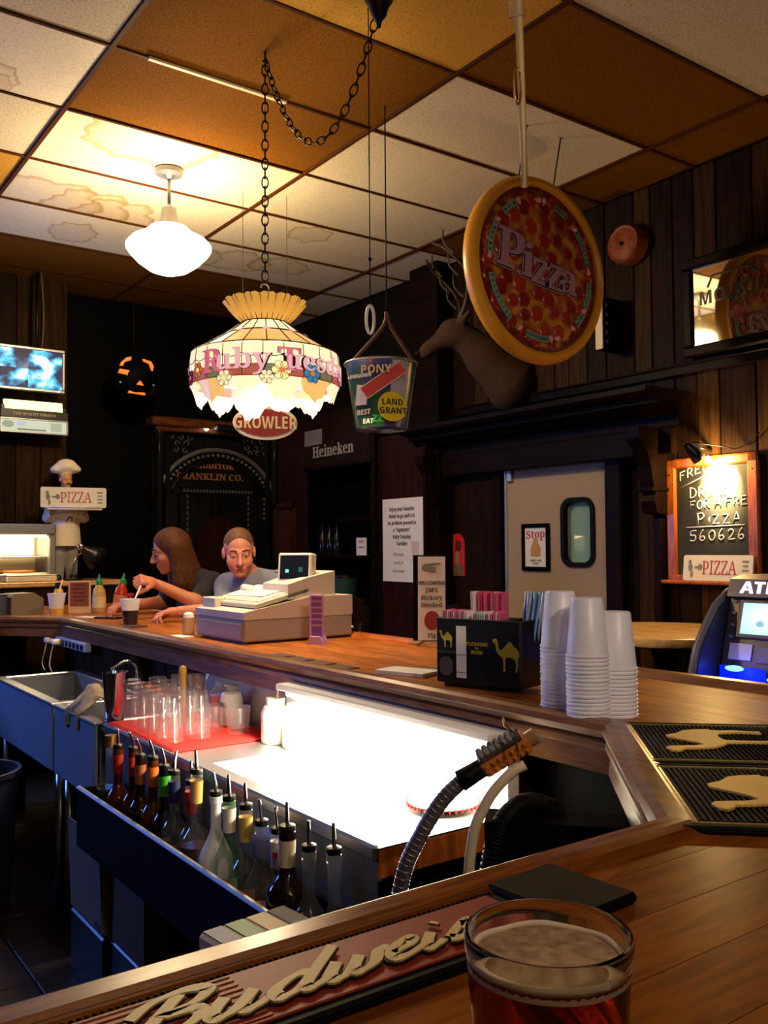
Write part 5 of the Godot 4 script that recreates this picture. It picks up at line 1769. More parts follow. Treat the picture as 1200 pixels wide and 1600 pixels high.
# ------------------------------------------------------------------ back wall
func back_wall_things() -> void:
	var n := noise(FastNoiseLite.TYPE_SIMPLEX_SMOOTH, 3.0, 61, 4)
	var screen := picture("camera_views", 128, 80, func(u: float, v: float) -> Color:
		var q := (0 if u < 0.47 else 1) + (0 if v < 0.5 else 2)
		var a := n.get_noise_3d(u * 0.75, v * 0.6, q * 7.0) * 0.5 + 0.5
		var c := c8(10, 24, 60).lerp(c8(70, 190, 230), smoothstep(0.38, 0.62, a)).lerp(c8(235, 250, 255), smoothstep(0.58, 0.72, a))
		if q == 1 and Vector2((u - 0.72) * 1.6, v - 0.30).length() < 0.13:
			c = c8(240, 250, 255)
		if q == 0 and u > 0.28:
			c = c.lerp(c8(40, 20, 50), 0.6)
		return c, 1.5)
	var t := thing("television", "small silver-framed television showing four blue security camera views below the ceiling", "television", Vector3(1.66, 2.685, -6.42))
	part("screen", boxm(Vector3(0.425, 0.262, 0.01), 0.0), null, t, Vector3(0, 0, 0.02))
	var sm: MeshInstance3D = t.get_node("screen")
	var s := sh()
	quad(s, Vector3(-0.213, -0.131, 0.006), Vector3(0.213, -0.131, 0.006), Vector3(0.213, 0.131, 0.006), Vector3(-0.213, 0.131, 0.006))
	sm.mesh = done(s)
	sm.material_override = screen
	part("case", boxm(Vector3(0.46, 0.30, 0.05), 0.008), M.black_plastic, t, Vector3(0, 0, -0.006))
	for sg in [-1.0, 1.0]:
		part("bezel_rail", boxm(Vector3(0.465, 0.02, 0.03), 0.004), M.steel, t, Vector3(0, sg * 0.141, 0.016))
		part("bezel_stile", boxm(Vector3(0.02, 0.262, 0.03), 0.004), M.steel, t, Vector3(sg * 0.2225, 0, 0.016))
	part("power_light", lathem([Vector2(0, -0.008), Vector2(0.007, 0), Vector2(0, 0.008)], 8), glow("tv_led", Color(0.5, 0.7, 1.0), 5.0), t, Vector3(0.19, -0.142, 0.034))
	part("bracket_arm", tubem([Vector3(0.06, 0.10, -0.04), Vector3(0.07, CEIL - 2.685, -0.07)], 0.013), M.black_iron, t)
	part("cable", tubem(spline([Vector3(0.09, 0.1, -0.04), Vector3(0.11, 0.4, -0.06), Vector3(0.09, CEIL - 2.685, -0.06)]), 0.006), mat("cable_grey", c8(96, 84, 60), 0.6), t)
	# lit cigarette-style display sign: a bright top tube and two panels
	t = thing("lit_display_sign", "small lit two-panel display sign mounted right under the television", "sign", Vector3(1.70, 2.355, -6.44))
	part("case", boxm(Vector3(0.44, 0.19, 0.10), 0.006), M.black_plastic, t, Vector3(0, -0.01, -0.05))
	var hood := glow("sign_hood", c8(240, 244, 150), 2.6)
	part("lamp_strip", prismm(PackedVector2Array([Vector2(-0.19, 0.05), Vector2(0.19, 0.05), Vector2(0.185, 0.115), Vector2(-0.2, 0.115)]), -0.02, 0.012), hood, t)
	part("title_panel", boxm(Vector3(0.45, 0.06, 0.02), 0.004), M.black_plastic, t, Vector3(0, 0.022, 0.012))
	say("FINE QUALITY TOBACCO", 0.016, M.cream, t, Vector3(0, 0.022, 0.023), Vector3.ZERO, "Droid Serif", 700, 1.0, 0.001)
	var face := picture("sign_face", 96, 28, func(u: float, v: float) -> Color:
		var c := c8(232, 236, 206)
		if Vector2((u - 0.10) * 3.4, v - 0.42).length() < 0.3:
			c = c8(170, 176, 150)
		if absf(u - 0.84) < 0.09 and absf(v - 0.5) < 0.34:
			c = c8(196, 198, 168)
		if absf(u - 0.46) < 0.22 and absf(v - 0.82) < 0.06:
			c = c8(130, 140, 120)
		if absf(u - 0.30) < 0.07 and absf(v - 0.35) < 0.2:
			c = c8(206, 216, 220)
		return c, 0.85)
	s = sh()
	quad(s, Vector3(-0.215, -0.098, 0.013), Vector3(0.215, -0.098, 0.013), Vector3(0.215, -0.018, 0.013), Vector3(-0.215, -0.018, 0.013))
	part("lit_panel", done(s), face, t)
	for y in [-0.104, -0.012]:
		part("panel_rail", boxm(Vector3(0.45, 0.01, 0.03), 0.002), M.steel, t, Vector3(0, y, 0.006))
	for sg in [-1.0, 1.0]:
		part("panel_stile", boxm(Vector3(0.01, 0.10, 0.03), 0.002), M.steel, t, Vector3(sg * 0.22, -0.058, 0.006))
	# dark lantern with a lit pumpkin grin
	t = thing("pumpkin_lantern", "dark round hanging lantern with glowing orange pumpkin eyes and mouth", "lantern", Vector3(2.39, 2.695, -6.40), atan2(-2.39, 6.4) * 0.5)
	part("shell", lathem([Vector2(0, -0.165), Vector2(0.08, -0.15), Vector2(0.145, -0.09), Vector2(0.17, 0.0), Vector2(0.15, 0.09), Vector2(0.09, 0.14), Vector2(0.03, 0.155), Vector2(0.02, 0.19), Vector2(0, 0.19)], 24), M.black_paint, t)
	var og := glow("pumpkin_glow", c8(255, 120, 36), 0.75)
	for q in [[[-0.12, 0.065], [-0.045, 0.065], [-0.04, 0.135], [-0.075, 0.125], [-0.11, 0.09]], [[0.045, 0.075], [0.11, 0.04], [0.12, 0.075], [0.10, 0.11], [0.04, 0.125]], [[-0.13, 0.01], [-0.06, -0.01], [-0.02, 0.025], [-0.125, 0.035]], [[-0.01, -0.07], [0.04, -0.075], [0.015, -0.04]], [[-0.06, -0.125], [-0.055, -0.11], [0.06, -0.12], [0.06, -0.135]]]:
		var poly := PackedVector2Array()
		for p in q:
			poly.append(Vector2(p[0], p[1]))
		var zc := 0.0
		for p in poly:
			zc += p.length() / poly.size()
		part("lit_pane", prismm(poly, 0.09, sqrt(maxf(0.176 * 0.176 - zc * zc, 0.01))), og, t)
	var pale := mat("lantern_glint", c8(150, 170, 190), 0.3)
	for q in [[-0.115, -0.055], [0.12, -0.06]]:
		part("bead", lathem([Vector2(0, -0.012), Vector2(0.009, 0), Vector2(0, 0.012)], 8), pale, t, Vector3(q[0], q[1], 0.115))
	part("hanging_wire", tubem([Vector3(0, 0.18, 0), Vector3(0, CEIL - 2.695, 0)], 0.003), M.black_iron, t)
	# back counter
	t = thing("back_counter", "low wooden back counter against the boarded partition carrying the food warmer", "counter", Vector3(1.2, 0, -6.38))
	part("worktop", boxm(Vector3(2.1, 0.035, 0.48), 0.006), M.table_wood, t, Vector3(0, 1.222, 0))
	part("front_board", boxm(Vector3(2.04, 1.2, 0.03), 0.004), M.bar_face, t, Vector3(0, 0.6, 0.2))
	part("side_board", boxm(Vector3(0.03, 1.2, 0.42), 0.004), M.bar_face, t, Vector3(1.0, 0.6, 0))
	# food warmer
	t = thing("food_warmer", "stainless glass-fronted food warmer glowing white at the left end of the back counter", "warmer", Vector3(1.42, 1.24, -6.36))
	var st: Material = M.brushed_steel
	part("top", boxm(Vector3(0.72, 0.07, 0.36), 0.008), st, t, Vector3(0, 0.345, 0))
	part("base", boxm(Vector3(0.72, 0.05, 0.36), 0.006), st, t, Vector3(0, 0.028, 0))
	part("side", boxm(Vector3(0.045, 0.26, 0.36), 0.006), st, t, Vector3(0.337, 0.18, 0))
	part("side", boxm(Vector3(0.045, 0.26, 0.36), 0.006), st, t, Vector3(-0.337, 0.18, 0))
	part("back", boxm(Vector3(0.64, 0.26, 0.02), 0.0), M.cream, t, Vector3(0, 0.18, -0.165))
	part("light_panel", boxm(Vector3(0.62, 0.014, 0.28), 0.002), glow("warmer_glow", Color(1.0, 0.93, 0.76), 3.0), t, Vector3(0, 0.302, 0))
	part("rack", boxm(Vector3(0.63, 0.012, 0.26), 0.002), M.steel, t, Vector3(0, 0.16, 0))
	part("back_lamp", boxm(Vector3(0.60, 0.12, 0.01), 0.002), glow("warmer_back", Color(1.0, 0.92, 0.72), 2.4), t, Vector3(0, 0.235, -0.148))
	var pz := mat("crust_brown", c8(176, 110, 56), 0.7)
	for k in 2:
		part("pie", turned([Vector2(0, 0), Vector2(0.13, 0), Vector2(0.14, 0.012), Vector2(0.13, 0.024), Vector2(0.11, 0.016), Vector2(0, 0.016)], 20), pz, t, Vector3(-0.14 + 0.28 * k, 0.054, 0.0))
	var lid := mat("carton", c8(214, 200, 180), 0.8)
	t = thing("carton", "flat open pizza carton lying in front of the food warmer", "carton", Vector3(1.62, 1.24, -6.24), 0.08)
	part("tray", boxm(Vector3(0.32, 0.035, 0.12), 0.004), lid, t, Vector3(0, 0.02, 0.02))
	part("flap", boxm(Vector3(0.32, 0.004, 0.10), 0.001), lid, t, Vector3(0, 0.05, 0.03), Vector3(0.15, 0, 0))
	# wooden upright beside the statue
	solo("wood_strip", boxm(Vector3(0.03, 0.36, 0.03), 0.004), M.honey_frame, "narrow honey-coloured wooden upright beside the chef statue's legs", "post", Vector3(1.84, 1.42, -6.46))
	# desk lamp on the counter
	t = thing("desk_lamp", "black desk lamp with chrome stem bent over in front of the chef statue", "lamp", Vector3(1.90, 1.24, -6.19))
	part("base", turned([Vector2(0, 0), Vector2(0.06, 0), Vector2(0.062, 0.012), Vector2(0.02, 0.022), Vector2(0, 0.024)], 20), M.black_plastic, t)
	part("stem", tubem(spline([Vector3(0, 0.02, 0), Vector3(0.0, 0.10, 0.0), Vector3(0.02, 0.16, 0), Vector3(0.07, 0.20, 0.01)]), 0.006), M.chrome, t)
	part("shade", lathem([Vector2(0, 0.10), Vector2(0.022, 0.10), Vector2(0.03, 0.06), Vector2(0.06, 0.02), Vector2(0.09, -0.045), Vector2(0.085, -0.045), Vector2(0.05, 0.015), Vector2(0, 0.05)], 24), M.black_plastic, t, Vector3(0.12, 0.17, 0.02), Vector3(0.1, 0, 0.95))
	part("cap", lathem([Vector2(0.0, 0.125), Vector2(0.024, 0.12), Vector2(0.026, 0.085), Vector2(0.024, 0.08)], 16), M.chrome, t, Vector3(0.12, 0.17, 0.02), Vector3(0.1, 0, 0.95))
	# added screen, out of view, put in to throw blue light on sinks and bar edge
	t = thing("added_blue_screen", "added blue fill screen, out of view on the boarded wall left of the food warmer", "television", Vector3(-0.9, 1.85, -6.60))
	part("case", boxm(Vector3(1.06, 0.64, 0.05), 0.012), M.black_plastic, t)
	part("screen", boxm(Vector3(0.98, 0.56, 0.006), 0.0), glow("added_blue_screen_glow", Color(0.3, 0.5, 1.0), 0.9), t, Vector3(0, 0, 0.026))

func atm_and_table() -> void:
	var t := thing("cash_machine", "grey ATM cash machine glowing blue between the bar and the right wall", "cash machine", Vector3(3.29, 0, -1.74), -PI / 2)
	var body := mat("atm_grey", c8(70, 64, 78), 0.4)
	var dark := mat("atm_dark", c8(38, 36, 48), 0.45)
	var prof := PackedVector2Array([Vector2(-0.25, 0), Vector2(0.30, 0), Vector2(0.30, 0.86), Vector2(0.44, 0.89), Vector2(0.45, 0.915), Vector2(0.375, 0.93), Vector2(0.3616, 0.96), Vector2(0.335, 1.05), Vector2(0.2744, 1.255), Vector2(0.302, 1.262), Vector2(0.278, 1.325), Vector2(0.20, 1.34), Vector2(-0.25, 1.335)])
	var side := Transform3D(Basis(Vector3(0, 0, 1), Vector3(0, 1, 0), Vector3(-1, 0, 0)), Vector3.ZERO)
	var s := sh()
	prism(s, prof, -0.235, 0.235, side)
	part("body", done(s), body, t)
	var wing := PackedVector2Array([Vector2(-0.25, 0), Vector2(0.36, 0), Vector2(0.37, 0.85), Vector2(0.48, 0.90), Vector2(0.485, 0.98), Vector2(0.45, 1.08), Vector2(0.40, 1.15), Vector2(0.335, 1.225), Vector2(0.25, 1.275), Vector2(0.12, 1.298), Vector2(-0.25, 1.298)])
	for sg in [-1.0, 1.0]:
		s = sh()
		prism(s, wing, -0.02, 0.02, Transform3D(side.basis, Vector3(sg * 0.262, 0, 0)))
		part("side_wing", done(s), dark, t)
		var edge := []
		for k in range(2, 10):
			edge.append(side * Vector3(wing[k].x, wing[k].y, 0) + Vector3(sg * 0.262, 0, 0))
		part("wing_edge", tubem(edge, 0.016, 0.016, 8), mat("atm_edge", c8(104, 98, 110), 0.4), t)
	# the sloping face: frame of reference on it
	var slope := atan2(0.335 - 0.27, 1.27 - 1.05)
	var on := func(x: float, k: float, out_: float) -> Transform3D:
		var p := Vector3(x, lerpf(1.05, 1.27, k), lerpf(0.335, 0.27, k))
		return Transform3D(Basis(Vector3.RIGHT, -slope), p).translated_local(Vector3(0, 0, out_))
	var put := func(called: String, mesh: Mesh, m: Material, x: float, k: float, out_: float) -> void:
		var o := part(called, mesh, m, t)
		o.transform = on.call(x, k, out_)
	put.call("screen_frame", boxm(Vector3(0.215, 0.145, 0.012), 0.004), dark, -0.085, 0.60, 0.004)
	var scr := picture("atm_screen", 48, 40, func(u: float, v: float) -> Color:
		if Vector2((u - 0.42) * 1.2, v - 0.66).length() < 0.10:
			return c8(120, 170, 190)
		return c8(150, 215, 255).lerp(c8(235, 250, 255), 1.0 - clampf(Vector2(u - 0.5, v - 0.45).length() * 1.2, 0.0, 1.0)), 1.5)
	s = sh()
	quad(s, Vector3(-0.088, -0.057, 0), Vector3(0.088, -0.057, 0), Vector3(0.088, 0.057, 0), Vector3(-0.088, 0.057, 0))
	put.call("screen", done(s), scr, -0.085, 0.60, 0.0115)
	for k in 4:
		put.call("side_key", boxm(Vector3(0.016, 0.012, 0.008), 0.003), M.grey_ink, -0.212, 0.30 + 0.19 * k, 0.005)
	put.call("sticker", boxm(Vector3(0.09, 0.06, 0.003), 0.001), M.white_paper, -0.165, 0.07, 0.004)
	put.call("sticker", boxm(Vector3(0.05, 0.06, 0.003), 0.001), M.grey_ink, -0.075, 0.05, 0.004)
	put.call("card_slot", boxm(Vector3(0.08, 0.05, 0.02), 0.006), dark, 0.02, 0.05, 0.004)
	var lit := glow("atm_letters", c8(225, 215, 255), 2.6)
	say("ATM", 0.042, lit, t, Vector3(-0.10, 1.294, 0.290), Vector3(-0.36, 0, 0), "Droid Sans", 700, 1.35, 0.008)
	var bl := glow("atm_blue_glow", c8(120, 215, 255), 2.4)
	var deep := glow("atm_blue_deep", c8(10, 40, 255), 0.55)
	part("tray_back", boxm(Vector3(0.18, 0.075, 0.006), 0.002), deep, t, Vector3(-0.14, 0.980, 0.364))
	part("tray_floor", boxm(Vector3(0.18, 0.004, 0.08), 0.001), deep, t, Vector3(-0.14, 0.945, 0.40), Vector3(0.42, 0, 0))
	part("tray_lamp", prismm(oval(0.034, 0.010), 0, 0.012), bl, t, Vector3(-0.165, 1.01, 0.366))
	part("tray_lamp", prismm(oval(0.034, 0.010), 0, 0.012), bl, t, Vector3(0.0, 0.985, 0.372))
	part("keypad", boxm(Vector3(0.11, 0.02, 0.07), 0.006), dark, t, Vector3(0.0, 0.945, 0.41), Vector3(0.42, 0, 0))
	part("slot_sticker", boxm(Vector3(0.07, 0.035, 0.003), 0.001), M.white_paper, t, Vector3(0.0, 1.018, 0.356))
	part("wing_glow", boxm(Vector3(0.008, 0.10, 0.02), 0.003), deep, t, Vector3(-0.286, 0.985, 0.45), Vector3(-0.3, 0, 0))
	# high round table by the wall
	t = thing("round_table", "round wooden high-top table between the cash machine and the kitchen door", "table", Vector3(3.53, 0, -2.68))
	part("tabletop", turned([Vector2(0, 1.01), Vector2(0.40, 1.01), Vector2(0.43, 1.02), Vector2(0.435, 1.035), Vector2(0.43, 1.054), Vector2(0.415, 1.06), Vector2(0, 1.06)], 44), M.table_wood, t)
	part("column", turned([Vector2(0.05, 0.03), Vector2(0.035, 0.08), Vector2(0.032, 0.9), Vector2(0.06, 0.98), Vector2(0.12, 1.01)], 20), M.black_iron, t)
	part("foot", turned([Vector2(0, 0), Vector2(0.24, 0), Vector2(0.24, 0.012), Vector2(0.06, 0.04), Vector2(0, 0.045)], 28), M.black_iron, t)

# ------------------------------------------------------------------ things on the far arm of the bar
func cup_shape(h: float, r_low: float, r_top: float) -> ArrayMesh:
	return turned([Vector2(0, 0), Vector2(r_low, 0), Vector2(r_low + 0.001, 0.003), Vector2(r_top, h - 0.006), Vector2(r_top + 0.0025, h - 0.004), Vector2(r_top + 0.0025, h), Vector2(r_top - 0.001, h), Vector2(r_low - 0.0005, 0.004), Vector2(0, 0.003)], 24)

func bar_things() -> void:
	register()
	caddy()
	# nested plastic cups, mouth down
	var pl := mat("cup_plastic", c8(246, 244, 252), 0.35)
	pl.backlight_enabled = true
	pl.backlight = Color(0.1, 0.1, 0.1)
	var cs := turned([Vector2(0.0435, 0.0), Vector2(0.0465, 0.0), Vector2(0.0465, 0.004), Vector2(0.0445, 0.0045), Vector2(0.0335, 0.122), Vector2(0.031, 0.125), Vector2(0.0, 0.125)], 28)
	for st in [[Vector3(1.535, BAR, -1.44), 18, " in the taller stack against the black caddy"], [Vector3(1.50, BAR, -1.33), 17, " in the front stack by the rim corner"], [Vector3(1.585, BAR, -1.325), 13, " in the short stack behind the other two"]]:
		for k in st[1]:
			var which := "topmost translucent white cup" if k == st[1] - 1 else ("lowest translucent white cup" if k == 0 else "%s translucent white cup from the bottom" % nth(k + 1))
			solo("plastic_cup", cs, pl, which + st[2], "cup", st[0] + Vector3(rng.randf_range(-0.0008, 0.0008), k * 0.0084, rng.randf_range(-0.0008, 0.0008)), 0, "nested plastic cups")
	# purple table card
	var lil := mat("card_lilac", c8(196, 150, 206), 0.6)
	var t := thing("table_card", "narrow lilac table card standing in front of the cash register", "card", Vector3(1.85, BAR, -3.0), -0.85)
	part("card", boxm(Vector3(0.056, 0.17, 0.006), 0.001), lil, t, Vector3(0, 0.105, 0))
	part("foot", prismm(PackedVector2Array([Vector2(-0.035, 0), Vector2(0.035, 0), Vector2(0.02, 0.03), Vector2(-0.02, 0.03)]), -0.045, 0.03), lil, t)
	var vio := mat("card_print", c8(120, 70, 140), 0.7)
	for k in 6:
		part("printed_line", boxm(Vector3(0.042, 0.016 if k != 5 else 0.04, 0.001), 0.0), vio, t, Vector3(0, 0.175 - k * 0.023 - (0.012 if k == 5 else 0.0), 0.0035))
	# paper slips and a pen
	t = thing("paper_pad", "white paper pad lying on the bar left of the black caddy", "paper", Vector3(1.62, BAR, -2.12), 0.3)
	part("sheets", boxm(Vector3(0.10, 0.012, 0.17), 0.001), M.white_paper, t, Vector3(0, 0.006, 0))
	t = thing("dark_scissors", "dark blue handled scissors lying behind the white paper pad", "scissors", Vector3(1.72, BAR, -2.10), 0.5)
	var navy := mat("navy_plastic", c8(34, 36, 70), 0.4)
	for sg in [-1.0, 1.0]:
		var s := sh(0)
		torus(s, 0.018, 0.004, 16, 6, 1.3)
		part("handle", done(s), navy, t, Vector3(sg * 0.02, 0.006, 0.05), Vector3(PI / 2, 0, 0))
		part("blade", boxm(Vector3(0.012, 0.003, 0.09), 0.001), M.steel, t, Vector3(sg * 0.004, 0.004 + 0.003 * (sg + 1) / 2, -0.03), Vector3(0, sg * 0.12, 0))
	for k in 2:
		solo("napkin", boxm(Vector3(0.07, 0.004, 0.11), 0.001), M.white_paper, ["crumpled white napkin on the bar rim left of the cash register", "small white slip on the bar by the dark phone"][k], "napkin", [Vector3(1.555, BAR + 0.001, -3.62), Vector3(1.60, BAR + 0.001, -4.98)][k], [0.2, 0.5][k])
	# tall black-framed card on the outer rim
	t = thing("tall_sign", "tall narrow black-framed sign with a pointing hand and Hickory Smoked lettering", "sign", Vector3(2.135, RIM + 0.008, -2.66), -0.80)
	t.rotation.x = -0.05
	part("backing", boxm(Vector3(0.125, 0.32, 0.012), 0.002), M.black_paint, t, Vector3(0, 0.16, 0))
	part("sheet", boxm(Vector3(0.103, 0.312, 0.003), 0.0), M.white_paper, t, Vector3(0.008, 0.158, 0.0065))
	var ys := [[0.215, 0.0135, "WELCOMING"], [0.188, 0.016, "JIM'S"], [0.160, 0.0165, "Hickory"], [0.133, 0.0165, "Smoked"], [0.02, 0.0165, "Pig"]]
	for q in ys:
		say(q[2], q[1], M.ink, t, Vector3(0.008, q[0], 0.0085), Vector3.ZERO, "Droid Serif" if q[1] > 0.0162 else "Droid Sans", 700, 0.85, 0.001)
	var s2 := sh()
	prism(s2, oval(0.022, 0.016, 14, Vector2(-0.008, 0.272)), 0.008, 0.009)
	prism(s2, PackedVector2Array([Vector2(-0.01, 0.276), Vector2(0.042, 0.285), Vector2(0.042, 0.291), Vector2(-0.01, 0.288)]), 0.008, 0.0091)
	for k in 3:
		prism(s2, round_rect(0.026, 0.007, 0.003, 2), 0.008, 0.0092, Transform3D(Basis(), Vector3(0.012, 0.273 - 0.008 * k, 0)))
	part("hand_print", done(s2), M.grey_ink, t)
	part("pig_print", prismm(oval(0.03, 0.036, 18, Vector2(0.01, 0.075)), 0.008, 0.009), mat("pig_red", c8(150, 40, 40), 0.6), t)
	# drinks
	var milky := mat("cup_milky", c8(236, 232, 226), 0.3)
	milky.backlight_enabled = true
	milky.backlight = Color(0.8, 0.8, 0.8)
	var straw := mat("straw_white", c8(236, 236, 240), 0.4)
	for k in 2:
		var yellow := k == 0
		t = thing("drink_cup", ["plastic cup of yellow drink with a straw beside the brown menu card", "plastic cup of dark cola with a white straw before the long-haired guest"][k], "cup", [Vector3(1.505, BAR, -5.21), Vector3(1.615, BAR, -4.36)][k])
		var h := 0.125
		part("upper_wall", turned([Vector2(0.040 if not yellow else 0.037, 0.07 if not yellow else 0.04), Vector2(0.049, h), Vector2(0.051, h), Vector2(0.051, h - 0.004)], 24), milky, t)
		part("lower_wall", turned([Vector2(0, 0), Vector2(0.033, 0), Vector2(0.0405 if not yellow else 0.0375, 0.07 if not yellow else 0.04)], 24), mat("drink%d" % k, c8(226, 170, 60) if yellow else c8(40, 28, 30), 0.2), t)
		part("drink", lathem([Vector2(0.039 if not yellow else 0.036, 0.07 if not yellow else 0.04), Vector2(0, 0.07 if not yellow else 0.04)], 24), M["drink%d" % k], t)
		var lean := Vector3(0.035, 0.20, -0.01) if yellow else Vector3(0.045, 0.19, 0.02)
		part("straw", tubem([Vector3(-0.01, 0.05, 0), lean], 0.0045, 0.0045, 8), straw if not yellow else mat("straw_pink", c8(236, 180, 160), 0.4), t)
	# menu card, sauce bottles, mustard
	t = thing("menu_card", "brown framed menu card standing between the yellow drink and the sauce bottles", "menu", Vector3(1.655, BAR, -5.28), -0.45)
	part("stand", boxm(Vector3(0.125, 0.19, 0.012), 0.003), mat("menu_stand", c8(196, 160, 130), 0.6), t, Vector3(0, 0.095, 0))
	part("page", boxm(Vector3(0.104, 0.135, 0.002), 0.0), mat("menu_page", c8(120, 58, 46), 0.6), t, Vector3(0, 0.112, 0.0068))
	for k in 5:
		part("printed_line", boxm(Vector3([0.06, 0.08, 0.07, 0.08, 0.05][k], 0.007, 0.001), 0.0), mat("menu_print", c8(70, 26, 24), 0.7), t, Vector3(0, 0.165 - k * 0.022, 0.008))
	var capg := mat("cap_green", c8(30, 140, 60), 0.4)
	for k in 3:
		var sauce: Material = [mat("sauce_tan", c8(190, 150, 90), 0.25), mat("sauce_red", c8(170, 44, 22), 0.25), mat("sauce_deep", c8(130, 30, 20), 0.25)][k]
		t = thing("sauce_bottle", ["squeeze bottle of tan sauce with a pointed green cap", "squeeze bottle of red hot sauce with a green cap, leaning to the right", "short bottle of dark red sauce behind the squeeze bottles"][k], "bottle", [Vector3(1.775, BAR, -5.30), Vector3(1.875, BAR, -5.26), Vector3(1.90, BAR, -5.13)][k])
		part("body", turned([Vector2(0, 0), Vector2(0.036, 0), Vector2(0.038, 0.006), Vector2(0.038, 0.10), Vector2(0.034, 0.13), Vector2(0.02, 0.155), Vector2(0.016, 0.165), Vector2(0, 0.165)], 20) if k < 2 else turned([Vector2(0, 0), Vector2(0.03, 0), Vector2(0.032, 0.07), Vector2(0.018, 0.09), Vector2(0.018, 0.10), Vector2(0, 0.10)], 18), sauce, t)
		if k < 2:
			part("cap", turned([Vector2(0.018, 0.160), Vector2(0.019, 0.185), Vector2(0.009, 0.195), Vector2(0.004, 0.225), Vector2(0, 0.226)], 14), capg, t)
			part("label", lathem([Vector2(0.0386, 0.03), Vector2(0.0386, 0.095)], 20), mat("sauce_label%d" % k, [c8(214, 190, 140), c8(200, 120, 90)][k], 0.6), t)
		else:
			part("cap", turned([Vector2(0.02, 0.098), Vector2(0.02, 0.115), Vector2(0, 0.115)], 14), M.red_ink, t)
	(get_node("sauce_bottle_001") as Node3D).rotation.z = -0.16
	(get_node("sauce_bottle_001") as Node3D).position.y += 0.005
	t = thing("mustard_bottle", "small yellow mustard bottle with a black cap behind the yellow drink", "bottle", Vector3(1.60, BAR, -5.50))
	part("body", turned([Vector2(0, 0), Vector2(0.024, 0), Vector2(0.026, 0.008), Vector2(0.026, 0.125), Vector2(0.018, 0.14), Vector2(0, 0.14)], 18), mat("mustard", c8(236, 196, 20), 0.35), t)
	part("cap", turned([Vector2(0.018, 0.138), Vector2(0.022, 0.145), Vector2(0.02, 0.175), Vector2(0, 0.178)], 16), M.black_plastic, t)
	t = thing("dark_phone", "dark phone lying on the bar between the menu card and the cola cup", "phone", Vector3(1.66, BAR, -4.80), 0.5)
	part("body", boxm(Vector3(0.075, 0.010, 0.145), 0.004), M.black_plastic, t, Vector3(0, 0.005, 0))
	part("screen", boxm(Vector3(0.065, 0.001, 0.13), 0.0), mat("phone_screen", c8(14, 14, 18), 0.08), t, Vector3(0, 0.0104, 0))
	t = thing("drink_coaster", "dark coaster with a white corner under the cola cup's edge", "coaster", Vector3(1.575, BAR, -4.20), 0.3)
	part("board", boxm(Vector3(0.09, 0.006, 0.09), 0.001), mat("coaster_brown", c8(60, 40, 36), 0.7), t, Vector3(0, 0.003, 0))
	t = thing("napkin_box", "grey sloping napkin dispenser at the left end of the bar", "dispenser", Vector3(1.40, BAR, -5.52), 0.25)
	part("body", prismm(PackedVector2Array([Vector2(-0.10, 0), Vector2(0.10, 0), Vector2(0.10, 0.085), Vector2(0.04, 0.12), Vector2(-0.08, 0.12), Vector2(-0.10, 0.10)]), -0.06, 0.06), mat("dispenser_grey", c8(120, 108, 92), 0.5), t)
	solo("blue_tub", turned([Vector2(0, 0), Vector2(0.042, 0), Vector2(0.046, 0.12), Vector2(0, 0.12)], 20), mat("tub_blue", c8(62, 66, 96), 0.45), "small slate-blue tub at the far left end of the bar", "tub", Vector3(1.255, BAR, -5.46))
	# salt shaker at the register's corner
	t = thing("tan_shaker", "small tan shaker standing at the left corner of the cash register", "shaker", Vector3(1.615, BAR, -3.665))
	part("body", turned([Vector2(0, 0), Vector2(0.024, 0), Vector2(0.026, 0.01), Vector2(0.024, 0.075), Vector2(0, 0.075)], 18), mat("shaker_tan", c8(176, 132, 96), 0.45), t)
	part("lid", turned([Vector2(0.024, 0.074), Vector2(0.022, 0.09), Vector2(0.01, 0.098), Vector2(0, 0.098)], 18), M.white_plastic, t)
	# chairs on the guests' side
	var ch := thing("bar_chair", "dark high-backed bar chair with a two-eared back behind the cash register", "chair", Vector3(2.50, 0, -3.12), -PI / 2)
	var cw: Material = M.dark_trim
	part("seat", turned([Vector2(0, 0.70), Vector2(0.19, 0.70), Vector2(0.20, 0.72), Vector2(0.19, 0.74), Vector2(0, 0.745)], 28), M.black_rubber, ch)
	for sx in [-1.0, 1.0]:
		for sz in [-1.0, 1.0]:
			part("leg", tubem([Vector3(sx * 0.13, 0.71, sz * 0.13), Vector3(sx * 0.19, 0.0, sz * 0.19)], 0.018, 0.015), cw, ch)
		part("stretcher", tubem([Vector3(sx * 0.172, 0.25, -0.172), Vector3(sx * 0.172, 0.25, 0.172)], 0.012), cw, ch)
		part("stretcher", tubem([Vector3(-0.166, 0.32, sx * 0.166), Vector3(0.166, 0.32, sx * 0.166)], 0.012), cw, ch)
		part("back_post", tubem([Vector3(sx * 0.15, 0.71, -0.15), Vector3(sx * 0.155, 1.05, -0.21)], 0.016), cw, ch)
	var back := PackedVector2Array()
	for k in 33:
		var u := k / 32.0
		var x := lerpf(-0.19, 0.19, u)
		back.append(Vector2(x, 1.10 + 0.085 * pow(absf(sin(u * TAU)), 0.8) - (0.06 if u < 0.02 or u > 0.98 else 0.0)))
	back.append(Vector2(0.17, 0.97))
	back.append(Vector2(-0.17, 0.97))
	part("back_panel", prismm(back, -0.232, -0.205), cw, ch)
	for sx in [-1.0, 1.0]:
		part("stud", lathem([Vector2(0, -0.012), Vector2(0.016, -0.004), Vector2(0.012, 0.010), Vector2(0, 0.014)], 12), M.chrome, ch, Vector3(sx * 0.10, 1.02, -0.196), Vector3(PI / 2, 0, 0))
	copy(ch, Vector3(2.53, 0, -4.14), -PI / 2 + 0.2, "dark high-backed bar chair under the guest in the grey shirt")
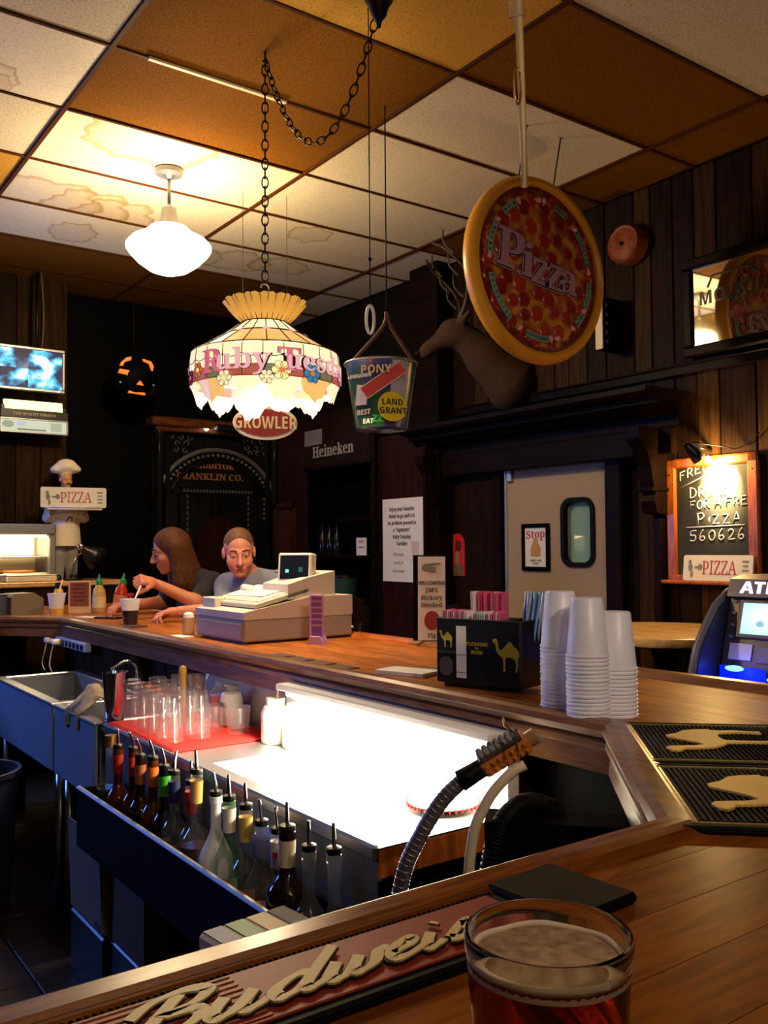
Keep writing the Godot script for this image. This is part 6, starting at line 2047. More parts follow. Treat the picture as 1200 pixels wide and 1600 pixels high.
	copy(ch, Vector3(2.50, 0, -4.86), -PI / 2, "dark high-backed bar chair under the long-haired guest")

func register() -> void:
	var t := thing("cash_register", "beige cash register with a sloping keyboard and small blue display on the far bar", "register", Vector3(1.86, BAR, -3.36), -PI / 2)
	var b := mat("register_beige", c8(206, 196, 180), 0.5)
	var g := mat("register_grey", c8(164, 154, 144), 0.55)
	part("drawer", boxm(Vector3(0.44, 0.085, 0.50), 0.006), g, t, Vector3(0, 0.052, 0))
	part("foot", boxm(Vector3(0.40, 0.012, 0.46), 0.0), M.black_plastic, t, Vector3(0, 0.006, 0))
	part("drawer_front", boxm(Vector3(0.41, 0.06, 0.008), 0.003), g, t, Vector3(0, 0.05, 0.252))
	var side := Basis(Vector3(0, 0, 1), Vector3(0, 1, 0), Vector3(-1, 0, 0))
	var s := sh()
	prism(s, PackedVector2Array([Vector2(-0.25, 0.094), Vector2(0.252, 0.094), Vector2(0.252, 0.122), Vector2(0.18, 0.135), Vector2(-0.05, 0.175), Vector2(-0.25, 0.175)]), -0.22, 0.22, Transform3D(side, Vector3.ZERO))
	part("case", done(s), b, t)
	var slope := atan2(0.04, 0.23)
	var key := mat("key_white", c8(236, 226, 206), 0.55)
	var plate := part("keyboard", boxm(Vector3(0.40, 0.02, 0.25), 0.004), b, t, Vector3(0.01, 0.172, 0.075), Vector3(slope + 0.06, 0, 0))
	var km := boxm(Vector3(0.022, 0.008, 0.02), 0.003)
	for i in 15:
		for j in 8:
			part("key", km, key, plate, Vector3(-0.175 + i * 0.025, 0.012, -0.09 + j * 0.026))
	part("slip", boxm(Vector3(0.30, 0.003, 0.16), 0.0), M.white_paper, plate, Vector3(-0.02, 0.018, -0.02), Vector3(0, 0.05, 0))
	# printer hump with its paper slot
	s = sh()
	prism(s, PackedVector2Array([Vector2(-0.17, 0.165), Vector2(0.05, 0.165), Vector2(0.05, 0.225), Vector2(-0.04, 0.25), Vector2(-0.17, 0.275)]), -0.21, 0.0, Transform3D(side, Vector3.ZERO))
	part("printer", done(s), b, t)
	part("paper_slot", boxm(Vector3(0.10, 0.004, 0.02), 0.001), M.black_plastic, t, Vector3(-0.10, 0.264, -0.10))
	part("receipt", tubem([Vector3(-0.15, 0.20, 0.06), Vector3(-0.06, 0.195, 0.062)], 0.018, 0.018, 10), M.white_paper, t)
	# display on a short mast
	var dc := part("display_case", boxm(Vector3(0.15, 0.125, 0.055), 0.006), b, t, Vector3(0.11, 0.285, -0.05), Vector3(-0.1, 0.6, 0))
	var sc := part("display_screen", boxm(Vector3(0.128, 0.098, 0.004), 0.001), mat("display_navy", c8(18, 22, 40), 0.15), dc, Vector3(0, 0.004, 0.0285))
	var teal := glow("display_teal", c8(90, 200, 200), 0.6)
	part("digit", boxm(Vector3(0.016, 0.014, 0.002), 0.001), teal, dc, Vector3(-0.03, -0.012, 0.0315))
	part("digit", boxm(Vector3(0.02, 0.02, 0.002), 0.001), mat("display_dim", c8(40, 90, 90), 0.3), dc, Vector3(0.030, -0.006, 0.0315))
	part("mast", boxm(Vector3(0.05, 0.08, 0.04), 0.005), b, t, Vector3(0.11, 0.19, -0.09))
	# pen tray with pens at the back left
	part("pen_tray", boxm(Vector3(0.12, 0.045, 0.05), 0.004), b, t, Vector3(-0.15, 0.145, 0.20))
	for k in 3:
		part("pen", tubem([Vector3(-0.20 + k * 0.022, 0.15, -0.21), Vector3(-0.215 + k * 0.03, 0.29, -0.22)], 0.004), [M.black_plastic, M.white_plastic, M.black_plastic][k], t)

func caddy() -> void:
	var at := Vector3(1.630, BAR, -1.785)
	var turn := -1.307
	var t := thing("bar_caddy", "black bar caddy with yellow camels and a napkin slot, filled with packets and straws", "caddy", at, turn)
	var W := 0.255
	var H := 0.17
	var D := 0.105
	var m: Material = M.black_plastic
	part("front", boxm(Vector3(W, H, 0.006), 0.002), m, t, Vector3(0, H / 2 + 0.012, D / 2))
	part("back", boxm(Vector3(W, H, 0.006), 0.002), m, t, Vector3(0, H / 2 + 0.012, -D / 2))
	for x in [-W / 2, -0.03, 0.07, W / 2]:
		part("divider", boxm(Vector3(0.006, H, D), 0.002), m, t, Vector3(x, H / 2 + 0.012, 0))
	part("floor", boxm(Vector3(W, 0.006, D), 0.002), m, t, Vector3(0, 0.014, 0))
	part("stand", boxm(Vector3(W * 0.78, 0.012, D * 0.7), 0.003), m, t, Vector3(-0.02, 0.006, 0))
	var yel := mat("camel_yellow", c8(176, 158, 24), 0.5)
	part("camel_print", prismm(camel_poly(0.044), 0, 0.001), yel, t, Vector3(-0.097, 0.105, D / 2 + 0.0032))
	part("camel_print", prismm(camel_poly(0.082), 0, 0.001), yel, t, Vector3(0.088, 0.055, D / 2 + 0.0032))
	say("PLEASURE", 0.009, yel, t, Vector3(0.0, 0.118, D / 2 + 0.0035), Vector3.ZERO, "Droid Serif", 700, 1.0, 0.0008)
	say("TO", 0.005, yel, t, Vector3(0.0, 0.107, D / 2 + 0.0035), Vector3.ZERO, "Droid Serif", 700, 1.0, 0.0008)
	say("BURN", 0.009, yel, t, Vector3(0.0, 0.096, D / 2 + 0.0035), Vector3.ZERO, "Droid Serif", 700, 1.0, 0.0008)
	var ol := mat("print_dull", c8(84, 78, 66), 0.6)
	say("Turkish Royal", 0.006, ol, t, Vector3(-0.097, 0.093, D / 2 + 0.0035), Vector3.ZERO, "Droid Serif", 700, 1.0, 0.0008)
	part("picture_print", prismm(round_rect(0.044, 0.05, 0.02), 0, 0.0008), ol, t, Vector3(-0.097, 0.055, D / 2 + 0.0032))
	part("napkin_window", boxm(Vector3(0.030, 0.135, 0.002), 0.0), M.white_paper, t, Vector3(-0.048, 0.095, D / 2 + 0.004))
	part("napkin_fold", boxm(Vector3(0.030, 0.0015, 0.003), 0.0), M.grey_ink, t, Vector3(-0.048, 0.088, D / 2 + 0.0045))
	part("napkin_fold", boxm(Vector3(0.030, 0.0015, 0.003), 0.0), M.grey_ink, t, Vector3(-0.048, 0.042, D / 2 + 0.0045))
	# packets: every one a thing, standing in its compartment
	var cols := {"pink": mat("packet_pink", c8(226, 92, 132), 0.6), "white": mat("packet_white", c8(236, 228, 220), 0.6), "green": mat("packet_green", c8(176, 206, 186), 0.6), "rose": mat("packet_rose", c8(214, 120, 140), 0.6)}
	var B := Basis(Vector3.UP, turn)
	var hue := {"pink": "bright pink", "white": "white", "green": "pale green", "rose": "dusty pink"}
	var pk := boxm(Vector3(0.0048, 0.062, 0.05), 0.002)
	var row := ["rose", "rose", "white", "rose", "pink", "white", "pink", "rose", "white", "pink", "white", "white"]
	for k in row.size():
		var p := at + B * Vector3(-0.120 + k * 0.0068, 0.135 + rng.randf_range(0, 0.006), 0.012)
		solo("sweetener_packet", pk, cols[row[k]], "%s thin %s sweetener packet from the left in the caddy's left compartment" % [nth(k + 1), hue[row[k]]], "packet", p, turn, "sweetener packets in the left compartment").position.y += 0.031
	row = ["white", "rose", "green", "green", "green", "white", "pink", "white", "pink", "pink", "white", "pink"]
	for k in row.size():
		var p := at + B * Vector3(0.0 - 0.022 + k * 0.0072 + 0.0, 0.130 + rng.randf_range(0, 0.008) + 0.0006 * k, 0.018)
		solo("sugar_packet", pk, cols[row[k]], "%s thin %s sugar packet from the left in the caddy's middle compartment" % [nth(k + 1), hue[row[k]]], "packet", p, turn, "sugar packets in the middle compartment").position.y += 0.031
	# tall pink drink sleeves behind
	var slv := sh()
	cbox(slv, Vector3(0, 0.12, 0), Vector3(0.0042, 0.22, 0.03), 0.001)
	var sm := done(slv)
	var tall := ["white", "white", "pink", "pink", "pink", "pink", "pink", "pink", "white", "pink", "pink", "pink"]
	for k in tall.size():
		var p := at + B * Vector3(-0.054 + k * 0.0078, 0.02, -0.028 + rng.randf_range(-0.006, 0.006))
		var o := solo("drink_sleeve", sm, cols[tall[k]], "%s tall %s paper sleeve from the left at the back of the caddy" % [nth(k + 1), hue[tall[k]]], "sleeve", p, turn, "tall pink and white sleeves at the back of the caddy")
		o.rotation.z = rng.randf_range(-0.02, 0.02) + (k - 6) * -0.006
	# blue straws leaning out on the right
	var bs := mat("straw_blue", c8(120, 156, 214), 0.4)
	var sr := tubem([Vector3.ZERO, Vector3(0, 0.235, 0)], 0.0038, 0.0038, 8)
	for k in 8:
		var p := at + B * Vector3(0.082 + (k % 4) * 0.009, 0.02, -0.035 + (k / 4) * 0.022)
		var o := solo("drinking_straw", sr, bs, "%s blue straw from the left leaning in the %s row of the caddy" % [nth(k % 4 + 1), "back" if k < 4 else "front"], "straw", p, 0, "blue straws in the caddy")
		o.basis = B * Basis(Vector3.BACK, -0.10 - 0.022 * (k % 4)) * Basis(Vector3.RIGHT, rng.randf_range(-0.05, 0.05))

# ------------------------------------------------------------------ near arm: mats and the beer
const SCRIPT := {
	"B": [[0.30, 0.02, 0.52, 0.9, 0.78, 1.95], [0.02, 1.35, 0.28, 1.9, 0.85, 2.1, 1.32, 1.8, 1.18, 1.3, 0.66, 1.05, 1.22, 0.95, 1.38, 0.5, 1.0, 0.04, 0.4, 0.0, 0.08, 0.3]],
	"u": [[0.14, 0.95, 0.0, 0.3, 0.16, 0.0, 0.46, 0.22, 0.7, 0.92], [0.7, 0.95, 0.56, 0.26, 0.74, 0.0, 1.05, 0.25]],
	"d": [[0.76, 0.8, 0.42, 0.96, 0.05, 0.5, 0.2, 0.02, 0.56, 0.22, 0.82, 0.9], [1.12, 2.0, 0.76, 0.7, 0.66, 0.16, 0.84, 0.0, 1.12, 0.22]],
	"w": [[0.1, 0.95, 0.0, 0.3, 0.15, 0.0, 0.42, 0.2, 0.6, 0.92], [0.6, 0.92, 0.5, 0.25, 0.68, 0.0, 0.96, 0.25, 1.06, 0.85, 1.3, 0.78]],
	"e": [[0.06, 0.4, 0.46, 0.58, 0.5, 0.9, 0.26, 0.95, 0.03, 0.5, 0.15, 0.05, 0.46, 0.02, 0.85, 0.32]],
	"i": [[0.12, 0.9, 0.0, 0.25, 0.16, 0.0, 0.44, 0.22], [0.2, 1.36, 0.26, 1.46]],
	"s": [[0.0, 0.2, 0.42, 0.98, 0.5, 0.6, 0.5, 0.2, 0.28, 0.0, 0.02, 0.16]],
	"r": [[0.0, 0.2, 0.3, 0.98, 0.36, 0.8, 0.62, 0.86, 0.54, 0.3, 0.7, 0.0, 1.0, 0.25]],
}
func near_bar_things() -> void:
	# bar runner with painted script
	var t := thing("bar_runner", "long black and red rubber bar runner with cream Budweiser script along the near rim", "mat", Vector3(0.33, BAR, -0.672))
	var x0 := -0.42
	var x1 := 0.33
	part("base", boxm(Vector3(x1 - x0, 0.006, 0.125), 0.002), M.black_rubber, t, Vector3((x0 + x1) / 2, 0.003, 0))
	var red := mat("runner_red", c8(150, 44, 34), 0.5)
	part("red_field", boxm(Vector3(x1 - x0 - 0.03, 0.003, 0.086), 0.001), red, t, Vector3((x0 + x1) / 2, 0.0070, 0.0))
	for z in [-0.058, 0.058]:
		part("edge_bead", boxm(Vector3(x1 - x0, 0.010, 0.008), 0.003), M.black_rubber, t, Vector3((x0 + x1) / 2, 0.005, z))
	for k in 10:
		part("rib", boxm(Vector3(0.42, 0.0016, 0.0022), 0.0006), mat("runner_rib%d" % (k % 2), [c8(176, 104, 62), c8(150, 60, 40)][k % 2], 0.45), t, Vector3(-0.19, 0.0088, -0.038 + k * 0.0084))
	var nib_m := sh()
	for k in 120:
		for j in 2:
			cbox(nib_m, Vector3(x0 + 0.004 + k * 0.0062 + j * 0.003, 0.0066, -0.0535 + j * 0.005), Vector3(0.0036, 0.003, 0.0034), 0.001)
	var nb := part("rubber_nibs", done(nib_m), M.black_rubber, t)
	nb.set_meta("kind", "stuff")
	var cream := mat("script_cream", c8(232, 206, 146), 0.5)
	var brown := mat("script_edge", c8(46, 26, 14), 0.6)
	var sc := 0.0275
	var x := -0.105
	var a := sh()
	var b := sh()
	var lift := 0.0
	for ch in "Budweiser":
		var adv: float = {"B": 1.62, "u": 1.12, "d": 1.16, "w": 1.32, "e": 0.86, "i": 0.56, "s": 0.72, "r": 1.0}[ch]
		for st in SCRIPT[ch]:
			var ctrl := []
			for k in range(0, st.size(), 2):
				ctrl.append(Vector3(st[k] + st[k + 1] * 0.42, st[k + 1], 0))
			var pts := []
			for p in spline(ctrl, 5):
				pts.append(Vector2(x + p.x * sc * 1.72, -0.026 + p.y * sc))
			ribbon(a, pts, Vector2(0.0054, 0.0014), 0.0016, 0.0112 + lift, Transform3D.IDENTITY, 0.0027)
			ribbon(b, pts, Vector2(0.0062, 0.0018), 0.0012, 0.0100 + lift, Transform3D.IDENTITY, 0.0040)
			lift = fmod(lift + 0.0003, 0.0009)
		x += adv * sc * 1.72
	part("script_edge", done(b), brown, t)
	part("script_lettering", done(a), cream, t)
	# two camel mats side by side across the corner
	var D := Vector3(-0.69, 0, 0.724)
	var N := Vector3(0.724, 0, 0.69)
	for k in 2:
		t = thing("camel_mat", ["ribbed black bar mat with a yellow camel, farther one beside the plastic cups", "ribbed black bar mat with a yellow camel, nearer one by the rim corner"][k], "mat", [Vector3(1.578, BAR, -0.907), Vector3(1.333, BAR, -0.649)][k])
		t.basis = Basis(-D, Vector3.UP, N)
		var w := 0.345
		var l := 0.60
		part("base", boxm(Vector3(w, 0.008, l), 0.003), M.black_rubber, t, Vector3(0, 0.004, 0))
		var yb := mat("mat_border%d" % k, c8(110, 92, 30), 0.5)
		for sg in [-1.0, 1.0]:
			part("border_strip", boxm(Vector3(0.005, 0.004, l - 0.03), 0.001), yb, t, Vector3(sg * (w / 2 - 0.02), 0.009, 0))
			part("border_strip", boxm(Vector3(w - 0.04, 0.004, 0.005), 0.001), yb, t, Vector3(0, 0.009, sg * (l / 2 - 0.02)))
			part("raised_edge", boxm(Vector3(0.010, 0.011, l), 0.003), M.black_rubber, t, Vector3(sg * (w / 2 - 0.006), 0.0055, 0))
		var rb := sh()
		for q in 66:
			cbox(rb, Vector3(0, 0.0095, -l / 2 + 0.028 + q * 0.00835), Vector3(w - 0.052, 0.004, 0.0038), 0.0014)
		var ro := part("rubber_ribs", done(rb), M.black_rubber, t)
		ro.set_meta("kind", "stuff")
		var cy := mat("mat_camel%d" % k, c8(226, 180, 88), 0.5)
		var cp := sh()
		prism(cp, camel_poly(0.20), 0.0105, 0.0140, Transform3D(Basis(Vector3(1, 0, 0), Vector3(0, 0, -1), Vector3(0, 1, 0)), Vector3(0.0, 0.0, -0.045)))
		part("camel_relief", done(cp), cy, t)
		say("CAMEL", 0.03, cy, t, Vector3(0, 0.0118, 0.03), Vector3(-PI / 2, 0, 0), "Droid Serif", 700, 1.2, 0.004)
	# small black mat behind the beer
	t = thing("black_mat", "plain small black rubber mat behind the beer glass", "mat", Vector3(0.715, BAR, -0.676), 0.06)
	part("pad", boxm(Vector3(0.105, 0.012, 0.12), 0.004), M.black_rubber, t, Vector3(0, 0.006, 0))
	# pint of amber beer
	t = thing("beer_glass", "pint glass of dark amber beer with a foam ring, nearest thing on the bar", "glass", Vector3(0.353, BAR, -0.343))
	var gm := mat("pint_glass", Color(0.97, 0.98, 0.94, 0.0), 0.02)
	gm.transparency = BaseMaterial3D.TRANSPARENCY_ALPHA
	gm.refraction_enabled = true
	gm.refraction_scale = 0.05
	part("glass", turned([Vector2(0, 0), Vector2(0.031, 0), Vector2(0.0325, 0.004), Vector2(0.0425, 0.150), Vector2(0.0438, 0.160), Vector2(0.0440, 0.166), Vector2(0.0433, 0.1685), Vector2(0.0421, 0.1685), Vector2(0.0414, 0.166), Vector2(0.0400, 0.150), Vector2(0.0305, 0.016), Vector2(0, 0.013)], 64), gm, t)
	var beer := mat("beer", Color(0.62, 0.12, 0.02, 0.0), 0.03)
	beer.transparency = BaseMaterial3D.TRANSPARENCY_ALPHA
	beer.refraction_enabled = true
	beer.refraction_scale = 0.033
	part("beer", turned([Vector2(0, 0.0125), Vector2(0.0309, 0.0155), Vector2(0.0404, 0.150), Vector2(0.0411, 0.1535), Vector2(0, 0.1535)], 56), beer, t)
	var foam := mat("foam", Color.WHITE, 0.9)
	foam.albedo_texture = ramp_tex(noise(FastNoiseLite.TYPE_SIMPLEX, 0.02, 71, 4), [[0.0, c8(134, 104, 80)], [0.45, c8(164, 134, 106)], [1.0, c8(190, 162, 134)]])
	foam.uv1_triplanar = true
	foam.uv1_scale = Vector3(14, 14, 14)
	part("foam_film", turned([Vector2(0.0406, 0.1537), Vector2(0.0406, 0.1550), Vector2(0.034, 0.1555), Vector2(0, 0.1552)], 48), foam, t)
	part("foam_ring", tubem(arc_pts(func(u: float) -> Vector3:
		var r := 0.0392 - 0.0006 * sin(u * 41.0)
		return Vector3(sin(TAU * u) * r, 0.1556 + 0.0005 * sin(u * 37.0), cos(TAU * u) * r), 72), 0.0019, 0.0019, 7), mat("foam_pale", c8(236, 216, 192), 0.9), t)
	part("foam_band", lathem([Vector2(0.0406, 0.1495), Vector2(0.0410, 0.1535)], 48), M.foam_pale, t)
	# carton peeking over the rim
	t = thing("printed_carton", "carton with green and blue print peeking up behind the near rim", "carton", Vector3(0.505, 0.915, -0.93), 0.1)
	part("body", boxm(Vector3(0.12, 0.10, 0.10), 0.004), M.white_paper, t, Vector3(0, 0.05, 0))
	for k in 4:
		part("print_band", boxm(Vector3(0.024, 0.002, 0.09), 0.0), [mat("pb_blue", c8(40, 80, 150), 0.5), mat("pb_green", c8(40, 140, 70), 0.5), mat("pb_tan", c8(200, 170, 110), 0.5), M.grey_ink][k], t, Vector3(-0.044 + 0.029 * k, 0.1005, 0))
	part("ledge", boxm(Vector3(0.3, 0.02, 0.16), 0.004), M.dark_trim, t, Vector3(0.0, -0.011, 0.09))

# ------------------------------------------------------------------ liquor bottles in the speed rail
func make_bottle(label: String, at: Vector3, q: Dictionary) -> Node3D:
	var t := thing("liquor_bottle", label, "bottle", at, q.get("turn", 0.0), "liquor bottles in the speed rail")
	var r: float = q.get("r", 0.036)
	var bh: float = q.get("body", 0.17)
	var sh_h: float = q.get("shoulder", 0.05)
	var nr: float = q.get("neck", 0.0135)
	var h: float = q.get("h", 0.31)
	var prof := [Vector2(0, 0), Vector2(r - 0.004, 0), Vector2(r, 0.006), Vector2(r, bh)]
	for k in range(1, 6):
		var u := k / 6.0
		prof.append(Vector2(lerpf(r, nr + 0.001, smoothstep(0.0, 1.0, u)), bh + sh_h * u))
	prof.append_array([Vector2(nr, bh + sh_h), Vector2(nr, h - 0.02), Vector2(nr + 0.0025, h - 0.018), Vector2(nr + 0.0025, h - 0.002), Vector2(nr, h), Vector2(0, h)])
	part("glass", turned(prof, 22), q.glass, t)
	if q.has("liquid"):
		var lv: float = q.get("level", 0.8) * bh
		part("liquid", turned([Vector2(0, 0.004), Vector2(r - 0.005, 0.004), Vector2(r - 0.003, 0.01), Vector2(r - 0.003, lv), Vector2(0, lv)], 20), q.liquid, t)
	if q.has("wrap"):
		part("neck_label", lathem([Vector2(nr + 0.0016, h - 0.075), Vector2(nr + 0.0036, h - 0.018)], 18), q.wrap, t)
	if q.has("label"):
		var s := sh(0)
		var a0: float = q.get("face", -0.9)
		sheet(s, func(u: float, v: float) -> Vector3:
			var a := a0 + (u - 0.5) * 2.0
			return Vector3(sin(a) * (r + 0.0008), lerpf(bh * 0.18, bh * 0.86, v), cos(a) * (r + 0.0008)), 10, 1)
		part("label", done(s), q.label, t)
		if q.has("emblem"):
			var e := sh(0)
			sheet(e, func(u: float, v: float) -> Vector3:
				var a := a0 + (u - 0.5) * 0.8
				return Vector3(sin(a) * (r + 0.0016), lerpf(bh * 0.4, bh * 0.62, v), cos(a) * (r + 0.0016)), 6, 1)
			part("emblem", done(e), q.emblem, t)
	if q.get("pourer", true):
		part("pourer_collar", turned([Vector2(nr + 0.001, h - 0.001), Vector2(nr + 0.003, h + 0.003), Vector2(nr + 0.002, h + 0.012), Vector2(0.006, h + 0.016), Vector2(0, h + 0.016)], 16), M.black_plastic, t)
		var ln: float = q.get("lean", 0.012)
		part("spout", tubem(spline([Vector3(0, h + 0.012, 0), Vector3(-ln * 0.2, h + 0.03, ln * 0.2), Vector3(-ln, h + 0.062, ln)]), 0.0055, 0.0038, 8), M.chrome, t)
	else:
		part("cap", turned([Vector2(nr + 0.003, h - 0.022), Vector2(nr + 0.004, h + 0.014), Vector2(0, h + 0.015)], 16), M.brass, t)
	return t

func bottles() -> void:
	var clear := glass("bottle_clear", Color(0.9, 0.95, 0.95), 0.03)
	var greenish := glass("bottle_greenish", Color(0.35, 0.55, 0.38), 0.28)
	var amber := mat("bottle_amber", c8(70, 28, 10), 0.08)
	var brown := mat("bottle_brown", c8(30, 16, 10), 0.06)
	var black := mat("bottle_dark", c8(12, 12, 16), 0.08)
	var white := mat("bottle_white", c8(232, 230, 232), 0.3)
	var whisky := mat("liquid_whisky", c8(120, 56, 16), 0.1)
	var plum := mat("liquid_plum", c8(60, 14, 16), 0.1)
	var peach := mat("liquid_peach", c8(206, 150, 100), 0.2)
	var ink_l := mat("liquid_ink", c8(14, 14, 22), 0.1)
	var W := func(n: String, c: Color) -> Material: return mat("wrap_" + n, c, 0.45)
	var y := 0.509
	var X := 1.003
	var list := [
		["dark flask-shouldered bottle with a gold cap, farthest in the rail", -2.88, {"glass": clear, "liquid": ink_l, "level": 0.98, "r": 0.042, "body": 0.19, "shoulder": 0.085, "neck": 0.014, "h": 0.335, "pourer": false, "label": W.call("shadow", c8(60, 56, 60))}],
		["amber-necked dark bottle with a tall spout, second from the far end of the rail", -2.785, {"glass": amber, "h": 0.325, "lean": 0.004, "wrap": W.call("ruby", c8(150, 24, 16))}],
		["dark bottle with a red neck and wide curved spout, third from the far end", -2.70, {"glass": amber, "h": 0.33, "lean": 0.022, "wrap": W.call("scarlet", c8(170, 44, 18)), "label": W.call("brown", c8(84, 60, 44))}],
		["dark bottle with a copper-coloured neck, fourth from the far end of the rail", -2.615, {"glass": brown, "h": 0.325, "lean": 0.02, "wrap": W.call("copper", c8(150, 84, 40))}],
		["dark bottle with a bright orange neck band, just before the green-necked one", -2.545, {"glass": amber, "h": 0.33, "lean": 0.018, "wrap": W.call("orange", c8(206, 100, 24))}],
		["dark bottle with a bright green neck band", -2.445, {"glass": black, "h": 0.325, "lean": 0.016, "wrap": W.call("green", c8(52, 150, 30)), "label": W.call("olive", c8(70, 70, 40))}],
		["clear bottle of dark spirit with a navy blue neck band", -2.37, {"glass": clear, "liquid": ink_l, "h": 0.325, "lean": -0.012, "wrap": W.call("navy", c8(26, 34, 80)), "label": W.call("dim", c8(90, 86, 70))}],
		["bottle of whisky with a bright red neck band", -2.28, {"glass": clear, "liquid": plum, "level": 0.9, "h": 0.315, "lean": 0.002, "wrap": W.call("red", c8(206, 20, 26))}],
		["tall bottle with a tan neck band and deep red liquor, tallest in the rail", -2.21, {"glass": clear, "liquid": plum, "level": 0.96, "r": 0.040, "body": 0.185, "h": 0.36, "lean": 0.004, "wrap": W.call("tan", c8(196, 158, 84))}],
		["opaque white bottle with a brown collar and a palm emblem", -2.105, {"glass": white, "r": 0.044, "body": 0.16, "shoulder": 0.085, "h": 0.325, "lean": 0.014, "label": W.call("white", c8(226, 222, 226)), "emblem": W.call("palm", c8(120, 60, 60)), "face": -0.7}],
		["pale green glass bottle with a white neck label", -2.03, {"glass": greenish, "r": 0.037, "body": 0.18, "shoulder": 0.07, "h": 0.33, "lean": 0.004, "wrap": W.call("paper", c8(220, 214, 206)), "label": W.call("sage", c8(120, 140, 110))}],
		["clear bottle with a yellowed neck label and gold printed flowers", -1.965, {"glass": clear, "liquid": whisky, "level": 0.5, "r": 0.038, "h": 0.322, "lean": 0.004, "wrap": W.call("straw", c8(208, 176, 92)), "label": W.call("gold", c8(150, 110, 40)), "emblem": W.call("rust", c8(110, 50, 20))}],
		["clear bottle of peach-coloured liqueur", -1.88, {"glass": clear, "liquid": peach, "level": 0.75, "r": 0.040, "body": 0.16, "shoulder": 0.07, "h": 0.305, "lean": 0.012}],
		["clear bottle with a white neck label bearing a red shield", -1.808, {"glass": clear, "liquid": peach, "level": 0.45, "r": 0.038, "body": 0.16, "shoulder": 0.06, "h": 0.305, "lean": 0.012, "wrap": W.call("snow", c8(224, 216, 210)), "label": W.call("dusk", c8(60, 56, 64)), "emblem": W.call("pale", c8(190, 190, 200))}],
		["round-shouldered dark brown liqueur bottle with a cream label", -1.737, {"glass": brown, "r": 0.047, "body": 0.195, "shoulder": 0.055, "neck": 0.0155, "h": 0.33, "lean": 0.002, "wrap": W.call("cream", c8(206, 190, 164)), "label": W.call("buff", c8(176, 160, 124)), "face": -0.75}],
		["clear empty-looking bottle next to the last one at the near end", -1.645, {"glass": clear, "r": 0.036, "h": 0.312, "lean": 0.002}],
		["clear bottle at the near end of the rail", -1.565, {"glass": clear, "r": 0.036, "h": 0.325, "lean": 0.003}],
	]
	for q in list:
		make_bottle(q[0], Vector3(X + rng.randf_range(-0.01, 0.012), y, q[1]), q[2])
	var shield := sh()
	prism(shield, PackedVector2Array([Vector2(-0.006, 0.008), Vector2(0.006, 0.008), Vector2(0.006, -0.002), Vector2(0, -0.009), Vector2(-0.006, -0.002)]), 0, 0.001)
	var b13 := get_node("liquor_bottle_013") as Node3D
	part("red_shield", done(shield), M.red_ink, b13, Vector3(-0.0125, 0.258, 0.0105), Vector3(0, -0.87, 0))

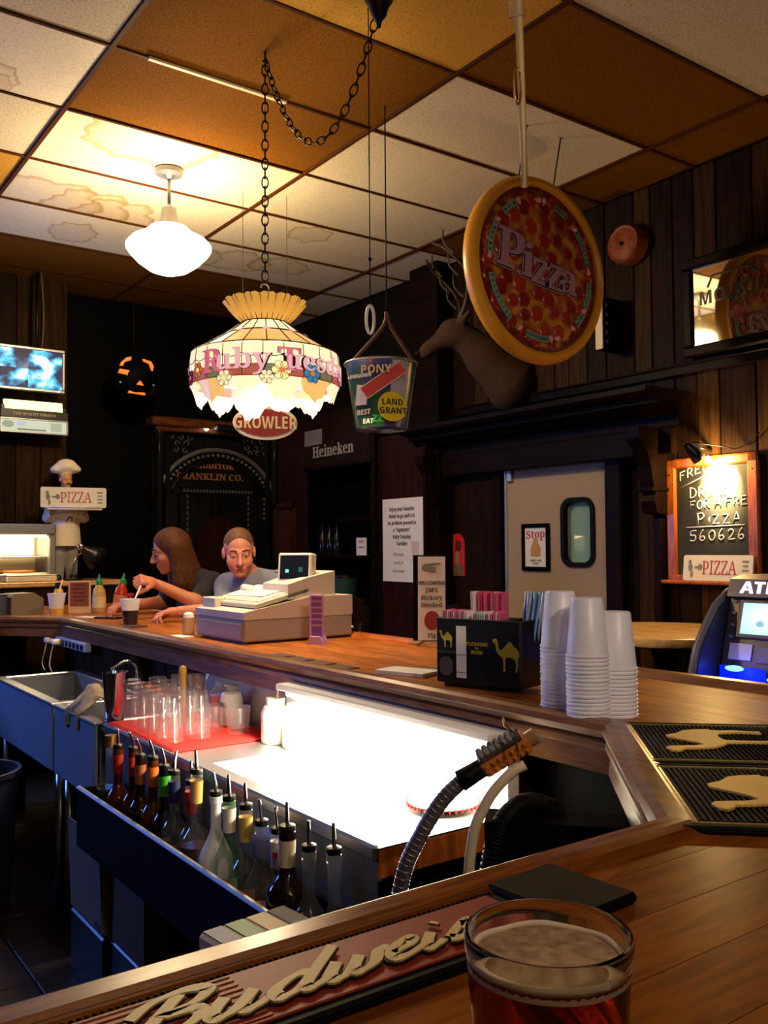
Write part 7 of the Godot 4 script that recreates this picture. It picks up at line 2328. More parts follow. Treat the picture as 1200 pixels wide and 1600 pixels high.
# ------------------------------------------------------------------ under the bar
func underbar_things() -> void:
	var redm := mat("mat_red", c8(214, 24, 14), 0.6)
	var t := thing("red_bar_mat", "bright red ribbed bar mat covered with clean glasses on the steel deck", "mat", Vector3(1.29, DECK + 0.001, -2.91))
	part("base", boxm(Vector3(0.37, 0.006, 0.57), 0.002), redm, t, Vector3(0, 0.003, 0))
	var s := sh()
	for k in 44:
		cbox(s, Vector3(0, 0.0075, -0.276 + k * 0.0128), Vector3(0.355, 0.004, 0.005), 0.001)
	var rb := part("ribs", done(s), redm, t)
	rb.set_meta("kind", "stuff")
	var y := DECK + 0.0105
	var gl := glass("tumbler_glass", Color(0.98, 0.99, 1.0), 0.035)
	# pint glasses, mouth down
	var pint := turned([Vector2(0.044, 0), Vector2(0.0445, 0.004), Vector2(0.032, 0.146), Vector2(0.030, 0.15), Vector2(0, 0.15), Vector2(0, 0.136), Vector2(0.028, 0.136), Vector2(0.0415, 0.004), Vector2(0.0425, 0)], 24)
	for i in 2:
		for j in 5:
			solo("pint_glass", pint, gl, "upturned pint glass, %s from the near end, %s row on the red mat" % [nth(j + 1), ["front", "back"][i]], "glass", Vector3(1.155 + i * 0.094 + 0.003 * j, y, -2.76 - j * 0.093), 0, "upturned pint glasses on the red mat")
	var rocks := turned([Vector2(0, 0), Vector2(0.034, 0), Vector2(0.036, 0.006), Vector2(0.041, 0.085), Vector2(0.039, 0.085), Vector2(0.034, 0.018), Vector2(0, 0.014)], 24)
	for k in 2:
		solo("rocks_glass", rocks, gl, ["short rocks glass on the red mat, beside the pint glasses", "short rocks glass on the red mat, on the side of the white jug"][k], "glass", [Vector3(1.335, y, -2.83), Vector3(1.385, y, -2.745)][k])
	solo("carafe", turned([Vector2(0, 0), Vector2(0.04, 0), Vector2(0.045, 0.01), Vector2(0.046, 0.05), Vector2(0.03, 0.10), Vector2(0.026, 0.125), Vector2(0.04, 0.16), Vector2(0.038, 0.16), Vector2(0.024, 0.126), Vector2(0.028, 0.10), Vector2(0.043, 0.05), Vector2(0, 0.012)], 26), gl, "waisted clear glass carafe standing behind the rocks glasses", "carafe", Vector3(1.372, y, -3.03))
	solo("highball_glass", turned([Vector2(0, 0), Vector2(0.034, 0), Vector2(0.036, 0.15), Vector2(0.034, 0.15), Vector2(0.032, 0.014), Vector2(0, 0.012)], 24), gl, "tall straight clear glass behind the pint glasses", "glass", Vector3(1.355, y, -3.14))
	# shaker tins
	t = thing("shaker_tin", "tall shiny steel shaker tin at the end of the glasses", "shaker", Vector3(1.15, DECK + 0.001, -3.255))
	part("tin", turned([Vector2(0, 0), Vector2(0.032, 0), Vector2(0.034, 0.004), Vector2(0.045, 0.17), Vector2(0.046, 0.175), Vector2(0.043, 0.175), Vector2(0.031, 0.01), Vector2(0, 0.008)], 30), M.chrome, t)
	var s2 := thing("muddler", "yellow wooden muddler handle sticking up among the pint glasses", "muddler", Vector3(1.296, y, -2.99))
	part("handle", lathem([Vector2(0, 0), Vector2(0.011, 0.004), Vector2(0.009, 0.10), Vector2(0.012, 0.16), Vector2(0.014, 0.185), Vector2(0.01, 0.20), Vector2(0, 0.203)], 14), mat("muddler_wood", c8(196, 150, 60), 0.5), s2)
	# jugs and the bottle at the back
	for k in 3:
		t = thing("white_jug", ["white plastic jug with a grey label band behind the red mat", "white plastic jug with a thin pump tube beside the bright splash back", "squat white jug at the edge of the glare, nearest the ice well"][k], "jug", [Vector3(1.438, DECK + 0.001, -2.90), Vector3(1.432, DECK + 0.001, -2.575), Vector3(1.445, DECK + 0.001, -2.47)][k])
		var r: float = [0.040, 0.046, 0.042][k]
		var h: float = [0.125, 0.125, 0.12][k]
		part("body", turned([Vector2(0, 0), Vector2(r - 0.004, 0), Vector2(r, 0.006), Vector2(r, h * 0.76), Vector2(r * 0.8, h * 0.92), Vector2(r * 0.62, h * 0.95), Vector2(r * 0.62, h), Vector2(0, h)], 24), M.white_plastic, t)
		part("cap", turned([Vector2(r * 0.66, h - 0.004), Vector2(r * 0.66, h + 0.016), Vector2(0, h + 0.017)], 20), M.grey_ink if k == 0 else M.white_plastic, t)
		if k == 0:
			part("label_band", boxm(Vector3(0.004, 0.016, 0.042), 0.001), M.ink, t, Vector3(-r - 0.001, h * 0.62, 0.01))
			part("label_sheet", boxm(Vector3(0.002, 0.03, 0.034), 0.0), M.grey_ink, t, Vector3(-r - 0.0005, h * 0.3, 0.02), Vector3(0, -0.4, 0))
		if k == 1:
			part("pump_tube", tubem([Vector3(0.005, h, 0), Vector3(0.012, h + 0.05, -0.005)], 0.004), M.cream, t)
	t = thing("pink_bottle", "clear glass bottle of pink syrup next to the labelled white jug", "bottle", Vector3(1.44, DECK + 0.001, -3.005))
	part("glass", turned([Vector2(0, 0), Vector2(0.032, 0), Vector2(0.034, 0.006), Vector2(0.034, 0.10), Vector2(0.014, 0.125), Vector2(0.014, 0.145), Vector2(0, 0.145)], 20), M.clear_glass, t)
	part("syrup", turned([Vector2(0, 0.005), Vector2(0.03, 0.005), Vector2(0.03, 0.095), Vector2(0, 0.095)], 18), mat("syrup_pink", c8(196, 120, 110), 0.3), t)
	t = thing("red_rimmed_plate", "white plate with a red ribbed edge lying on the near end of the lit deck", "plate", Vector3(1.395, DECK + 0.001, -1.692))
	part("dish", turned([Vector2(0, 0), Vector2(0.05, 0), Vector2(0.085, 0.014), Vector2(0.083, 0.017), Vector2(0.05, 0.005), Vector2(0, 0.004)], 36), M.white_plastic, t)
	s = sh()
	for k in 36:
		var a := TAU * k / 36
		cbox(s, Vector3.ZERO, Vector3(0.008, 0.010, 0.004), 0.001, Transform3D(Basis(Vector3.UP, -a), Vector3(cos(a) * 0.086, 0.012, sin(a) * 0.086)))
	part("ribbed_edge", done(s), mat("plate_red_edge", c8(190, 50, 44), 0.5), t)
	# towel draped over the sink
	var cl := mat("towel", c8(150, 136, 120), 0.95)
	var fn := noise(FastNoiseLite.TYPE_SIMPLEX_SMOOTH, 6.0, 81, 2)
	s = sh(0)
	for face in 2:
		sheet(s, func(u: float, v: float) -> Vector3:
			var a := (u - 0.5) * 2.0
			var hump := 0.085 * exp(-pow((v - 0.55) * 3.0, 2.0)) * (1.0 - 0.5 * a * a)
			var w := fn.get_noise_2d(u * 2.0, v * 2.0) * 0.02
			var p := Vector3(-0.02 + 0.16 * v, 0.006 + hump + absf(w), -0.085 + 0.17 * u + w * 0.6)
			if v < 0.2:
				p.y -= (0.2 - v) * 0.35
				p.x = -0.018 - 0.01 * sin(u * 9.0)
			return p + Vector3(0, -0.004 * face, 0), 14, 14)
		if face == 1:
			break
	solo("bar_towel", done(s), cl, "crumpled grey-brown towel draped over the edge of the nearer sink", "towel", Vector3(1.09, DECK + 0.006, -3.50))
	# power strip under the rim with plugs and white cords
	var pp := mat("strip_white", c8(200, 204, 220), 0.45)
	t = thing("power_strip", "white power strip with two plugs fixed under the far bar rim", "power strip", Vector3(1.452, 0.965, -4.80))
	part("case", boxm(Vector3(0.03, 0.045, 0.62), 0.004), pp, t, Vector3(0, 0, 0))
	for k in 6:
		part("outlet", boxm(Vector3(0.004, 0.030, 0.042), 0.002), M.black_plastic, t, Vector3(-0.0155, -0.002, 0.25 - 0.062 * k))
	for k in 2:
		part("plug", boxm(Vector3(0.05, 0.03, 0.04), 0.008), M.white_plastic, t, Vector3(-0.038, 0.0, -0.10 - 0.13 * k))
		part("plug_cord", tubem(spline([Vector3(-0.05, -0.01, -0.10 - 0.13 * k), Vector3(-0.06, -0.06, -0.11 - 0.12 * k), Vector3(-0.07, -0.12, -0.10 - 0.14 * k), Vector3(-0.06, -0.16, -0.08 - 0.14 * k)]), 0.003), M.cream, t)
	# faucet over the sink
	t = thing("sink_faucet", "small chrome faucet at the back of the farther sink", "faucet", Vector3(1.46, 0.834, -3.86))
	part("spout", tubem(spline([Vector3(0, 0, 0), Vector3(0, 0.10, 0), Vector3(-0.04, 0.13, 0), Vector3(-0.11, 0.10, 0)]), 0.009), M.chrome, t)
	part("handle", tubem([Vector3(0, 0.03, 0), Vector3(0.0, 0.05, 0.05)], 0.006), M.chrome, t)
	# soda gun standing on its stiff hose
	t = thing("soda_gun", "soda gun with amber buttons on a braided grey hose rising over the near rim", "soda gun", Vector3(0.95, 0.5, -1.32))
	var hose := mat("hose_braid", c8(96, 88, 96), 0.35, 0.3)
	var pth := spline([Vector3(0.0, 0.0, 0.0), Vector3(0.015, 0.25, 0.008), Vector3(0.027, 0.37, 0.022), Vector3(0.048, 0.437, 0.041), Vector3(0.079, 0.502, 0.067), Vector3(0.112, 0.542, 0.092)], 8)
	part("hose", tubem(pth, 0.0135, 0.0135, 12), hose, t)
	s = sh(0)
	for w in 2:
		var braid := []
		var turns := 34.0
		for k in 680:
			var u := k / 679.0
			var f := u * (pth.size() - 1)
			var i := mini(int(f), pth.size() - 2)
			var c: Vector3 = pth[i].lerp(pth[i + 1], f - i)
			var d: Vector3 = (pth[i + 1] - pth[i]).normalized()
			var sd := d.cross(Vector3(0.6, 0, 0.8)).normalized()
			var a := u * turns * TAU * (1.0 if w == 0 else -1.0)
			braid.append(c + (sd * cos(a) + d.cross(sd) * sin(a)) * 0.0138)
		tube(s, braid, 0.0007, 0.0007, 4)
	part("braid", done(s), M.steel, t)
	var head := Node3D.new()
	var e: Vector3 = pth[-1]
	var tip := Vector3(0.196, 0.606, 0.157)
	var ax := (tip - e).normalized()
	var up := Vector3(-0.3, 0.8, 0.1)
	up = (up - ax * up.dot(ax)).normalized()
	var hb := Basis(ax.cross(up).normalized() * -1.0, up, ax)
	hb = Basis(up.cross(ax), up, ax)
	part("sleeve", tubem([e - ax * 0.01, e + ax * 0.035], 0.019, 0.0165, 14), M.black_rubber, t)
	var am := mat("gun_amber", c8(176, 100, 26), 0.18)
	am.clearcoat_enabled = true
	am.clearcoat = 0.8
	var hd := part("head", boxm(Vector3(0.038, 0.032, 0.098), 0.006), am, t)
	hd.transform = Transform3D(hb, e + ax * 0.082)
	var tp := part("top_plate", boxm(Vector3(0.034, 0.010, 0.085), 0.003), mat("gun_dark", c8(58, 44, 40), 0.4), t)
	tp.transform = Transform3D(hb, e + ax * 0.080 + up * 0.019)
	var btn := lathem([Vector2(0, 0), Vector2(0.0055, 0), Vector2(0.0055, 0.006), Vector2(0.003, 0.009), Vector2(0, 0.009)], 10)
	var amb := glass("gun_facet", Color(0.95, 0.6, 0.2), 0.5)
	for k in 7:
		for j in 2:
			var b := part("button", btn, M.grey_ink, t)
			b.transform = Transform3D(hb, e + ax * (0.045 + k * 0.0115) + up * 0.023 + hb.x * (0.008 * (2 * j - 1)))
			for sd in [-1.0, 1.0]:
				var fc := part("facet", boxm(Vector3(0.006, 0.011, 0.009), 0.003), am, t)
				fc.transform = Transform3D(hb, e + ax * (0.045 + k * 0.0125) + up * (-0.007 + 0.014 * j) + hb.x * 0.0195 * sd)
	var nz := part("nozzle", turned([Vector2(0.014, 0.0), Vector2(0.015, 0.018), Vector2(0.011, 0.02), Vector2(0, 0.02)], 16), mat("gun_nozzle", c8(150, 110, 80), 0.3), t)
	nz.transform = Transform3D(Basis(hb.x, ax, -up), e + ax * 0.128)
	# its cream drain tube and wire clip
	t = thing("drain_tube", "curved cream plastic tube with a wire hook under the soda gun", "tube", Vector3(1.0, 0.6, -1.20))
	part("tube", tubem(spline([Vector3(0.02, 0.0, 0.0), Vector3(0.03, 0.32, 0.02), Vector3(0.052, 0.41, 0.035), Vector3(0.085, 0.462, 0.06), Vector3(0.108, 0.478, 0.075)], 8), 0.0095, 0.009, 10), M.cream, t)
	part("wire_hook", tubem([Vector3(0.10, 0.475, 0.07), Vector3(0.095, 0.53, 0.066), Vector3(0.08, 0.545, 0.056), Vector3(0.078, 0.56, 0.054)], 0.0022), M.brass, t)
	s = sh(0)
	var loop := spline([Vector3(1.06, 0.70, -1.20), Vector3(1.075, 0.93, -1.17), Vector3(1.12, 0.995, -1.16), Vector3(1.18, 0.99, -1.15), Vector3(1.22, 0.93, -1.15), Vector3(1.24, 0.62, -1.14)], 10)
	tube(s, loop, 0.016, 0.016, 12)
	for k in range(0, loop.size() - 1):
		for h in 2:
			var c: Vector3 = loop[k].lerp(loop[k + 1], h * 0.5)
			var d: Vector3 = (loop[k + 1] - loop[k]).normalized()
			tube(s, [c - d * 0.0022, c + d * 0.0022], 0.0185, 0.0185, 12)
	solo("corrugated_hose", done(s), M.black_rubber, "black corrugated hose looping behind the cream tube", "hose")
	# cartons under the rail
	var cb := mat("carton_pale", c8(140, 122, 100), 0.85)
	t = thing("pale_carton", "pale cardboard carton on the floor under the far half of the speed rail", "carton", Vector3(1.15, 0.0, -3.04))
	part("box", boxm(Vector3(0.34, 0.275, 0.33), 0.006), cb, t, Vector3(0, 0.365, 0))
	part("crate", boxm(Vector3(0.34, 0.22, 0.33), 0.006), M.black_plastic, t, Vector3(0, 0.112, 0))
	part("tape", boxm(Vector3(0.002, 0.06, 0.06), 0.0), mat("tape_brown", c8(70, 54, 44), 0.5), t, Vector3(-0.171, 0.27, 0.12))
	part("flap", boxm(Vector3(0.004, 0.30, 0.32), 0.001), cb, t, Vector3(-0.175, 0.385, 0), Vector3(0, 0, 0.04))
	t = thing("brown_carton", "dim brown cardboard carton on the floor beside the pale carton", "carton", Vector3(1.16, 0.0, -2.72))
	part("box", boxm(Vector3(0.32, 0.25, 0.29), 0.006), mat("carton_brown", c8(110, 84, 62), 0.85), t, Vector3(0, 0.345, 0))
	part("crate", boxm(Vector3(0.32, 0.22, 0.29), 0.006), M.black_plastic, t, Vector3(0, 0.112, 0))
	t = thing("waste_bin", "dark blue waste bin standing on the floor beside the sinks", "bin", Vector3(0.80, 0.0, -3.95))
	part("body", turned([Vector2(0, 0), Vector2(0.15, 0), Vector2(0.155, 0.01), Vector2(0.19, 0.54), Vector2(0.20, 0.55), Vector2(0.20, 0.57), Vector2(0.185, 0.57), Vector2(0.145, 0.02), Vector2(0, 0.02)], 28), mat("bin_navy", c8(36, 42, 62), 0.45), t)

# ------------------------------------------------------------------ figures
func add_head(f: Field, at: Vector3, b: Basis, k := 1.0) -> void:
	var P := func(x: float, y: float, z: float) -> Vector3: return at + b * (Vector3(x, y, z) * k)
	f.ball(P.call(0, 0.035, -0.014), Vector3(0.074, 0.084, 0.092) * k, 0.01, b)
	f.ball(P.call(0, -0.035, 0.022), Vector3(0.060, 0.078, 0.064) * k, 0.025 * k, b)
	f.ball(P.call(0, -0.094, 0.058), Vector3(0.026, 0.022, 0.022) * k, 0.02 * k, b)
	for s in [-1.0, 1.0]:
		f.ball(P.call(s * 0.040, -0.030, 0.052), Vector3(0.024, 0.026, 0.024) * k, 0.018 * k, b)
		f.cap(P.call(s * 0.012, 0.024, 0.078), P.call(s * 0.042, 0.024, 0.064), 0.011 * k, 0.010 * k, 0.010 * k)
		f.cut(P.call(s * 0.031, 0.004, 0.092), Vector3(0.019, 0.012, 0.014) * k, 0.008 * k, b)
		f.ball(P.call(s * 0.031, 0.004, 0.070), Vector3(0.0145, 0.0125, 0.0125) * k, 0.004 * k, b)
		f.ball(P.call(s * 0.076, -0.004, -0.010), Vector3(0.009, 0.031, 0.019) * k, 0.006 * k, b)
		f.ball(P.call(s * 0.011, -0.034, 0.094), Vector3(0.009, 0.008, 0.010) * k, 0.006 * k, b)
	f.cap(P.call(0, 0.014, 0.082), P.call(0, -0.029, 0.106), 0.008 * k, 0.0125 * k, 0.010 * k)
	f.cap(P.call(-0.020, -0.061, 0.079), P.call(0.020, -0.061, 0.079), 0.0075 * k, 0.0075 * k, 0.008 * k)
	f.cap(P.call(-0.016, -0.074, 0.077), P.call(0.016, -0.074, 0.077), 0.008 * k, 0.008 * k, 0.007 * k)
	f.cut(P.call(0, -0.0675, 0.091), Vector3(0.022, 0.0022, 0.008) * k, 0.003 * k, b)

# a hand from its wrist: d points to the fingers, n is the way the palm faces
func add_hand(f: Field, wrist: Vector3, d: Vector3, n: Vector3, thumb_side: float, curl: float) -> void:
	d = d.normalized()
	n = (n - d * n.dot(d)).normalized()
	var across := d.cross(n).normalized() * thumb_side
	f.cap(wrist, wrist + d * 0.03, 0.024, 0.026, 0.02)
	for k in 4:
		var o := (k - 1.5) * 0.019
		f.cap(wrist + d * 0.025 + across * o * 0.7, wrist + d * 0.085 + across * o, 0.014, 0.0125, 0.016)
		var lens: Array = [[0.036, 0.022, 0.018], [0.041, 0.026, 0.019], [0.038, 0.024, 0.018], [0.029, 0.018, 0.016]][3 - k]
		var p := wrist + d * 0.088 + across * o
		var dir := d
		for j in 3:
			dir = dir.rotated(d.cross(n).normalized(), curl * [0.8, 1.1, 0.8][j] * (1.0 + 0.08 * k))
			var e: Vector3 = p + dir * lens[j]
			f.cap(p, e, 0.0098 - 0.0008 * j, 0.0090 - 0.0008 * j, 0.003)
			p = e
	var tb := wrist + d * 0.03 + across * 0.026
	var td := (d * 0.75 + across * 0.7 + n * 0.35).normalized()
	f.cap(tb, tb + td * 0.04, 0.015, 0.0115, 0.010)
	var t2 := tb + td * 0.04
	td = (td + n * 0.5 * curl - across * 0.5 * curl).normalized()
	f.cap(t2, t2 + td * 0.032, 0.0112, 0.0098, 0.004)
	f.cap(t2 + td * 0.032, t2 + td * 0.054, 0.0098, 0.0085, 0.004)

func look(fwd: Vector3, tilt := 0.0) -> Basis:
	fwd = fwd.normalized()
	var x := Vector3.UP.cross(fwd).normalized()
	return Basis(x, fwd.cross(x), fwd) * Basis(Vector3.BACK, tilt)

# joints are world points; the node stands at the seat
func seated(label: String, q: Dictionary, skin: Material, shirt_m: Material, hair_m: Material, jeans: Material) -> Node3D:
	var base: Vector3 = q.base
	var t := thing("person", label, "person", base)
	var J := {}
	for k in q.j:
		J[k] = q.j[k] - base
	var head: Vector3 = J.head
	var hb: Basis = look(q.face, q.get("tilt", 0.0))
	# skin: head and neck, arms, trunk and legs in one surface
	var fh := Field.new()
	add_head(fh, head, hb)
	fh.chain([head + hb * Vector3(0, -0.06, -0.025), J.neck, J.neck + Vector3(0, -0.05, 0)], [0.054, 0.058, 0.07], 0.03)
	var fb := Field.new()
	fb.chain([J.neck + Vector3(0, -0.02, 0), J.chest, J.belly, J.pelvis], [0.075, 0.135, 0.130, 0.140], 0.08)
	fb.cap(J.ls, J.rs, 0.062, 0.062, 0.08)
	for s in ["l", "r"]:
		fb.chain([J[s + "s"], J[s + "e"], J[s + "w"]], [0.052, 0.040, 0.027], 0.03)
		fb.chain([J[s + "h"], J[s + "k"], J[s + "a"]], [0.085, 0.058, 0.042], 0.04)
		fb.cap(J[s + "a"], J[s + "a"] + (J[s + "k"] - J[s + "h"]) * 0.42 + Vector3(0, -0.04, 0), 0.042, 0.032, 0.03)
	var fl := Field.new()
	add_hand(fl, J.lw, q.ld, q.ln, q.get("lt", 1.0), q.get("lc", 0.5))
	var fr := Field.new()
	add_hand(fr, J.rw, q.rd, q.rn, q.get("rt", -1.0), q.get("rc", 0.5))
	part("body", nets([fh, fb, fl, fr], [0.0045, 0.014, 0.0035, 0.0035]), skin, t)
	# shirt: trunk and short or long sleeves, a little larger
	var fs := Field.new()
	fs.chain([J.neck + Vector3(0, -0.045, 0), J.chest, J.belly, J.pelvis + Vector3(0, 0.02, 0)], [0.084, 0.150, 0.148, 0.158], 0.08)
	fs.cap(J.ls, J.rs, 0.076, 0.076, 0.08)
	for s in ["l", "r"]:
		var cut: float = q.get("sleeve", 0.7)
		var a: Vector3 = J[s + "s"]
		var e: Vector3 = J[s + "e"]
		if cut <= 1.0:
			fs.cap(a, a.lerp(e, cut), 0.068, 0.058, 0.03)
		else:
			fs.chain([a, e, e.lerp(J[s + "w"], cut - 1.0)], [0.068, 0.054, 0.043], 0.03)
	part("shirt", nets([fs], [0.0125]), shirt_m, t)
	var ft := Field.new()
	for s in ["l", "r"]:
		ft.chain([J[s + "h"], J[s + "k"], J[s + "a"] + Vector3(0, 0.04, 0)], [0.102, 0.072, 0.058], 0.04)
	ft.cap(J.pelvis + Vector3(0, -0.03, 0), J.pelvis, 0.145, 0.15, 0.05)
	part("trousers", nets([ft], [0.016]), jeans, t)
	for s in ["l", "r"]:
		var fo := Field.new()
		var d: Vector3 = (J[s + "k"] - J[s + "h"]) * Vector3(1, 0, 1)
		fo.cap(J[s + "a"] + Vector3(0, -0.03, 0) - d.normalized() * 0.04, J[s + "a"] + Vector3(0, -0.05, 0) + d.normalized() * 0.17, 0.052, 0.040, 0.03)
		part("shoe", nets([fo], [0.014]), M.black_rubber, t)
	# hair
	var fha := Field.new()
	for c in q.hair:
		if c[0] == "ball":
			fha.ball(head + hb * c[1], c[2], 0.02, hb)
		elif c[0] == "cut":
			fha.cut(head + hb * c[1], c[2], 0.012, hb)
		else:
			fha.cap(head + hb * c[1], head + hb * c[2], c[3], c[4], 0.03)
	part("hair", nets([fha], [0.006]), hair_m, t)
	for s in [-1.0, 1.0]:
		part("eye", lathem([Vector2(0, -0.0115), Vector2(0.008, -0.008), Vector2(0.0115, 0), Vector2(0.008, 0.008), Vector2(0, 0.0115)], 12), M.eye_white, t, head + hb * Vector3(s * 0.031, 0.002, 0.0722))
		part("eyelid", tubem([head + hb * Vector3(s * 0.019, 0.0055, 0.0795), head + hb * Vector3(s * 0.031, 0.0095, 0.0805), head + hb * Vector3(s * 0.043, 0.0045, 0.0735)], 0.0042, 0.0036, 6), skin, t)
		part("iris", lathem([Vector2(0, -0.004), Vector2(0.0045, 0), Vector2(0, 0.003)], 10), M.eye_dark, t, head + hb * Vector3(s * 0.031, -0.0005, 0.0815))
		part("eyebrow", tubem([head + hb * Vector3(s * 0.014, 0.030, 0.0895), head + hb * Vector3(s * 0.032, 0.034, 0.083), head + hb * Vector3(s * 0.046, 0.029, 0.071)], 0.0042, 0.003, 6), hair_m, t)
	part("lips", tubem([head + hb * Vector3(-0.018, -0.0675, 0.083), head + hb * Vector3(0, -0.066, 0.0885), head + hb * Vector3(0.018, -0.0675, 0.083)], 0.0052, 0.0052, 8), M.lip, t)
	return t

func hair_mat(called: String, dark: Color, light: Color) -> StandardMaterial3D:
	var m := mat(called, Color.WHITE, 0.6)
	m.albedo_texture = ramp_tex(noise(FastNoiseLite.TYPE_SIMPLEX, 0.03, 91, 3), [[0.0, dark], [0.5, dark.lerp(light, 0.5)], [1.0, light]])
	m.uv1_triplanar = true
	m.uv1_scale = Vector3(26, 2.2, 26)
	m.metallic_specular = 0.3
	return m

func guests() -> void:
	mat("eye_white", c8(150, 132, 122), 0.3)
	mat("eye_dark", c8(40, 28, 22), 0.1)
	mat("lip", c8(156, 84, 74), 0.5)
	var skin1 := mat("skin_warm", c8(196, 122, 88), 0.5)
	skin1.subsurf_scatter_enabled = true
	skin1.subsurf_scatter_strength = 0.12
	var skin2 := mat("skin_rosy", c8(206, 134, 110), 0.5)
	skin2.subsurf_scatter_enabled = true
	skin2.subsurf_scatter_strength = 0.12
	var jeans := mat("denim", c8(40, 48, 70), 0.85)
	# guest in the grey shirt: leans on the bar, head bent, looking down to the viewer's side
	var q := {
		"base": Vector3(2.53, 0.745, -4.16), "face": Vector3(-0.38, -0.26, 0.87), "tilt": 0.04, "sleeve": 0.85,
		"j": {"head": Vector3(2.085, 1.43, -4.12), "neck": Vector3(2.165, 1.305, -4.175), "chest": Vector3(2.28, 1.13, -4.20), "belly": Vector3(2.40, 0.99, -4.18), "pelvis": Vector3(2.53, 0.87, -4.16),
			"ls": Vector3(2.27, 1.265, -4.015), "le": Vector3(2.15, 1.145, -3.84), "lw": Vector3(1.965, 1.125, -3.97),
			"rs": Vector3(2.16, 1.245, -4.385), "re": Vector3(2.05, 1.14, -4.24), "rw": Vector3(1.86, 1.13, -4.37),
			"lh": Vector3(2.48, 0.84, -4.05), "lk": Vector3(2.36, 0.66, -3.98), "la": Vector3(2.34, 0.34, -3.96), "rh": Vector3(2.48, 0.84, -4.27), "rk": Vector3(2.36, 0.66, -4.33), "ra": Vector3(2.34, 0.34, -4.35)},
		"ld": Vector3(-0.8, 0, -0.5), "ln": Vector3(0.2, -1, 0), "lt": 1.0, "lc": 0.5,
		"rd": Vector3(-0.85, -0.05, 0.1), "rn": Vector3(0, -1, 0.25), "rt": -1.0, "rc": 0.75,
		"hair": [["ball", Vector3(0, 0.038, -0.017), Vector3(0.0765, 0.0850, 0.0935)], ["cut", Vector3(0, -0.030, 0.075), Vector3(0.072, 0.112, 0.085)], ["cut", Vector3(0, -0.125, 0.0), Vector3(0.12, 0.105, 0.13)], ["cut", Vector3(0.072, 0.0, 0.02), Vector3(0.03, 0.05, 0.03)], ["cut", Vector3(-0.072, 0.0, 0.02), Vector3(0.03, 0.05, 0.03)]],
	}
	var p := seated("person in a blue-grey T-shirt with cropped hair leaning on the bar, head bent forward", q, skin2, mat("shirt_grey", c8(112, 118, 134), 0.9), hair_mat("hair_cropped", c8(70, 46, 32), c8(128, 88, 62)), jeans)
	p.set_meta("category", "person")
	var ring := sh(0)
	torus(ring, 0.010, 0.002, 16, 6)
	part("ring", done(ring), M.steel, p, Vector3(1.77, 1.132, -4.36) - q.base, Vector3(0, PI / 2, 0))
	# long-haired guest: in profile, one fist raised to a straw
	q = {
		"base": Vector3(2.50, 0.745, -4.90), "face": Vector3(-0.90, -0.26, -0.22), "tilt": 0.0, "sleeve": 0.75,
		"j": {"head": Vector3(2.025, 1.435, -4.86), "neck": Vector3(2.13, 1.305, -4.86), "chest": Vector3(2.26, 1.13, -4.87), "belly": Vector3(2.38, 0.99, -4.88), "pelvis": Vector3(2.50, 0.87, -4.90),
			"ls": Vector3(2.20, 1.245, -4.68), "le": Vector3(2.06, 1.16, -4.58), "lw": Vector3(1.865, 1.265, -4.66),
			"rs": Vector3(2.20, 1.245, -5.06), "re": Vector3(2.08, 1.135, -5.10), "rw": Vector3(1.86, 1.135, -5.02),
			"lh": Vector3(2.45, 0.84, -4.79), "lk": Vector3(2.36, 0.66, -4.72), "la": Vector3(2.34, 0.34, -4.70), "rh": Vector3(2.45, 0.84, -5.01), "rk": Vector3(2.36, 0.66, -5.07), "ra": Vector3(2.34, 0.34, -5.09)},
		"ld": Vector3(-0.9, 0.25, 0.1), "ln": Vector3(0.1, -0.75, -0.6), "lt": 1.0, "lc": 1.15,
		"rd": Vector3(-1.0, 0, 0.3), "rn": Vector3(0, -1, 0), "rt": -1.0, "rc": 0.5,
		"hair": [["ball", Vector3(0, 0.042, -0.022), Vector3(0.087, 0.092, 0.102)], ["cap", Vector3(0.068, 0.02, -0.02), Vector3(0.078, -0.18, 0.0), 0.036, 0.040], ["cap", Vector3(-0.068, 0.02, -0.02), Vector3(-0.078, -0.18, 0.0), 0.036, 0.040], ["cap", Vector3(0, 0.02, -0.07), Vector3(0, -0.20, -0.085), 0.06, 0.065], ["cap", Vector3(0.05, 0.0, -0.05), Vector3(0.055, -0.21, -0.06), 0.05, 0.045], ["cap", Vector3(-0.05, 0.0, -0.05), Vector3(-0.055, -0.21, -0.06), 0.05, 0.045], ["cut", Vector3(0, -0.05, 0.085), Vector3(0.070, 0.125, 0.085)]],
	}
	seated("person with long brown hair in a dark T-shirt, seen in profile with a raised fist", q, skin1, mat("shirt_dark", c8(30, 28, 32), 0.9), hair_mat("hair_brown", c8(48, 27, 14), c8(120, 72, 38)), jeans)

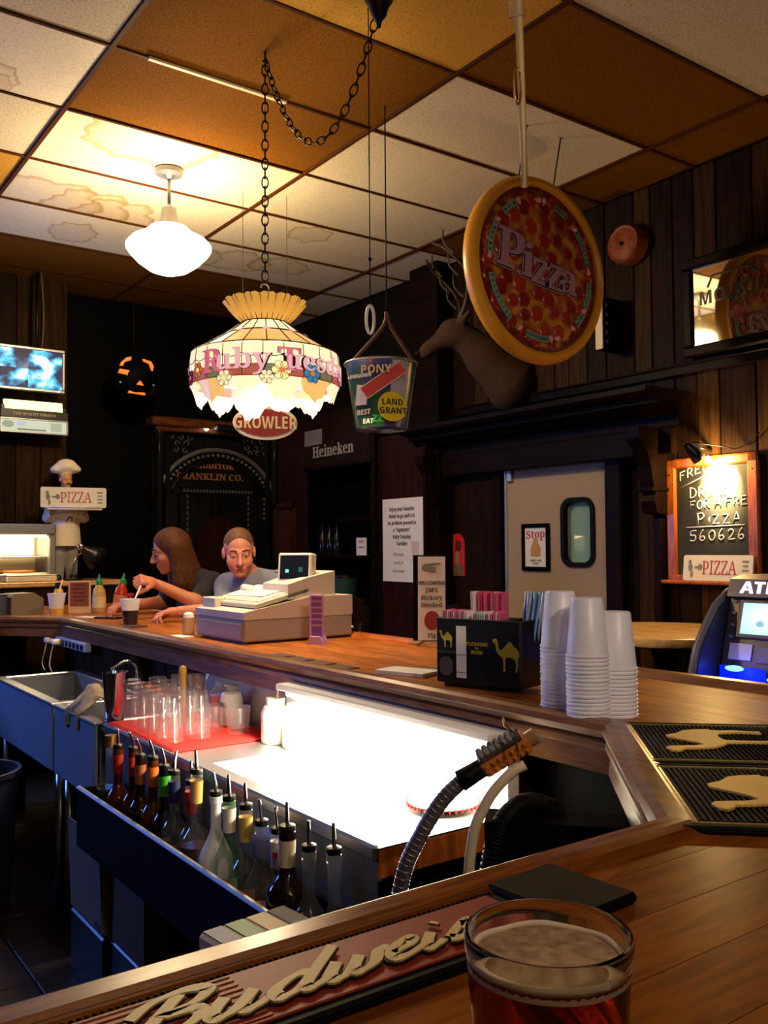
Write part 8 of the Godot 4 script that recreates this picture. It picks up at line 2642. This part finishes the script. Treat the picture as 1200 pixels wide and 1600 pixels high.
func chef() -> void:
	# painted statue about 0.85 m tall on the back counter
	var at := Vector3(1.915, 1.24, -6.44)
	var t := thing("chef_statue", "painted chef statue in white hat and apron holding up a white PIZZA board", "statue", at, -0.15)
	var skin := mat("statue_skin", c8(206, 146, 94), 0.5)
	var coat := mat("statue_coat", c8(246, 232, 206), 0.6)
	var trou := mat("statue_trousers", c8(150, 146, 148), 0.6)
	var k := 0.48
	var head := Vector3(0, 0.697, 0.02)
	var hb := look(Vector3(0.28, -0.12, 1.0))
	var fh := Field.new()
	add_head(fh, head, hb, k * 1.12)
	fh.cap(head + Vector3(0, -0.03, -0.012), Vector3(0, 0.58, -0.005), 0.030, 0.034, 0.01)
	var fb := Field.new()
	fb.chain([Vector3(0, 0.58, -0.005), Vector3(0, 0.51, 0.0), Vector3(0, 0.42, 0.005), Vector3(0, 0.37, 0)], [0.045, 0.075, 0.068, 0.07], 0.04)
	for sg in [-1.0, 1.0]:
		fb.chain([Vector3(sg * 0.035, 0.37, 0), Vector3(sg * 0.04, 0.18, 0.005), Vector3(sg * 0.042, 0.03, -0.005)], [0.048, 0.036, 0.028], 0.02)
		fb.cap(Vector3(sg * 0.09, 0.545, 0), Vector3(sg * 0.118, 0.43, 0.03), 0.03, 0.026, 0.03)
		fb.cap(Vector3(sg * 0.118, 0.43, 0.03), Vector3(sg * 0.105, 0.455, 0.12), 0.024, 0.018, 0.015)
	var fl := Field.new()
	for sg in [-1.0, 1.0]:
		var w := Vector3(sg * 0.105, 0.455, 0.12)
		fl.cap(w, w + Vector3(0, 0.008, 0.03), 0.018, 0.017, 0.01)
		for j in 4:
			var o := Vector3((j - 1.5) * 0.0085, 0.012, 0.045)
			fl.cap(w + o, w + o + Vector3(0, 0.004, 0.022 - 0.002 * absf(j - 1.4)), 0.0055, 0.0045, 0.003)
		fl.cap(w + Vector3(sg * -0.012, 0.012, 0.03), w + Vector3(sg * -0.03, 0.020, 0.045), 0.006, 0.005, 0.004)
	part("body", nets([fh, fb, fl], [0.0035, 0.008, 0.0028]), skin, t)
	# coat with sleeves, over the trunk
	var fc := Field.new()
	fc.chain([Vector3(0, 0.565, -0.003), Vector3(0, 0.51, 0.0), Vector3(0, 0.42, 0.005), Vector3(0, 0.36, 0)], [0.056, 0.083, 0.076, 0.080], 0.04)
	for sg in [-1.0, 1.0]:
		fc.cap(Vector3(sg * 0.088, 0.545, 0), Vector3(sg * 0.120, 0.43, 0.03), 0.036, 0.033, 0.03)
		fc.cap(Vector3(sg * 0.120, 0.43, 0.03), Vector3(sg * 0.108, 0.452, 0.10), 0.032, 0.029, 0.015)
	part("coat", nets([fc], [0.008]), coat, t)
	var ft := Field.new()
	for sg in [-1.0, 1.0]:
		ft.chain([Vector3(sg * 0.034, 0.37, 0), Vector3(sg * 0.042, 0.18, 0.005), Vector3(sg * 0.045, 0.02, -0.003)], [0.054, 0.044, 0.038], 0.012)
	part("trousers", nets([ft], [0.008]), trou, t)
	for sg in [-1.0, 1.0]:
		var fo := Field.new()
		fo.cap(Vector3(sg * 0.045, 0.02, -0.01), Vector3(sg * 0.052, 0.016, 0.06), 0.026, 0.022, 0.01)
		part("shoe", nets([fo], [0.007]), M.black_plastic, t)
	# apron: a bowed skirt of cloth with its tie
	var s := sh(0)
	sheet(s, func(u: float, v: float) -> Vector3:
		var a := (u - 0.5) * 3.3
		var r := 0.092 + 0.012 * (1.0 - v) + 0.003 * sin(u * 22.0) * (1.0 - v)
		return Vector3(sin(a) * r, lerpf(0.235, 0.44, v), cos(a) * r * 0.86 + 0.004), 26, 6)
	part("apron", done(s), coat, t)
	part("apron_tie", tubem(arc_pts(func(u: float) -> Vector3:
		var a := (u - 0.5) * 3.4
		return Vector3(sin(a) * 0.094, 0.437, cos(a) * 0.082 + 0.004), 16), 0.005), coat, t)
	s = sh(0)
	tube(s, [Vector3(0.018, 0.437, 0.092), Vector3(0.0, 0.415, 0.095), Vector3(-0.006, 0.40, 0.096)], 0.0035)
	tube(s, [Vector3(0.012, 0.437, 0.092), Vector3(0.034, 0.43, 0.09), Vector3(0.030, 0.408, 0.094)], 0.0035)
	part("apron_bow", done(s), M.ink, t)
	# hat: a band and a soft, wide crown
	var fhat := Field.new()
	fhat.cap(head + Vector3(0, 0.052, -0.010), head + Vector3(0, 0.075, -0.008), 0.046, 0.052, 0.02)
	fhat.ball(head + Vector3(0, 0.092, -0.006), Vector3(0.080, 0.034, 0.074), 0.03)
	fhat.ball(head + Vector3(-0.064, 0.068, 0.0), Vector3(0.042, 0.026, 0.05), 0.02)
	fhat.ball(head + Vector3(0.060, 0.074, 0.0), Vector3(0.042, 0.026, 0.05), 0.02)
	fhat.ball(head + Vector3(0.005, 0.118, -0.004), Vector3(0.052, 0.026, 0.05), 0.025)
	part("hat", nets([fhat], [0.006]), coat, t)
	part("moustache", tubem([head + hb * Vector3(-0.016, -0.0275, 0.047), head + hb * Vector3(0, -0.0245, 0.051), head + hb * Vector3(0.016, -0.0275, 0.047)], 0.0035), mat("statue_hair", c8(60, 36, 22), 0.7), t)
	for sg in [-1.0, 1.0]:
		part("eye", lathem([Vector2(0, -0.004), Vector2(0.004, 0), Vector2(0, 0.004)], 8), M.ink, t, head + hb * Vector3(sg * 0.0165, 0.002, 0.0435))
		part("hair_tuft", lathem([Vector2(0, -0.022), Vector2(0.012, -0.01), Vector2(0.013, 0.012), Vector2(0, 0.026)], 8), M.statue_hair, t, head + hb * Vector3(sg * 0.037, 0.012, -0.012))
	# scarf
	part("neckerchief", tubem(arc_pts(func(u: float) -> Vector3: return Vector3(sin(TAU * u) * 0.042, 0.595, cos(TAU * u) * 0.040), 20), 0.012), coat, t)
	# the tray he holds and the board that stands on it
	part("tray", boxm(Vector3(0.36, 0.012, 0.09), 0.003), mat("tray_white", c8(216, 204, 206), 0.4), t, Vector3(0.035, 0.484, 0.165))
	part("tray_bar", tubem([Vector3(-0.12, 0.498, 0.205), Vector3(0.21, 0.498, 0.205)], 0.006), M.white_plastic, t)
	var b := thing("pizza_board", "white PIZZA board held up on the tray of the chef statue", "sign", at + Vector3(0.005, 0.565, 0.175), -0.15)
	chef_sign(b, 0.43, 0.138)
